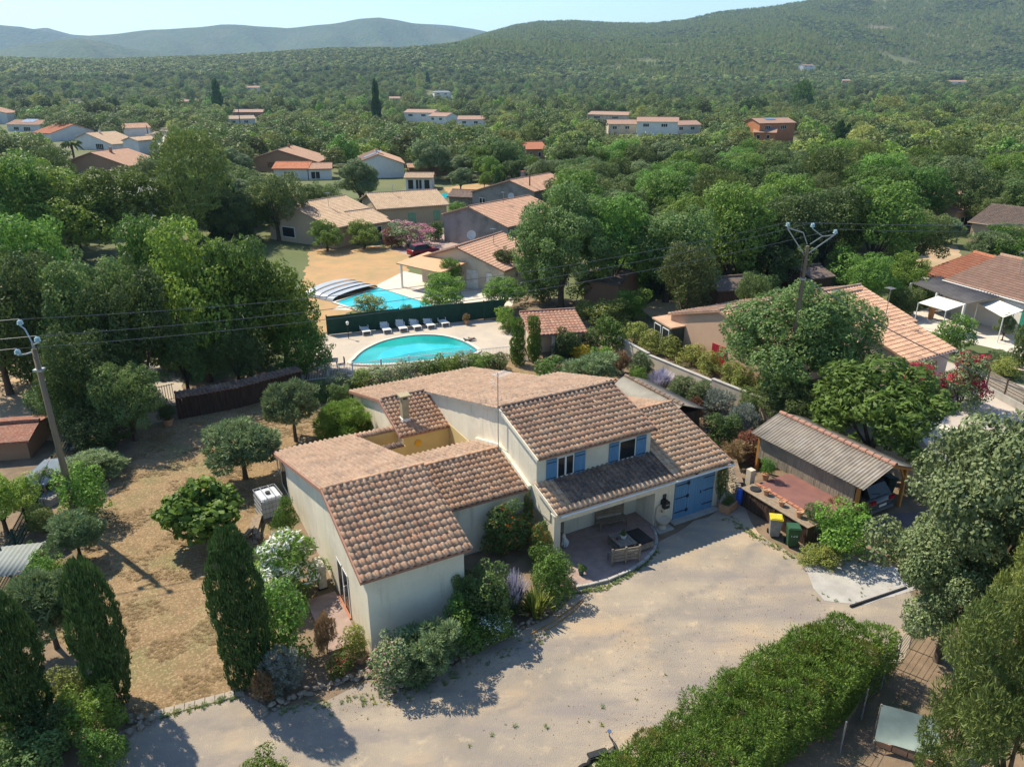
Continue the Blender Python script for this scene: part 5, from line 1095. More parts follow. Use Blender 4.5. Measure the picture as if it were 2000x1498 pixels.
# ================================================================ PORCH
pb_ = W(12.1, 1.1, .09); tb = empty('pallet_table', pb_, HA-R(4), 'low grey pallet-wood table on the porch', 'table')
for k in range(5): MB().box(-.42+k*.17, -.55, .48, -.265+k*.17, .6, .52).build('board', WOODG, tb)
for x, y in ((-.4, -.5), (.3, -.5), (-.4, .5), (.3, .5)): MB().box(x, y, 0, x+.09, y+.09, .48).build('leg', WOODG, tb)
MB().box(-.38, -.5, .15, .38, .55, .19).build('shelf', WOODG, tb)
bench = empty('bench', pb_+Vector((-.02, -1.15, 0)), HA-R(14), 'grey slatted pallet bench with its back to the driveway', 'bench')
for k in range(4): MB().box(-.62, -.06, .2+k*.16, -.02, -.02, .33+k*.16).build('back_slat', WOODG, bench); MB().box(.02, -.06, .2+k*.16, .62, -.02, .33+k*.16).build('back_slat', WOODG, bench)
for x in (-.68, -.04, .6): MB().box(x, -.08, 0, x+.08, .0, .88).build('leg', WOODG, bench)
for k in range(3): MB().box(-.64, .02+k*.16, .38, .64, .15+k*.16, .41).build('seat_board', WOODG, bench)
for x in (-.64, .58): MB().box(x, .42, 0, x+.06, .48, .38).build('leg', WOODG, bench)
b2_ = empty('bench', W(12.75, 2.75, .09), HA-R(8), 'pale wooden bench with slatted back against the porch wall', 'bench')
for k in range(3): MB().box(-.75, .3, .5+k*.15, .75, .33, .62+k*.15).build('back_slat', WOOD, b2_)
for k in range(3): MB().box(-.75, -.2+k*.16, .38, .75, -.06+k*.16, .41).build('seat_board', WOOD, b2_)
for x in (-.75, .67): MB().box(x, .28, 0, x+.08, .36, .95).box(x, -.2, 0, x+.08, -.12, .38).build('leg', WOOD, b2_)
ds = empty('daybed', pb_+Vector((.85, .3, 0)), HA, 'low seat with black mat right of pallet table', 'seat'); MB().box(-.35, -.55, .1, .35, .6, .4).build('base', WOODG, ds); MB().box(-.36, -.56, .402, .36, .61, .46).build('mat', IRON, ds, bevel=.02)
pot('white bowl with pink flowers on the pallet table', pb_+Vector((.05, .05, .52)), .14, .16, WHITE, 'rose', .3, .35, 'flower pot'); pot('small dark red pot on pallet table beside flowers', pb_+Vector((-.25, -.1, .52)), .06, .1, M('maroon', (.15, .03, .03), None, 4, .5))
ft = empty('wall_fountain', W(14.85, 1.62, 0), HA, 'pale stone wall fountain with basin beside the blue garage door', 'fountain')
MB().lathe([(0, 0), (.22, 0), (.16, .25), (.32, .42), (.34, .5), (.28, .5), (.1, .44), (0, .43)], 16).build('basin', CREAM, ft); MB().prism([(-.25, 0), (.25, 0), (.25, .9)]+[(.25*math.cos(t), .9+.25*math.sin(t)) for t in np.linspace(.1, PI-.1, 9)]+[(-.25, .9)], 'y', .2, .3).build('back_plate', CREAM, ft); MB().box(-.45, -.35, -.05, .45, .32, .06).build('plinth', CONC, ft, bevel=.02); MB().lathe([(0, 0), (.05, .02), (.03, .12), (0, .14)], 8, (0, .12, .8)).build('spout', TERRA, ft)
lb = empty('letter_box', W(15.05, 1.75, 1.0), HA, 'black domed letter box on the pier above the stone fountain', 'letter box'); MB().prism([(-.16, 0), (.16, 0), (.16, .3)]+[(.16*math.cos(t), .3+.12*math.sin(t)) for t in np.linspace(.2, PI-.2, 7)]+[(-.16, .3)], 'y', -.14, .19).build('case', IRON, lb, bevel=.01); MB().box(-.1, -.16, .2, .1, -.142, .24).build('slot', GALV, lb)
# seated white dog statue
stt = empty('dog_statue', W(9.95, 2.5, .09), HA+R(200), 'white seated dog statue in the shade behind the porch column', 'statue')
def skin(name, verts, edges, radii, m, parent, sub=2):
    me = bpy.data.meshes.new(name); me.from_pydata(verts, edges, []); o = link(name, me, None, parent)
    md = o.modifiers.new('s', 'SKIN'); 
    for v, r_ in zip(me.skin_vertices[0].data, radii): v.radius = (r_, r_)
    me.skin_vertices[0].data[0].use_root = True; ms = o.modifiers.new('u', 'SUBSURF'); ms.levels = ms.render_levels = sub; me.materials.append(m); return o
skin('body', [(-.1, 0, .16), (-.02, 0, .3), (.06, 0, .45), (.1, 0, .56), (.2, 0, .58), (.1, .06, .26), (.13, .07, .02), (.1, -.06, .26), (.13, -.07, .02), (-.05, .1, .1), (.08, .12, .03), (-.05, -.1, .1), (.08, -.12, .03), (.07, .05, .68), (.07, -.05, .68), (-.22, 0, .06)],
     [(0, 1), (1, 2), (2, 3), (3, 4), (1, 5), (5, 6), (1, 7), (7, 8), (0, 9), (9, 10), (0, 11), (11, 12), (3, 13), (3, 14), (0, 15)], [.13, .11, .07, .075, .035, .04, .03, .04, .03, .07, .035, .07, .035, .015, .015, .02], WHITE, stt)
pot('small teal pot with shrub at the porch floor edge', W(9.4, .35, .09), .13, .24, M('teal_glaze', (.02, .1, .1), None, 5, .3), 'shrubG', .35, .5)
tr_ = empty('planter', W(18.75, 1.35, 0), HA+.3, 'terracotta trough planter with a climbing vine at the garage corner', 'planter'); MB().box(-.45, -.28, 0, .45, .28, .45).build('trough', POT, tr_, bevel=.02); MB().box(-.4, -.23, .451, .4, .23, .46).build('soil', SOIL, tr_)
link('plant', PROTO['redP'][0], None, tr_, (0, 0, .4), None, (.9, .6, .45)); 
plant_at('shrubD', W(18.62, 1.8, .5), 2.0, .8, 'climbing_vine', 'dark climbing vine growing up the garage corner from the trough', 'vine')
# left side things: heat pump, water tank, pot
hpump = empty('heat_pump', W(-.5, 5.15, 0), HA, 'tall cream heat pump unit standing beside the white oleander', 'heat pump'); MB().box(-.17, -.42, .08, .17, .42, 1.12).build('case', M('cream_metal', (.58, .53, .42), None, 4, .5), hpump, bevel=.02)
for z in (.34, .84):
    f = MB().lathe([(.22, 0), (.24, .02), (.22, .03)], 18).build('fan_grille', M('grille', (.3, .28, .24), None, 4, .6) if z == .34 else bpy.data.materials['grille'], hpump); f.matrix_basis = Matrix.Translation((-.17, -.1, z)) @ Matrix.Rotation(-PI/2, 4, 'Y')
for y in (-.4, .36): MB().box(-.2, y, 0, .2, y+.05, .08).build('foot', IRON, hpump)
ib = empty('water_tank', W(-1.15, 11.9, -.38), HA+R(6), 'white caged water tank at the rear corner of house', 'water tank')
MB().box(-.5, -.6, .5, .5, .6, 1.5).build('tank', M('tank_white', (.62, .64, .66), None, 3, .4), ib, bevel=.05); MB().lathe([(0, 0), (.12, 0), (.12, .05), (0, .05)], 12, (0, 0, 1.55)).build('cap', IRON, ib); MB().box(-.55, -.65, 0, .55, .65, .49).build('base', WOODG, ib)
cg = MB()
for i in range(7): x = -.52+i*.173; cg.bar((x, -.62, .5), (x, -.62, 1.6), .02).bar((x, .62, .5), (x, .62, 1.6), .02)
for i in range(8): y = -.62+i*.177; cg.bar((-.52, y, .5), (-.52, y, 1.6), .02).bar((.52, y, .5), (.52, y, 1.6), .02)
for z in (.55, .8, 1.05, 1.3, 1.58): cg.bar((-.53, -.63, z), (.53, -.63, z), .02).bar((-.53, .63, z), (.53, .63, z), .02).bar((-.53, -.63, z), (-.53, .63, z), .02).bar((.53, -.63, z), (.53, .63, z), .02)
cg.bar((-.2, -.62, 1.6), (-.2, .62, 1.6), .03).bar((.2, -.62, 1.6), (.2, .62, 1.6), .03).build('cage', GALV, ib)
pot('round clay pot at the near corner of house wing', G(706, 1292), .2, .3)
pot('clay pot with succulent on the bed edge', G(1030, 1200), .15, .22, POT, 'strap', .3, .5)
pot('large clay pot with shrub beside the dark cane fence', G(330, 831), .3, .45, POT, 'shrubD', 1.2, 1.2); pot('pot with a feathery plant on the pool terrace', G(911, 634), .2, .4, POT, 'dryS', .7, .7)
pot('large shallow terracotta bowl below crimson oleander', G(1832, 800), .42, .5, TERRA, None); pot('tall ochre urn under the left cream awning', G(1817, 623), .3, 1.2, M('ochre_urn', (.5, .24, .1), None, 5, .7))
# plank pile beside the tank
pp = empty('plank_pile', G(500, 1035), 0, 'pile of old boards lying on the lawn beside the tank', 'boards')
for k in range(9): MB().box(-1, -.09, 0, rnd.uniform(.6, 1), .09, .03).build('board', WOOD, pp).matrix_basis = Matrix.Translation((rnd.uniform(-.1, .1), -.3+rnd.uniform(0, .7), .03+k*.035)) @ Matrix.Rotation(R(100)+rnd.uniform(-.3, .3), 4, 'Z')
# bed edging stones
def border(label, pts, s=.26, step=.24, rows=2):
    e = empty('stone_edging', (0, 0, 0), 0, label, 'stone edging')
    for r_ in range(rows): run([G(*p) for p in pts], lambda p, q, k: stone(e, p+Vector((rnd.uniform(-.08, .08), rnd.uniform(-.08, .08)+r_*.1, .05+r_*.1)), s*rnd.uniform(.7, 1.2)), step)
border('rough stones edging the bed below the left wing', [(520, 1392), (600, 1355), (700, 1325), (740, 1318), (780, 1345), (860, 1315)])
border('rounded stones edging the flower bed before the middle wing', [(870, 1310), (960, 1252), (1030, 1225), (1080, 1190), (1105, 1160)])
border('rough stones edging the shrubs at lower left', [(235, 1405), (290, 1410), (250, 1440), (200, 1480)], .3, .3)
tag(MB().tube([tuple(G(*p)+Vector((0, 0, .04))) for p in [(1035, 1240), (1080, 1215), (1120, 1185), (1140, 1172), (1120, 1195), (1075, 1228), (1060, 1232)]], .02, 6).build('garden_hose', M('orange_hose', (.5, .24, .05), None, 4, .5)), 'orange garden hose lying on the gravel by flower bed', 'hose')
# garden lamp, driftwood, terrace table
gl = empty('garden_lamp', G(681, 662), 0, 'white lantern on a thin post at the pool terrace edge', 'lamp'); MB().tube([(0, 0, 0), (0, 0, 1.2)], .03, 7).build('post', IRON, gl); MB().lathe([(.05, 1.2), (.11, 1.25), (.13, 1.45), (.03, 1.52), (0, 1.55)], 8).build('lantern', WHITE, gl)
dw = empty('driftwood', G(912, 668), .4, 'grey driftwood stump lying at the pool edge', 'driftwood'); skin('wood', [(0, 0, .1), (.4, .1, .15), (.7, 0, .3), (.2, .3, .3), (-.3, .1, .35), (.9, .2, .1)], [(0, 1), (1, 2), (1, 3), (0, 4), (1, 5)], [.12, .1, .05, .05, .05, .04], WOODG, dw, 1)
tt = empty('garden_table', G(640, 722), .2, 'garden table with weathered top in tree shade by the railing', 'table')
for k in range(5): MB().box(-.8, -.42+k*.17, .7, .8, -.26+k*.17, .74).build('board', WOODG, tt)
for x, y in ((-.7, -.35), (.7, -.35), (-.7, .35), (.7, .35)): MB().box(x-.03, y-.03, 0, x+.03, y+.03, .7).build('leg', IRON, tt)
for px_, lb_ in (((612, 716), 'dark garden chair left of the shaded table'), ((668, 722), 'dark garden chair right of the shaded table')):
    c = empty('garden_chair', G(*px_), rnd.uniform(0, 6), lb_, 'chair'); MB().box(-.22, -.22, .4, .22, .22, .44).build('seat', IRON, c); MB().box(-.22, .2, .45, .22, .24, .95).build('backrest', IRON, c)
    for x in (-.19, .17):
        for y in (-.2, .2): MB().box(x, y-.02, 0, x+.02, y, .4).build('leg', IRON, c)
# white awnings
AWN = M('cream_canvas', (.72, .68, .58), (.68, .64, .55), 1, .8)
for q, lb_ in (([(1794, 591), (1832, 578), (1886, 594), (1848, 607)], 'cream awning over the terrace, the left one with urn beneath'), ([(1910, 592), (1950, 586), (1999, 606), (1960, 620)], 'cream awning over the terrace, the right one beside doors')):
    e = empty('awning', G(*q[0], 2.2), 0, lb_, 'awning'); P_ = [G(q[0][0], q[0][1], 2.15), G(q[1][0], q[1][1], 2.6), G(q[2][0], q[2][1], 2.6), G(q[3][0], q[3][1], 2.15)]; P_ = [p-e.location for p in P_]
    MB().add(P_+[p-Vector((0, 0, .05)) for p in P_], [(0, 1, 2, 3), (7, 6, 5, 4), (0, 3, 7, 4), (1, 0, 4, 5), (2, 1, 5, 6), (3, 2, 6, 7)]).build('canvas', AWN, e)
    for p in (P_[0], P_[3]): MB().tube([p, Vector((p.x, p.y, -2.15))], .04, 6).build('pole', WHITE, e)
pr = empty('patio_roof', (0, 0, 0), 0, 'dark corrugated patio roof below the bright red extension', 'roof shelter'); A_ = [G(1780, 553, 2.4), G(1888, 594, 2.4), G(1950, 576, 2.9), G(1838, 540, 2.9)]
ax_ = A_[1]-A_[0]; up_ = A_[3]-A_[0]; corr(pr, A_[0], ax_, up_, ax_.length, up_.length, M('dark_fibre_sheet', (.13, .12, .12), (.09, .085, .085), 1, .85), .3, .05)
for t in (0, .5, .98): p = A_[0].lerp(A_[1], t); MB().box(p.x-.08, p.y-.02, 0, p.x+.08, p.y+.14, 2.38).build('post', WHITE, pr)
# white slabs and planter at right
for k, q in enumerate([(1815, 815), (1850, 840), (1885, 868)]): tag(MB().box(-.9, -.7, 0, .9, .7, .06).build('paving_slab', PAVEW, None, bevel=.02), ['uppermost', 'middle', 'lowest'][k]+' of the pale concrete slabs right of the glossy bush', 'slab').matrix_basis = Matrix.Translation(G(*q)) @ Matrix.Rotation(-.6, 4, 'Z')
tag(MB().lathe([(0, 0), (.5, 0), (.9, .35), (.8, .4), (.45, .12), (0, .1)], 6, G(1992, 725)).build('planter_bowl', M('pinkish_stone', (.55, .42, .33), None, 3, .8)), 'wide angular stone bowl at the right picture edge', 'bowl')
# lower right corner: slab edge, shade panel, blocks
sh3 = empty('shade_panel', (0, 0, 0), 0, 'sagging pale green shade panel leaning beside the pine, bottom right', 'shade panel')
Q4 = [G(1708, 1445, .4), G(1835, 1478, .4), G(1838, 1405, 1.3), G(1722, 1375, 1.3)]; n_ = 6; Vv = []; Ff = []
for i in range(n_+1):
    for j in range(n_+1):
        s_, t_ = i/n_, j/n_; p = Q4[0].lerp(Q4[1], s_).lerp(Q4[3].lerp(Q4[2], s_), t_); Vv.append(p+Vector((0, 0, -.25*math.sin(s_*PI)*math.sin(t_*PI)+rnd.uniform(-.02, .02))))
for i in range(n_):
    for j in range(n_): a_ = i*(n_+1)+j; Ff.append((a_, a_+n_+1, a_+n_+2, a_+1))
MB().add(Vv, Ff).build('net', M('pale_net', (.3, .36, .31), (.25, .3, .26), 3, .9), sh3, smooth=True)
for p in Q4: MB().tube([Vector((p.x, p.y, 0)), p], .03, 6).build('stake', WOODG, sh3)
br = empty('block_row', (0, 0, 0), 0, 'row of terracotta blocks on the ground under shade panel', 'blocks')
run([G(1712, 1452), G(1835, 1500)], lambda p, q, k: MB().bar(p+Vector((0, 0, .12)), p.lerp(q, .94)+Vector((0, 0, .12)), .2, .22).build('block', POT, br), .5)
tag(MB().bar(G(1660, 1186)+Vector((0, 0, .06)), G(1770, 1148)+Vector((0, 0, .03)), .07, .08).build('steel_edge', IRON), 'black steel edging bar at the end of the concrete apron', 'edging')
bx = empty('wire_fence', (0, 0, 0), 0, 'dark wire fence with thin posts right of the tall hedge', 'fence'); WF = [G(1640, 1470), G(1720, 1345), G(1800, 1230)]
run(WF, lambda p, q, k: MB().tube([p, p+Vector((0, 0, 1.3))], .025, 6).build('post', GALV, bx), 1.6)
for z in (.1, .35, .6, .85, 1.1, 1.3):
    for a, b in zip(WF[:-1], WF[1:]): MB().tube([a+Vector((0, 0, z)), b+Vector((0, 0, z))], .008, 4).build('wire', IRON, bx)
pw_ = empty('plank_stack', G(1905, 1488), .6, 'stacked old planks in the bottom right corner', 'planks')
for k in range(6): MB().box(-.9, -.12+.04*k, k*.06, .9, .1+.04*k, k*.06+.05).build('plank', WOODG, pw_)
# motor scooter half hidden by the hedge
sc_ = empty('motorcycle', G(1178, 1508), R(20), 'dark motorcycle with round mirror parked behind the hedge', 'motorcycle')
for x in (-.65, .6): MB().tube([(x, -.05, .3), (x, .05, .3)], .3, 18).build('wheel', RUB, sc_)
skin('frame', [(0, 0, .55), (.4, 0, .8), (.6, 0, .3), (-.4, 0, .75), (-.65, 0, .3), (.35, 0, 1.0), (.3, .32, 1.08), (.3, -.32, 1.08)], [(0, 1), (1, 2), (0, 3), (3, 4), (1, 5), (5, 6), (5, 7)], [.16, .1, .05, .12, .04, .04, .02, .02], IRON, sc_)
MB().lathe([(0, 0), (.07, 0), (.07, .02), (0, .02)], 12, (.3, .3, 1.25)).build('mirror', CHR, sc_); MB().tube([(.3, .3, 1.08), (.3, .3, 1.25)], .012, 5).build('mirror_stem', IRON, sc_); MB().box(-.55, -.13, .82, .1, .13, .9).build('seat', IRON, sc_, bevel=.03)
# left edge: sheds, tile stacks, planks
shed('low shed with sun-struck red tile roof at the left edge', (-60, 905), (60, 895), 3.2, 1.2, OCH, tilemat('rust_tile', [(.3, .1, .06), (.24, .09, .06), (.34, .13, .08), (.3, .1, .06)], .4), .2)
cs = empty('sheet_shelter', (0, 0, 0), 0, 'blue-grey corrugated sheet roof below the red shed roof', 'shelter'); o_ = G(22, 955, .9); corr(cs, o_, (1, .25, 0), (.1, 1, .12), 1.5, 2.6, M('blue_sheet', (.2, .25, .29), (.16, .2, .24), 2, .6), .12, .02)
for x, y in ((.1, .1), (1.3, .4), (.3, 2.3), (1.5, 2.5)): MB().box(o_.x+x, o_.y+y, 0, o_.x+x+.08, o_.y+y+.08, .9+.12*y).build('post', WOODG, cs)
c3_ = empty('sheet_shelter', (0, 0, 0), 0, 'grey green sheet roof shelter cut by the left edge', 'shelter'); o_ = G(-45, 1130, 1.0); corr(c3_, o_, (1, .2, 0), (-.1, 1, .1), 1.6, 2.0, M('greygreen_sheet', (.24, .26, .24), (.2, .22, .2), 2, .7), .2, .015)
for x, y in ((.1, .1), (1.4, .4), (.2, 1.9), (1.4, 2.1)): MB().box(o_.x+x, o_.y+y, 0, o_.x+x+.08, o_.y+y+.08, 1+.09*y).build('post', WOODG, c3_)
BLK = M('breeze_block', (.36, .34, .31), (.3, .28, .26), 3, .95)
def stack(label, px_, rz, nx, ny, nz):
    e = empty('block_stack', G(*px_), rz, label, 'block stack')
    for k in range(nz):
        for j in range(ny):
            for i in range(nx):
                if k == nz-1 and rnd.random() < .3: continue
                x, y, z = i*.24, j*.52, k*.21; o = MB().box(x, y, z, x+.19, y+.05, z+.19).box(x, y+.43, z, x+.19, y+.48, z+.19).box(x, y+.051, z, x+.04, y+.429, z+.19).box(x+.15, y+.051, z, x+.19, y+.429, z+.19).box(x+.041, y+.22, z, x+.149, y+.26, z+.19).build('block', BLK, e); o.rotation_euler = (0, 0, rnd.uniform(-.05, .05))
stack('long stack of hollow concrete blocks beside the shelter at left edge', (30, 1115), R(-22), 3, 5, 3); stack('short stack of hollow blocks below the flowering shrub', (72, 985), R(-15), 4, 2, 2); stack('grey blocks piled beside the foot of utility pole', (128, 880), R(10), 3, 3, 2)
lp = empty('plank_heap', G(15, 1190), 0, 'crossed orange and white planks at the left edge', 'planks')
for k in range(7): MB().box(-1.4, -.09, 0, 1.2, .09, .05).build('plank', PINEW if k == 3 else (WHITE if k % 2 else WOODG), lp).matrix_basis = Matrix.Translation((rnd.uniform(-.2, .2), rnd.uniform(-.5, .5), .1+k*.055)) @ Matrix.Rotation(R(20) if k != 3 else R(62), 4, 'Z')
nf = fence('net_fence', 'dark green mesh boundary fence running down the left side', [G(150, 850), G(95, 960), G(35, 1080), G(-10, 1160)], 1.2, .12, .012, GREENN, 5, posts=2)

# ================================================================ PLANTING
OL = 'olive_tree'
plant('olive', 578, 862, 748, 116, OL, 'round olive tree in front of the cane fence', 'olive tree')
plant('olive', 480, 935, 830, 160, OL, 'wide low olive tree with splayed trunks above the fig bush', 'olive tree')
plant('olive', 112, 1265, 1128, 160, OL, 'olive tree between two cypresses, shading dry ground at left', 'olive tree')
plant('olive', 158, 1090, 1008, 112, OL, 'small olive bush level with the pole shadow', 'olive tree')
plant('fig', 408, 1060, 950, 160, 'fig_bush', 'large-leaved green bush on the lawn beside the rear water tank', 'bush')
plant('shrubD', 662, 792, 748, 52, 'shrub', 'small rounded brownish shrub near the rear left house corner', 'shrub')
plant('broom', 674, 850, 790, 112, 'broom', 'feathery bright green broom behind the left wing roof', 'shrub')
plant('cypress', 222, 1372, 1092, 104, 'cypress', 'dense dark cypress between the lawn and lower left shrubs', 'cypress', lean=.0)
plant('cypress', 490, 1330, 1033, 112, 'cypress', 'thick dark cypress at the lawn edge left of house', 'cypress')
plant('cypress', 60, 1440, 1165, 125, 'cypress', 'dark cypress cut by the left picture edge', 'cypress')
plant('shrubB', 172, 1020, 915, 125, 'shrub', 'yellow-green shrub at the foot of the left pole', 'shrub')
plant('rosem', 190, 935, 880, 130, 'rosemary', 'spiky grey-green rosemary mound behind the yellow-green shrub', 'shrub')
plant('broadB', 15, 1045, 915, 150, 'tree', 'bright leafed small tree overhanging blocks at left edge', 'tree')
plant('rose', 95, 965, 912, 55, 'shrub', 'small flowering shrub below the blue-grey sheet roof', 'shrub')
plant('shrubD', 88, 1040, 985, 60, 'shrub', 'small dark shrub between the two block stacks', 'shrub')
plant('rose', 70, 1105, 1058, 40, 'shrub', 'narrow pink flowering shrub beside long block stack', 'shrub')
plant('shrubB', 100, 1180, 1085, 90, 'shrub', 'bright yellow-green shrub above the left olive tree', 'shrub')
plant('shrubY', 132, 1375, 1312, 95, 'shrub', 'rounded yellow-green euonymus left of the lawn cypress base', 'shrub')
plant('shrubB', 185, 1440, 1350, 130, 'shrub', 'bright green shrub spilling over edging stones at lower left', 'shrub')
plant('shrubD', 110, 1460, 1380, 130, 'shrub', 'dark shaded shrub between the left cypresses at the bottom', 'shrub')
plant('shrubD', 60, 1530, 1440, 170, 'shrub', 'dark green shrub along the bottom left edge', 'shrub')
plant('shrubB', 10, 1510, 1430, 90, 'shrub', 'bright shrub in the very bottom left corner', 'shrub')
plant('shrubG', 200, 1505, 1425, 110, 'shrub', 'mid green shrub at the bottom beside edging stones', 'shrub')
plant('shrubB', 520, 1540, 1478, 110, 'shrub', 'tip of a green shrub rising at the bottom edge', 'shrub')
# round the house
plant('shrubG', 563, 1050, 968, 62, 'shrub', 'dark green shrub against the left wall by the tank', 'shrub')
plant('oleW', 562, 1160, 1050, 165, 'oleander', 'white flowering oleander beside the heat pump', 'oleander')
plant('shrubG', 560, 1275, 1135, 150, 'shrub', 'big green shrub between cypress and pink terrace', 'shrub')
plant('silvS', 560, 1348, 1272, 95, 'lavender', 'silvery grey lavender cushion at the bed corner', 'shrub')
plant('dryS', 520, 1375, 1310, 45, 'dry_grass', 'dry grass clump left of silvery lavender', 'grass clump')
plant('dryS', 640, 1275, 1195, 45, 'dry_grass', 'straw coloured grass clump beside the pink terrace', 'grass clump')
plant('euony', 690, 1285, 1225, 62, 'euonymus', 'pale yellow variegated shrub against the near house corner', 'shrub')
plant('redP', 668, 1315, 1272, 60, 'flowers', 'low red flowers beside the round clay pot', 'flowers')
plant('oleL', 770, 1330, 1240, 123, 'rose_bush', 'pink flowering bush at the foot of front wing', 'flowering bush')
plant('rosem', 850, 1312, 1215, 162, 'rosemary', 'dark rosemary mound along the front wing wall', 'shrub')
plant('shrubG', 898, 1265, 1165, 110, 'shrub', 'bright green shrub below the wall trellis', 'shrub')
plant('shrubD', 950, 1225, 1110, 130, 'shrub', 'dark shaded shrub at the inner corner of the wings', 'shrub')
plant('whiteF', 965, 1245, 1195, 91, 'flowers', 'white flowering plant on the stone-edged bed', 'flowers')
plant('spire', 1003, 1195, 1105, 70, 'russian_sage', 'silvery violet sage spires in the front bed', 'flowers')
plant('strap', 1048, 1205, 1148, 71, 'grass', 'variegated strap-leaved clump beside the potted succulent', 'grass clump')
plant('shrubD', 990, 1190, 1130, 90, 'shrub', 'dark shrub in the shade before the middle wing wall', 'shrub')
plant('shrubG', 1065, 1140, 1060, 90, 'shrub', 'fresh green shrub between the sage and porch column', 'shrub')
plant('shrubD', 905, 1200, 1120, 90, 'shrub', 'dark shrub hugging the right corner of the front wing', 'shrub')
plant('shrubG', 1080, 1170, 1085, 97, 'shrub', 'rounded green shrub at the porch floor corner', 'shrub')
def climber(key, u, v, z0, h, w_, d_, label):
    cr, tr = PROTO[key]; e = empty('climbing_plant', W(u, v, z0), HA, label, 'climbing plant', None, (w_, d_, h)); link('crown', cr, None, e); return e
climber('vineO', 7.7, 3.5, 0, 2.7, 3.0, 1.6, 'orange flowered trumpet vine against the middle wing wall'); climber('vineO', 8.72, 3.7, 1.2, 1.5, .55, .5, 'upper shoot of orange trumpet vine reaching the eave')
climber('vineO', 8.6, 2.3, 0, 2.0, 1.2, 1.2, 'bright green climber with scarlet flowers round the porch column'); climber('shrubY', 4.15, 3.3, 1.9, 1.3, .8, .9, 'trailing yellow-green climber on the wing corner')
climber('shrubD', 3.6, -.15, .9, 1.6, 1.1, .5, 'dark straggly climber on the trellis of front wing')
tl = empty('trellis', W(3.5, -.04, .6), HA, 'small dark lattice trellis on the front wing wall', 'trellis')
for k in range(5): MB().box(-.35+k*.16, -.03, 0, -.33+k*.16, -.01, .9).build('slat', WOODG, tl); MB().box(-.37, -.05, .08+k*.18, .33, -.031, .1+k*.18).build('slat', WOODG, tl)
# shrubs behind the house, below the railing
bk = [(625, 775, 735, 60, 'shrubG'), (665, 770, 722, 65, 'oleL'), (705, 762, 712, 70, 'shrubG'), (748, 755, 705, 70, 'oleL'), (792, 748, 698, 70, 'oleL'), (835, 742, 690, 70, 'shrubG'), (872, 735, 684, 60, 'shrubB'), (905, 728, 680, 60, 'oleL'), (935, 728, 680, 60, 'shrubB'), (968, 722, 680, 55, 'shrubD')]
wd_ = ['first', 'second', 'third', 'fourth', 'fifth', 'sixth', 'seventh', 'eighth', 'ninth', 'tenth']
for k, (x, y, t, w_, ky) in enumerate(bk): plant(ky, x, y+3, t+10, w_*1.15, 'hedge_shrub', wd_[k]+' shrub from the left in the row below pool railing', 'shrub', 'shrubs in a row below the pool railing')
plant('colum', 1011, 712, 624, 33, 'clipped_cypress', 'left one of the two clipped columnar cypresses', 'cypress'); plant('colum', 1043, 706, 620, 30, 'clipped_cypress', 'right one of the two clipped columnar cypresses', 'cypress')
plant('rose', 1075, 735, 695, 75, 'flowers', 'pinkish green flowering plant beside the garden path', 'flowers')
plant('yelB', 1137, 702, 674, 50, 'yellow_bush', 'rounded bright yellow flowering bush', 'bush'); plant('rosem', 1160, 755, 690, 135, 'rosemary', 'very large dark rosemary mound behind the main roof', 'shrub')
for x, y, t, w_, ky, lb_ in [(1105, 700, 640, 60, 'shrubD', 'dark shrub right of the pool hut column'), (1150, 690, 640, 60, 'shrubD', 'dark shrub above the yellow bush'), (1185, 690, 615, 85, 'shrubG', 'green shrub rising behind the yellow bush'), (1175, 715, 680, 60, 'shrubB', 'bright low plant right of the yellow bush'),
    (1190, 640, 585, 110, 'shrubY', 'yellow-green hedge shrub above the end of garden wall'), (1145, 620, 590, 70, 'shrubY', 'pale flowering shrub behind the pool hut roof'), (1235, 625, 565, 90, 'shrubB', 'light green young tree right of the pool hut'), (1210, 730, 685, 50, 'dryS', 'brownish dry shrub at top of the slope'), (1250, 740, 690, 60, 'greyS', 'rounded grey-green shrub before the garden wall'),
    (1245, 758, 718, 45, 'shrubB', 'small bright shrub before the garden wall'), (1290, 765, 715, 55, 'lavender', 'lavender clump with pale spikes beside garden wall'), (1325, 790, 735, 65, 'greyS', 'grey-green shrub by the right corner of tin shed'), (1370, 800, 745, 70, 'greyS', 'second grey-green shrub along the garden wall'), (1350, 830, 775, 50, 'rustS', 'rusty brown shrub below the grey-green shrubs'),
    (1405, 870, 805, 85, 'shrubD', 'dark brownish round shrub beyond the garage roof'), (1440, 860, 790, 75, 'silvS', 'silvery sage shrub before the wall end'), (1400, 815, 760, 80, 'silvS', 'pale silver shrub midway along the garden wall'), (1455, 840, 775, 60, 'shrubD', 'dark shrub at the shaded wall end'), (1470, 895, 845, 90, 'rustS', 'rusty red heather beside the carport'), (1440, 905, 860, 70, 'dryS', 'straw coloured shrub above the stone wall'),
    (1500, 875, 835, 50, 'rustS', 'small rusty shrub at the carport rear post')]:
    plant(ky, x, y, t, w_, 'shrub', lb_, 'shrub')
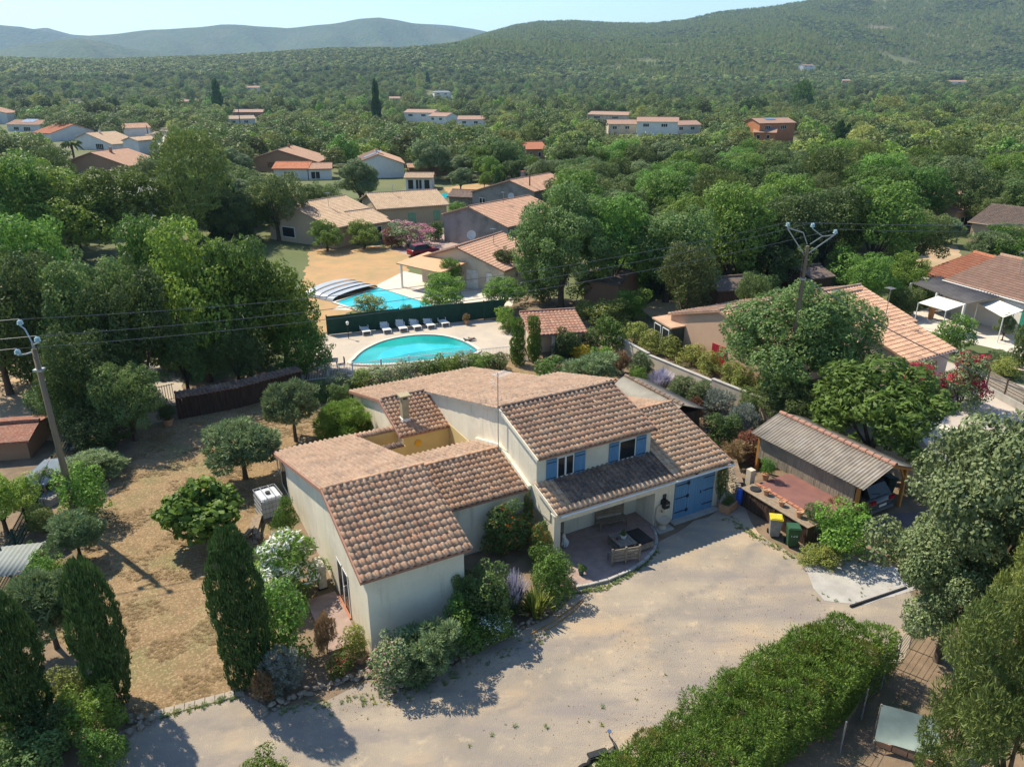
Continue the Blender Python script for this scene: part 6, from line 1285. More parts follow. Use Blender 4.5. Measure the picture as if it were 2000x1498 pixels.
# hedge on the neighbour's side of the garden wall
HW = [(1225, 668), (1262, 685), (1300, 697), (1338, 712), (1372, 728), (1408, 742), (1445, 758), (1480, 772)]
for k, q in enumerate(HW): plant('euony', q[0]+12, q[1]+2, q[1]-38, 62, 'hedge_shrub', wd_[k]+' yellow-green hedge shrub from the left along the garden wall', 'shrub', 'yellow-green hedge shrubs beyond the garden wall')
plant('elmg', 1545, 790, 550, 300, 'elm_tree', 'large feathery grey-green elm in front of the peach house', 'tree')
plant('elmg', 1545, 830, 740, 190, 'shrub', 'green undergrowth hiding the foot of the brown pole', 'shrub'); plant('bigleaf', 1695, 905, 712, 285, 'loquat_tree', 'broad glossy green tree above the carport roof', 'tree')
plant('oleR', 1872, 795, 684, 118, 'oleander', 'large crimson flowering oleander tree', 'oleander'); plant('oleR', 1790, 790, 708, 100, 'oleander', 'smaller crimson oleander left of the large one', 'oleander')
plant('elm', 1885, 1270, 818, 420, 'oak_tree', 'huge pale grey-green tree overhanging the right edge', 'tree'); plant('elm', 2060, 1160, 850, 280, 'oak_tree', 'pale tree crown cut off at the right edge', 'tree')
plant('dpine', 1915, 1720, 1150, 400, 'pine_tree', 'dark long-needled pine in the bottom right corner', 'pine tree'); plant('dpine', 2060, 1500, 1020, 360, 'pine_tree', 'dark pine at the right edge behind the corner pine', 'pine tree')
plant('elm', 1830, 1290, 1030, 250, 'tree', 'small grey-green branches before the carport wall', 'tree')
plant('shrubB', 1635, 1085, 990, 140, 'bush', 'leafy bright green bush beside the green wheeled bin', 'bush'); plant('greyS', 1590, 1050, 985, 60, 'shrub', 'sparse grey-green shrub at the end of plank shelf', 'shrub'); plant('shrubY', 1600, 1098, 1070, 90, 'ground_plant', 'low yellowish plant at the foot of leafy bush', 'plant')
plant('dryS', 1650, 1010, 965, 80, 'dead_branches', 'bleached dead branches beside the car', 'branches'); plant('rose', 1810, 935, 895, 60, 'shrub', 'pinkish shrub beyond the carport roof', 'shrub')
for x, y, t, w_, ky, lb_ in [(1860, 690, 612, 90, 'shrubG', 'loose green shrub in front of the left awning'), (1957, 665, 612, 40, 'elm', 'clipped grey-green cone beside right awning'), (1990, 720, 635, 60, 'shrubD', 'rounded dark bush at the right edge by the terrace'), (1945, 705, 685, 50, 'rosem', 'low rosemary beside the stone bowl'),
    (1960, 735, 700, 70, 'shrubY', 'yellow-green grasses above the board fence'), (1900, 870, 835, 60, 'greyS', 'small grey tree beside the pale slabs'), (1860, 880, 845, 50, 'shrubB', 'small bright bush by the lowest slab'), (1765, 620, 560, 70, 'shrubD', 'clipped dark hedge behind patio roof'), (1745, 600, 545, 30, 'cypslim', 'slim grey cypress left of the patio roof'), (1790, 590, 560, 80, 'shrubB', 'light green clipped mound before patio roof')]:
    plant(ky, x, y, t, w_, 'shrub', lb_, 'shrub')
# neighbour pool plants
for x, y, t, w_, ky, lb_ in [(868, 612, 535, 105, 'broadB', 'feathery green tree between the pool and canopy'), (880, 570, 505, 50, 'broadA', 'bright green climber tree right of the canopy'), (983, 606, 545, 95, 'broadA', 'dense green bush right of stained cream house'), (725, 618, 575, 80, 'shrubY', 'yellow-green bush in front of rectangular pool'), (795, 612, 595, 28, 'shrubD', 'small dark bush beside rectangular pool'),
    (640, 490, 430, 75, 'broadB', 'small round tree left of the orchard row'), (712, 485, 430, 75, 'broadB', 'small bright tree in front of tan villa'), (798, 482, 432, 100, 'oleP', 'large pink flowering oleander by the tan villa'), (765, 484, 445, 40, 'rustS', 'dull reddish shrub left of pink oleander'), (850, 470, 432, 45, 'shrubD', 'dark clipped hedge right of pink oleander'),
    (893, 425, 395, 50, 'shrubB', 'bright hedge right of the tan villa'), (770, 440, 412, 40, 'broadB', 'small bush against the tan villa wall'), (900, 375, 328, 50, 'elm', 'round silvery tree on the dry lawn beyond'), (946, 370, 336, 28, 'broadB', 'small bright young tree right of the silvery one'), (972, 375, 330, 25, 'conif', 'thin dark conifer right of bright young tree'),
    (705, 400, 310, 95, 'elm', 'large round grey-green tree before the white gabled house'), (710, 388, 345, 60, 'broadA', 'green bush under the large round grey-green tree'), (610, 408, 368, 55, 'olive', 'small silvery olive left of tan villa roof'), (575, 640, 600, 60, 'shrubD', 'dark shrub at the left end of the green fence'), (985, 640, 600, 50, 'shrubB', 'bright shrub at right end of the green fence'), (995, 650, 622, 40, 'shrubG', 'low green shrub beside the blue hose')]:
    plant(ky, x, y, t, w_, 'garden_tree' if 'tree' in lb_ else 'shrub', lb_, 'tree' if 'tree' in lb_ else 'shrub')
# big trees of the left wood and the centre
BT = [(600, 740, 620, 120, 'broadB', 'reddish tipped bushy tree by the terrace corner'), (562, 725, 505, 165, 'broadB', 'bright green tree at the right end of the left wood'), (490, 735, 470, 170, 'broadA', 'tall green oak left of the bright green tree'), (410, 745, 432, 210, 'broadB', 'broad sunlit oak crowning the left wood'), (330, 690, 425, 180, 'broadA', 'oak at the back of left wood'),
    (290, 800, 510, 190, 'oakA', 'leaning dark trunked oak above the sandy gap'), (215, 780, 480, 210, 'oakA', 'dark oak behind the left pole wires'), (120, 770, 480, 210, 'oakB', 'dark oak left of the pole'), (20, 770, 490, 220, 'oakA', 'dark oak at the left picture edge'), (90, 690, 425, 190, 'broadA', 'green oak at the back left of wood'),
    (190, 850, 640, 170, 'oakB', 'low dark oak over the shed area'), (265, 860, 700, 150, 'oakA', 'low dark shrubby oak near the potted shrub'), (370, 775, 620, 130, 'oakA', 'dark understorey oak behind the cane fence'), (470, 765, 620, 120, 'oakB', 'dark understorey oak right part of cane fence'), (200, 880, 790, 130, 'shrubD', 'dark thicket at the lawn corner'), (150, 860, 740, 110, 'oakB', 'small dark oak above the block piles'),
    (385, 480, 255, 180, 'pineA', 'large yellow-green umbrella pine at left'), (445, 460, 318, 85, 'conif', 'dark conifer in front of the umbrella pine'), (260, 500, 330, 190, 'broadA', 'pale green oak in front of slate roof'), (160, 510, 330, 200, 'broadB', 'bright oak left of the pale green one'), (40, 520, 300, 200, 'broadA', 'broad bright oak at far left'), (75, 500, 342, 40, 'cypslim', 'slim dark cypress among the bright oaks'),
    (545, 470, 335, 130, 'oakB', 'dull green tree left of the tan villa'), (1095, 600, 358, 210, 'elmg', 'big windblown bright tree in the centre'), (1190, 590, 385, 170, 'broadA', 'green tree right of the windblown one'), (1300, 590, 400, 210, 'oakA', 'dark oak above the plank shed'), (1330, 640, 470, 150, 'oakB', 'rounded oak left of the peach house'), (1420, 560, 360, 190, 'broadA', 'tall oak behind the right pole'),
    (1500, 540, 370, 180, 'oakA', 'dark oak right behind the pole bracket'), (1600, 545, 360, 190, 'oakB', 'dark oak right of the pole wires'), (1700, 545, 355, 190, 'broadA', 'bright oak left of the white house'), (1780, 530, 400, 150, 'oakA', 'dark oak above the bare yard'), (1690, 610, 500, 110, 'broadA', 'pointed green tree beyond the feathery elm'), (1765, 590, 495, 95, 'broadB', 'rounded bright tree left of red extension'),
    (1840, 480, 425, 70, 'olive', 'silvery tree before the dark roofed house'), (1965, 520, 440, 130, 'broadB', 'green tree right of the silvery one at edge'), (1925, 520, 455, 90, 'olive', 'grey olive in front of the dark roofed house'), (1250, 380, 328, 65, 'shrubY', 'yellow leafed tree in the middle wood'), (1460, 640, 530, 90, 'oakB', 'dark tree above the peach house ridge'), (985, 560, 480, 60, 'oakA', 'dark tree touching the stained cream house')]
US = [(330, 720, 120), (60, 745, 130), (160, 750, 140), (250, 730, 110), (430, 700, 130), (520, 715, 110), (20, 690, 140), (380, 735, 100), (110, 830, 110), (575, 745, 80), (1230, 570, 100), (1360, 560, 110), (1150, 585, 90), (1440, 545, 100), (1540, 560, 110), (1640, 560, 110), (1730, 560, 90), (1290, 575, 90), (1060, 590, 110), (1480, 590, 80)]
US = sorted([u for u in US if u[0] < 600])+sorted([u for u in US if u[0] > 600])
for k, (x, y, w_) in enumerate(US): plant('shrubD' if k % 3 else 'shrubG', x, y, y-w_*.75, w_, 'understorey_shrub', '%s undergrowth shrub from the left below the %s' % ((wd_+['eleventh'])[k if k < 10 else k-10], 'left wood' if k < 10 else 'central trees'), 'shrub', 'undergrowth shrubs below the big trees')
for x, y, t, w_, ky, lb_ in BT: plant(ky, x, y, t, w_, 'oak_tree' if 'oak' in lb_ else 'tree', lb_, 'tree')
for x, y, t, w_, lb_ in [(738, 260, 155, 18, 'very tall slim cypress above the white gabled house'), (837, 200, 140, 12, 'tall slim cypress beside the white two storey house'), (429, 232, 155, 20, 'dark cypress left of the brown roofed house'), (1562, 225, 158, 36, 'broad dark poplar left one of the pair on right'), (1577, 222, 172, 18, 'narrow poplar right one of the pair'), (1636, 290, 235, 22, 'dark cypress right of the orange house'),
    (1652, 290, 242, 20, 'second dark cypress right of the orange house'), (1465, 275, 232, 10, 'slim cypress left of the orange house'), (1723, 290, 248, 14, 'slim cypress farther right of orange house'), (1313, 190, 148, 8, 'distant slim cypress in the centre right woods')]:
    plant('cypslim' if 'poplar' not in lb_ else 'poplar', x, y, t, w_*1.25, 'cypress' if 'cypress' in lb_ else 'poplar', lb_, 'cypress' if 'cypress' in lb_ else 'poplar')
pl_ = empty('palm_tree', G(145, 310), 0, 'palm tree in the hamlet garden at left', 'palm tree'); MB().tube([(0, 0, 0), (0, 0, 4)], .3, 8).build('trunk', BARK, pl_)
for k in range(22):
    a_ = k*2.4; e_ = rnd.uniform(.2, 1.1); pts = [(math.cos(a_)*r_*3, math.sin(a_)*r_*3, 4+math.sin(e_)*r_*3-r_*r_*2.6) for r_ in (0, .3, .6, .85, 1)]; MB().tube(pts, [.05, .3, .32, .2, .03], 4).build('frond', LM['ygreen'], pl_).scale = (1, 1, 1)

# ---- tall cypress hedge, bottom right (one long hedge)
hg = empty('hedge', (0, 0, 0), 0, 'thick tall cypress hedge running to the bottom edge at right', 'hedge')
hL = [G(1010, 1580, 1.9), G(1370, 1338, 1.9), G(1535, 1228, 1.9), G(1640, 1200, 1.9)]; hR = [G(1230, 1690, 1.9), G(1460, 1470, 1.9), G(1660, 1320, 1.9), G(1755, 1232, 1.9)]
lb1 = []; lb2 = []; g_ = random.Random(4)
for i in range(3):
    for k in range(16):
        for j in range(6):
            t = (k+g_.random())/16; s = (j+g_.random())/6; p = hL[i].lerp(hL[i+1], t).lerp(hR[i].lerp(hR[i+1], t), .06+s*.88); r_ = g_.uniform(.28, .5); (lb2 if g_.random() < .09 else lb1).append((p.x, p.y, 1.55+g_.uniform(-.2, .25), r_, r_, r_*.8))
        for s in (.08, .93):
            t = (k+g_.random())/16; p = hL[i].lerp(hL[i+1], t).lerp(hR[i].lerp(hR[i+1], t), s)
            for z in (.3, .8, 1.25): r_ = g_.uniform(.3, .42); lb1.append((p.x+g_.uniform(-.1, .1), p.y+g_.uniform(-.1, .1), z, r_, r_, r_))
link('hedge_foliage', foliage('hedge_foliage', lb1, 300000, .056, LM['hedge'], 71, .5, 4, .6, (.55, 1.12)), None, hg); link('hedge_foliage', foliage('hedge_foliage', lb2, 24000, .046, LM['hedgey'], 72, .5, 4, .7, (.8, 1.12)), None, hg)
for i in range(3):
    for k in range(5):
        p = hL[i].lerp(hL[i+1], k/5).lerp(hR[i].lerp(hR[i+1], k/5), .5); MB().tube([(p.x, p.y, -.1), (p.x, p.y, 1.5)], [.08, .04], 6).build('trunk', BARK, hg)

# ---- dry grass tufts and pebbles: nobody could count them
def gn_scatter(name, P, S_, Rz, I, protos, kind='stuff', parent_tag=True):
    """one object whose points carry instances of the prototype meshes"""
    me = bpy.data.meshes.new(name); n = len(P); me.vertices.add(n); me.vertices.foreach_set('co', np.asarray(P, np.float32).ravel())
    for nm_, tp, dat in (('isc', 'FLOAT_VECTOR', S_), ('irot', 'FLOAT_VECTOR', np.stack([0*Rz, 0*Rz, Rz], 1)), ):
        a = me.attributes.new(nm_, tp, 'POINT'); a.data.foreach_set('vector', np.asarray(dat, np.float32).ravel())
    a = me.attributes.new('iidx', 'INT', 'POINT'); a.data.foreach_set('value', np.asarray(I, np.int32))
    o = link(name, me); cl = bpy.data.collections.new(name+'_kinds')
    for k, pm in enumerate(protos): q = bpy.data.objects.new('%s_kind_%02d' % (name, k), pm); cl.objects.link(q)
    ng = bpy.data.node_groups.new(name, 'GeometryNodeTree'); ng.interface.new_socket('Geometry', in_out='INPUT', socket_type='NodeSocketGeometry'); ng.interface.new_socket('Geometry', in_out='OUTPUT', socket_type='NodeSocketGeometry')
    N = ng.nodes; gi = N.new('NodeGroupInput'); go = N.new('NodeGroupOutput'); ip = N.new('GeometryNodeInstanceOnPoints'); ci = N.new('GeometryNodeCollectionInfo'); ci.inputs[0].default_value = cl
    ci.inputs['Separate Children'].default_value = True; ci.inputs['Reset Children'].default_value = True
    def na(nm_, t): x = N.new('GeometryNodeInputNamedAttribute'); x.data_type = t; x.inputs[0].default_value = nm_; return x.outputs[0]
    L_ = ng.links.new; L_(gi.outputs[0], ip.inputs['Points']); L_(ci.outputs[0], ip.inputs['Instance']); ip.inputs['Pick Instance'].default_value = True
    L_(na('iidx', 'INT'), ip.inputs['Instance Index']); L_(na('irot', 'FLOAT_VECTOR'), ip.inputs['Rotation']); L_(na('isc', 'FLOAT_VECTOR'), ip.inputs['Scale']); L_(ip.outputs[0], go.inputs[0])
    md = o.modifiers.new('scatter', 'NODES'); md.node_group = ng; return tag(o, kind='stuff')
def inpoly(x, y, poly):
    c = np.zeros(len(x), bool); n = len(poly)
    for i in range(n):
        x0, y0 = poly[i]; x1, y1 = poly[(i+1) % n]; k = ((y0 > y) != (y1 > y)) & (x < (x1-x0)*(y-y0)/(y1-y0+1e-12)+x0); c ^= k
    return c
G_ = np.random.default_rng(5)
def scatter_poly(pts, n):
    P_ = [tuple(G(*p))[:2] for p in pts]; xs = [p[0] for p in P_]; ys = [p[1] for p in P_]; x = G_.uniform(min(xs), max(xs), n*3); y = G_.uniform(min(ys), max(ys), n*3); k = inpoly(x, y, P_); return x[k][:n], y[k][:n]
tuft = []
for k in range(3):
    n = 26; a = G_.uniform(0, 6.28, n); r_ = G_.uniform(0, .5, n); h = G_.uniform(.4, 1, n); b_ = np.stack([np.cos(a)*r_, np.sin(a)*r_, 0*a], 1); t_ = b_+np.stack([np.cos(a)*.5, np.sin(a)*.5, h], 1); s_ = np.stack([-np.sin(a), np.cos(a), 0*a], 1)*.07
    V = np.stack([b_-s_, b_+s_, t_+s_*.3, t_-s_*.3], 1).reshape(-1, 3); tuft.append(npmesh('tuft', V, np.arange(n*4).reshape(n, 4), LM['grass'], G_.uniform(0, 1, n)))
LWN = [(262, 1390), (180, 1300), (90, 1230), (170, 1060), (235, 930), (270, 835), (450, 800), (600, 745), (700, 748), (760, 800), (640, 900), (545, 960), (500, 1150), (520, 1260), (480, 1340), (300, 1390)]
x, y = scatter_poly(LWN, 26000); dens = np.array([noise.noise(Vector((a*.5, b*.5, 0)))+.5*noise.noise(Vector((a*1.7, b*1.7, 3))) for a, b in zip(x, y)]); k = dens > .1; x, y = x[k], y[k]; n = len(x); s_ = G_.uniform(.035, .085, n)
gn_scatter('dry_grass_tufts', np.stack([x, y, 0*x+.005], 1), np.stack([s_*1.5, s_*1.5, s_*.5], 1), G_.uniform(0, 6.28, n), G_.integers(0, 3, n), tuft)

# ---- woods beyond: the 300 or so that show largest are trees of their own, the rest is one mass
low = {}
def lowtree(key, mat, seed, n, size, env, spike=0, aspect=1.6, k1=10, k2=4, r1=.17, r2=.12):
    A = np.array(lobes_of(env, k1, r1, k2, r2, seed, .0)); wx = max((abs(A[:, 0])+A[:, 3]).max(), (abs(A[:, 1])+A[:, 4]).max())*.95; A[:, [0, 1, 3, 4]] *= .5/wx; A[:, [2, 5]] /= (A[:, 2]+A[:, 5]).max()
    me = foliage(key, A, n, size, [mat, BARK], seed, .5, aspect, spike); low[key] = me
E1 = [(0, 0, .56, .42, .42, .38)]; E2 = [(-.12, .05, .5, .34, .36, .34), (.16, -.05, .62, .28, .3, .3)]
FARL = [leafmat('wood_oak', (.075, .115, .03), (.2, .25, .075), .25, .45), leafmat('wood_green', (.11, .19, .03), (.27, .36, .07), .25, .45), leafmat('wood_pine', (.19, .235, .06), (.39, .42, .13), .3, .3)]
lowtree('farA', FARL[0], 81, 2600, .05, E1); lowtree('farB', FARL[1], 82, 2600, .05, E2); lowtree('farC', FARL[2], 83, 2400, .05, E1, .4, 3); lowtree('farD', FARL[0], 84, 2600, .05, E2); lowtree('farE', FARL[1], 85, 2600, .05, E1)
lowtree('vfA', FARL[0], 86, 420, .11, E1, k1=7, k2=2, r1=.2, r2=.16); lowtree('vfB', FARL[1], 87, 420, .11, E2, k1=7, k2=2, r1=.2, r2=.16); lowtree('vfC', FARL[2], 88, 420, .11, E1, .3, 2.4, k1=7, k2=2, r1=.2, r2=.16)
lowtree('farF', FARL[2], 91, 2600, .045, [(0, 0, .78, .46, .46, .2), (.1, .05, .66, .3, .3, .14)], .4, 3); lowtree('farG', FARL[0], 92, 1800, .05, [(0, 0, .25, .42, .42, .25), (0, 0, .5, .3, .3, .25), (0, 0, .78, .16, .16, .22)], .3, 2, k1=6)
# where buildings, pools and open ground must stay in view: picture boxes with the distance of what they protect
KEEP = [(95, 243, 190, 280), (150, 255, 225, 296), (140, 292, 256, 338), (10, 220, 82, 258), (-60, 200, 20, 245), (240, 238, 322, 272), (240, 262, 290, 300), (232, 355, 314, 402), (455, 205, 516, 224), (442, 222, 500, 240), (352, 188, 388, 204), (480, 168, 508, 177), (762, 183, 782, 202), (848, 172, 882, 193), (788, 208, 846, 237), (838, 215, 874, 240), (895, 228, 946, 243), (1146, 218, 1228, 232), (1186, 235, 1370, 260), (1468, 243, 1564, 273), (1028, 283, 1066, 300),
    (1846, 155, 1884, 165), (1643, 160, 1658, 167), (1568, 130, 1590, 134), (495, 294, 625, 332), (530, 325, 650, 352), (684, 291, 792, 345), (925, 352, 1070, 408), (790, 346, 846, 370), (680, 288, 880, 370), (560, 370, 880, 460), (860, 340, 1075, 470), (620, 480, 1010, 640), (1780, 340, 2010, 480), (1270, 560, 1880, 760), (1180, 490, 1300, 600), (1780, 480, 2010, 720), (124, 168, 160, 205), (860, 318, 1000, 378), (730, 155, 746, 225), (832, 140, 843, 185), (1545, 158, 1585, 205), (1628, 235, 1660, 275), (420, 155, 440, 205), (780, 480, 1000, 560), (250, 235, 330, 290)]
KB = np.array([[a, b, c, d, math.hypot(*tuple(Gt((a+c)/2, d-3))[:2])] for a, b, c, d in KEEP])
NEAR = [(-300, 1700), (-200, 520), (0, 500), (560, 470), (900, 500), (1250, 560), (1500, 540), (1800, 500), (2400, 480), (2800, 1700)]
NEARP = [tuple(G(*p))[:2] for p in NEAR]
used = [(o.location.x, o.location.y, max(o.scale)) for o in bpy.data.objects if o.type == 'EMPTY' and not o.parent and o.get('category') in ('tree', 'cypress', 'poplar', 'pine tree', 'shrub')]
UX = np.array([u for u in used if 50 < math.hypot(u[0], u[1]) < 400])
def ppix(X, Y, Z):
    Z = Z-CAM_H; d = Y*math.cos(PITCH)-Z*math.sin(PITCH); up = Y*math.sin(PITCH)+Z*math.cos(PITCH); return 1000+FPX*X/d, 749-FPX*up/d, d
def wood(n, r0, r1, hh, wf, spacing_seed):
    g = np.random.default_rng(spacing_seed); a = g.uniform(-.80, .80, n); r_ = np.sqrt(g.uniform(r0*r0, r1*r1, n)); X, Y = np.sin(a)*r_, np.cos(a)*r_; Z = terr(a, r_)-.02
    h = g.uniform(hh[0], hh[1], n); w_ = h*g.uniform(wf[0], wf[1], n); k = ~inpoly(X, Y, NEARP)
    px, pt, d = ppix(X, Y, Z+h); _, pb2, _ = ppix(X, Y, Z); hw = w_/2*FPX/d
    for x0, y0, x1, y1, dist in KB: k &= ~((px+hw*.7 > x0) & (px-hw*.7 < x1) & (pt < y1-(2 if dist > 250 else 1)) & (pb2 > y0) & (r_ < dist*1.03+3))
    if len(UX):
        for ux, uy, us in UX: k &= ((X-ux)**2+(Y-uy)**2 > (us*.33)**2)
    # open glades here and there
    gl_ = np.sin(X*.021+1)*np.sin(Y*.017+2)+.6*np.sin(X*.05+Y*.043); k &= (gl_ < 1.25) | (r_ > 900)
    return X[k], Y[k], Z[k], h[k], w_[k], r_[k], a[k]
def thin(X, Y, W_, f):                                    # keep trees apart
    cell = {}; keep = np.zeros(len(X), bool)
    for i in range(len(X)):
        c = (int(X[i]//8), int(Y[i]//8)); ok = True
        for dx in (-1, 0, 1):
            for dy in (-1, 0, 1):
                for j in cell.get((c[0]+dx, c[1]+dy), ()):
                    if (X[i]-X[j])**2+(Y[i]-Y[j])**2 < (f*(W_[i]+W_[j])/2)**2: ok = False; break
                if not ok: break
            if not ok: break
        if ok: keep[i] = True; cell.setdefault(c, []).append(i)
    return keep
X, Y, Z, h, w_, r_, a = wood(36000, 70, 420, (5.5, 9.5), (.95, 1.35), 1)
k = thin(X, Y, w_, .55); X, Y, Z, h, w_, r_, a = [q[k] for q in (X, Y, Z, h, w_, r_, a)]
vis = np.abs(a) < .62; order = np.argsort(np.where(vis, r_, r_+1e6)); first = order[:230]; rest = order[230:]
LK = {'oakA': ('holm_oak', 'dark rounded holm oak', 'dark holm oaks of the woods'), 'broadA': ('oak_tree', 'green loose-crowned tree', 'green broadleaf trees of the woods'), 'broadB': ('oak_tree', 'light green bushy tree', 'light green trees of the woods'), 'oakB': ('holm_oak', 'dark twin-lobed oak', 'twin-lobed dark oaks of the woods'), 'pineA': ('pine_tree', 'yellow-green pine', 'yellow-green pines of the woods'), 'elm': ('tree', 'grey-green tree', 'grey-green trees of the woods')}
MARKS = [('slate roofed house', 275, 380), ('wide-roofed brown villa', 200, 315), ('hamlet palm', 145, 290), ('brown rendered house', 560, 315), ('white gabled house', 740, 320), ('tan villa', 780, 410), ('small far pool', 568, 430), ('grey rendered house', 930, 440), ('stone-cornered grey house', 1000, 385), ('red roofed house', 1047, 290), ('orange house', 1515, 262), ('white farmhouse', 1280, 250), ('yellow leafed tree', 1250, 350), ('pole bracket', 1595, 460), ('plank shed', 1440, 580), ('white awning house', 1930, 540), ('hip roofed pink house', 1930, 385), ('tall slim cypress', 738, 205), ('broad pink roof', 818, 225), ('dark hamlet pole', 291, 260), ('brown roofed far house', 484, 215), ('umbrella pine', 390, 330), ('pool pavilion', 818, 360), ('poplar pair', 1565, 190), ('dark roofed house', 1950, 430), ('left white house', 5, 225)]
made = {}
for i in first:
    ky = rnd.choices(['oakA', 'oakB', 'broadA', 'broadB', 'pineA', 'elm'], [.28, .2, .22, .13, .07, .1])[0]; n_, l_, g2 = LK[ky]
    x_, y_, _ = pix(X[i], Y[i], Z[i]+h[i]*.6); mk = min(MARKS, key=lambda m: (m[1]-x_)**2+(1.6*(m[2]-y_))**2); dx, dy = x_-mk[1], y_-mk[2]
    rel = ('to the right of' if dx > 0 else 'to the left of') if abs(dx) > 1.3*abs(dy) else ('above' if dy < 0 else 'below')
    o = plant_at(ky, Vector((X[i], Y[i], Z[i])), h[i]*(1.25 if ky == 'pineA' else 1), w_[i], n_, l_, 'pine tree' if ky == 'pineA' else 'tree', g2); made.setdefault((l_, rel, mk[0]), []).append((dx*dx+dy*dy, o))
ORD = ['nearest', 'second nearest', 'third nearest', 'fourth nearest', 'fifth nearest', 'sixth nearest', 'seventh nearest', 'eighth nearest', 'ninth nearest', 'tenth nearest', 'eleventh nearest', 'twelfth nearest', 'thirteenth nearest', 'fourteenth nearest']
for (l_, rel, mk), q in made.items():
    q.sort(key=lambda t: t[0])
    for n_, (d_, o) in enumerate(q): o['label'] = '%s %s the %s%s' % (l_, rel, mk, '' if len(q) == 1 else ', '+ORD[min(n_, 13)]+' one')
def mass(name, X, Y, Z, h, w_, kinds, prob):
    n = len(X); pr_ = np.array(prob, float); big = np.sin(X*.006)*np.sin(Y*.005+1)
    I = np.where(G_.uniform(0, 1, n)+big*.25 > .42, G_.choice([i for i, p in enumerate(prob)], n, p=pr_/pr_.sum()), 0)
    return gn_scatter(name, np.stack([X, Y, Z], 1), np.stack([w_, w_, h], 1), G_.uniform(0, 6.28, n), I, [low[q] for q in kinds])
mass('middle_woodland', X[rest], Y[rest], Z[rest], h[rest], w_[rest], ['farA', 'farB', 'farC', 'farD', 'farE', 'farF', 'farG'], [.27, .2, .13, .18, .13, .05, .04])
X, Y, Z, h, w_, r_, a = wood(70000, 420, 1150, (4.5, 10), (.85, 1.45), 2); h = h*np.where(G_.uniform(0, 1, len(h)) < .15, 1.45, 1); k = thin(X, Y, w_, .52)
mass('far_woodland', X[k], Y[k], Z[k], h[k], w_[k], ['farA', 'farB', 'farC', 'farD', 'farE', 'farF', 'farG'], [.26, .2, .13, .17, .12, .07, .05])
lowtree('vfD', FARL[2], 89, 260, .13, [(0, 0, .3, .42, .42, .28), (0, 0, .62, .24, .24, .34)], .3, 2.4, k1=5, k2=2, r1=.16, r2=.13)
X, Y, Z, h, w_, r_, a = wood(190000, 1150, 3000, (5, 11), (.95, 1.5), 3)
up_ = Z-baseP(a)*sm(r_, 650, 1800); hl = up_ > 6; gl_ = np.sin(X*.011+Y*.004)*np.sin(Y*.009-X*.003+2)+.5*np.sin(X*.031)*np.sin(Y*.027)
pat = np.array([noise.noise(Vector((x_*.006, y_*.004, 0)))+.6*noise.noise(Vector((x_*.02, y_*.013, 5))) for x_, y_ in zip(X, Y)])
broad = ~hl | (pat > .22); k = ~hl | ((gl_ < 1.05) & (G_.uniform(0, 1, len(X)) < .95))
q = k & broad; mass('valley_woodland', X[q], Y[q], Z[q], (h*np.where(hl, .8, 1.05))[q], (w_*np.where(hl, .8, 1.05))[q], ['vfA', 'vfB', 'vfC', 'vfA'], [.3, .3, .2, .2])
q = k & ~broad; n = q.sum(); gn_scatter('hillside_woodland', np.stack([X[q], Y[q], Z[q]], 1), np.stack([w_[q]*.42, w_[q]*.42, h[q]*.95], 1), G_.uniform(0, 6, n), np.where(G_.uniform(0, 1, n) < .8, 0, 1), [low['vfD'], low['vfB']])
# trees on the middle blue ridges
def ridge_trees(name, obj_, n, s):
    me = obj_.data; co = np.zeros(len(me.vertices)*3, np.float32); me.vertices.foreach_get('co', co); co = co.reshape(-1, 3); i = G_.integers(0, len(co)-1, n); j = np.minimum(i+220, len(co)-1); t = G_.uniform(0, 1, n)[:, None]; P = co[i]*(1-t)+co[j]*t
    nx_ = co[np.minimum(i+1, len(co)-1)]-co[i]; P = P+nx_*G_.uniform(0, 1, n)[:, None]*(np.linalg.norm(nx_, axis=1) < 60)[:, None]; P = P[P[:, 2] > 5]; n = len(P); hh = G_.uniform(.7, 1.3, n)*s
    gn_scatter(name, P-np.array([0, 0, 1]), np.stack([hh*1.5, hh*1.5, hh], 1), G_.uniform(0, 6, n), G_.integers(0, 3, n), [low[q] for q in ('vfA', 'vfC', 'vfB')])
hills = [o for o in bpy.data.objects if o.name.startswith('hills')]; hills.sort(key=lambda o: o.name)

# ---- weeds, fallen leaves, dishes and other small things
def edge_pts(pl_, n, jit):
    P_ = [G(*p) for p in pl_]; o = []
    for _ in range(n):
        k = G_.integers(0, len(P_)-1); t = G_.uniform(); p = P_[k].lerp(P_[k+1], t); o.append((p.x+G_.normal()*jit, p.y+G_.normal()*jit, .012))
    return np.array(o)
tuftg = []
for k in range(2):
    n = 22; a = G_.uniform(0, 6.28, n); r2_ = G_.uniform(0, .4, n); hh_ = G_.uniform(.4, 1, n); b_ = np.stack([np.cos(a)*r2_, np.sin(a)*r2_, 0*a], 1); t_ = b_+np.stack([np.cos(a)*.6, np.sin(a)*.6, hh_], 1); s_ = np.stack([-np.sin(a), np.cos(a), 0*a], 1)*.09
    tuftg.append(npmesh('weed', np.stack([b_-s_, b_+s_, t_+s_*.3, t_-s_*.3], 1).reshape(-1, 3), np.arange(n*4).reshape(n, 4), LM['olive'] if k else LM['ygreen'], G_.uniform(0, 1, n)))
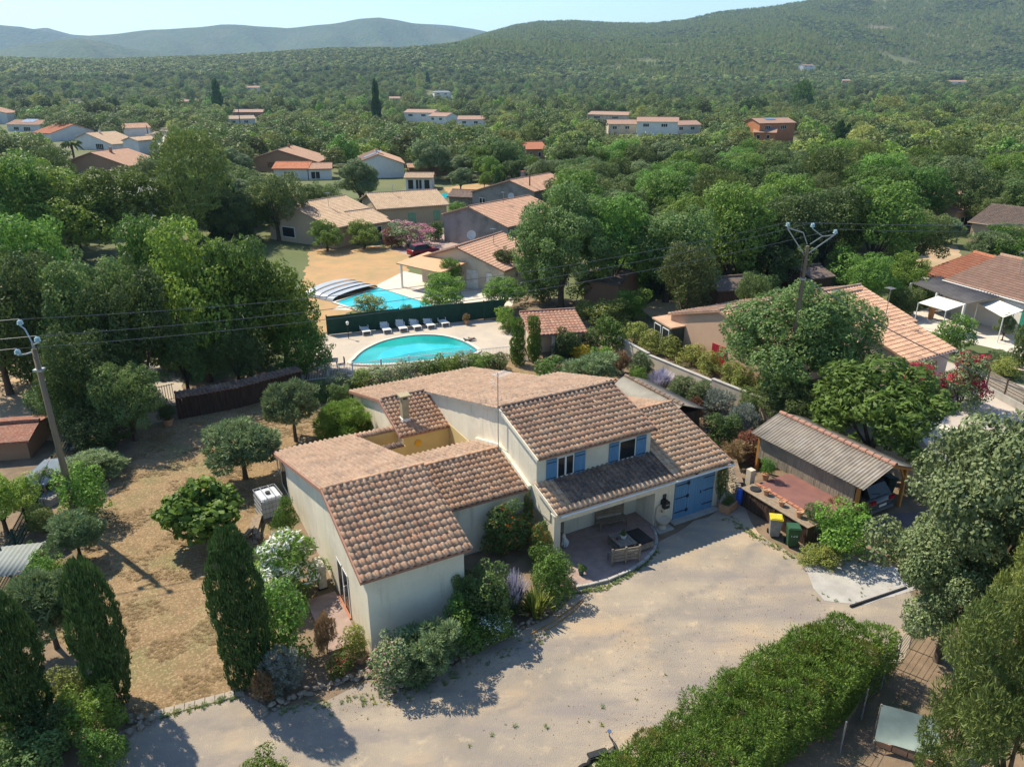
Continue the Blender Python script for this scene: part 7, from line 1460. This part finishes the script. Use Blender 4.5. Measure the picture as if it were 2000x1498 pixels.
P_ = np.concatenate([edge_pts([(1110, 1158), (1180, 1150), (1240, 1115), (1285, 1075)], 260, .07), edge_pts([(1060, 1240), (960, 1290), (800, 1360), (640, 1372), (520, 1392)], 130, .12), edge_pts([(1420, 1010), (1470, 1045), (1560, 1095)], 120, .15), edge_pts([(1400, 1340), (1560, 1240)], 60, .2), edge_pts([(310, 1400), (470, 1358)], 110, .08), edge_pts([(1600, 1100), (1700, 1100), (1680, 1180), (1580, 1160)], 30, .15),
    np.array([(tuple(G(G_.uniform(400, 1600), G_.uniform(1250, 1490)))[:2]+(.012,)) for _ in range(25)])]); n = len(P_); s_ = G_.uniform(.04, .12, n)
gn_scatter('weeds', P_, np.stack([s_, s_, s_*.7], 1), G_.uniform(0, 6.28, n), G_.integers(0, 2, n), tuftg)
lf_ = [npmesh('leaf', [(-.5, 0, 0), (0, -.25, .05), (.5, 0, .1), (0, .25, .05)], [(0, 1, 2, 3)], LM[q], [.5]) for q in ('dry', 'rust')]
P_ = np.concatenate([edge_pts([(1200, 1490), (1400, 1350), (1560, 1250), (1660, 1215)], 900, .6), edge_pts([(1580, 1110), (1700, 1100), (1760, 1150)], 500, .5), edge_pts([(1040, 1230), (960, 1290), (800, 1360), (640, 1372)], 500, .35), edge_pts([(1000, 1400), (1500, 1150)], 300, 1.5), edge_pts([(200, 1000), (300, 1250), (500, 900)], 700, 1.2)]); n = len(P_); s_ = G_.uniform(.03, .07, n)
P_[:, 2] += .006; gn_scatter('fallen_leaves', P_, np.stack([s_, s_, s_], 1), G_.uniform(0, 6.28, n), G_.integers(0, 2, n), lf_)
def dish(label, p, rz, r_=.42):
    e = empty('satellite_dish', p, rz, label, 'satellite dish'); d = MB().lathe([(0, 0), (r_*.5, .03), (r_, .12), (r_, .14), (r_*.5, .05), (0, .02)], 18).build('dish', WREN, e); d.rotation_euler = (R(70), 0, 0); MB().bar((0, .05, -.9), (0, .05, 0), .05).build('mast', GALV, e); MB().bar((0, 0, -r_), (0, -.5, -.05), .03).build('arm', GALV, e)
dish('white satellite dish standing against the peach house gable', G(1392, 710)+Vector((0, 0, 2.9)), R(20)); dish('white satellite dish on the grey rendered house wall', G(922, 482)+Vector((0, -.5, 1.6)), R(-10), .6); dish('small white dish on the stone-cornered grey house', G(998, 420)+Vector((0, -.3, 3.0)), 0, .5)
for q, lb_ in (((620, 315), 'tan villa hedge aerial'),): pass
# ---- the air
hz = MB().box(-7500, -2500, -200, 7500, 7300, 480).build('haze'); tag(hz, kind='stuff'); m = bpy.data.materials.new('haze_air'); m.use_nodes = True; n = m.node_tree; n.nodes.clear()
o = n.nodes.new('ShaderNodeOutputMaterial'); v = n.nodes.new('ShaderNodeVolumePrincipled'); v.inputs['Density'].default_value = HAZE; v.inputs['Color'].default_value = (.46, .69, 1, 1); v.inputs['Anisotropy'].default_value = .2
n.links.new(v.outputs[0], o.inputs['Volume']); hz.data.materials.append(m)
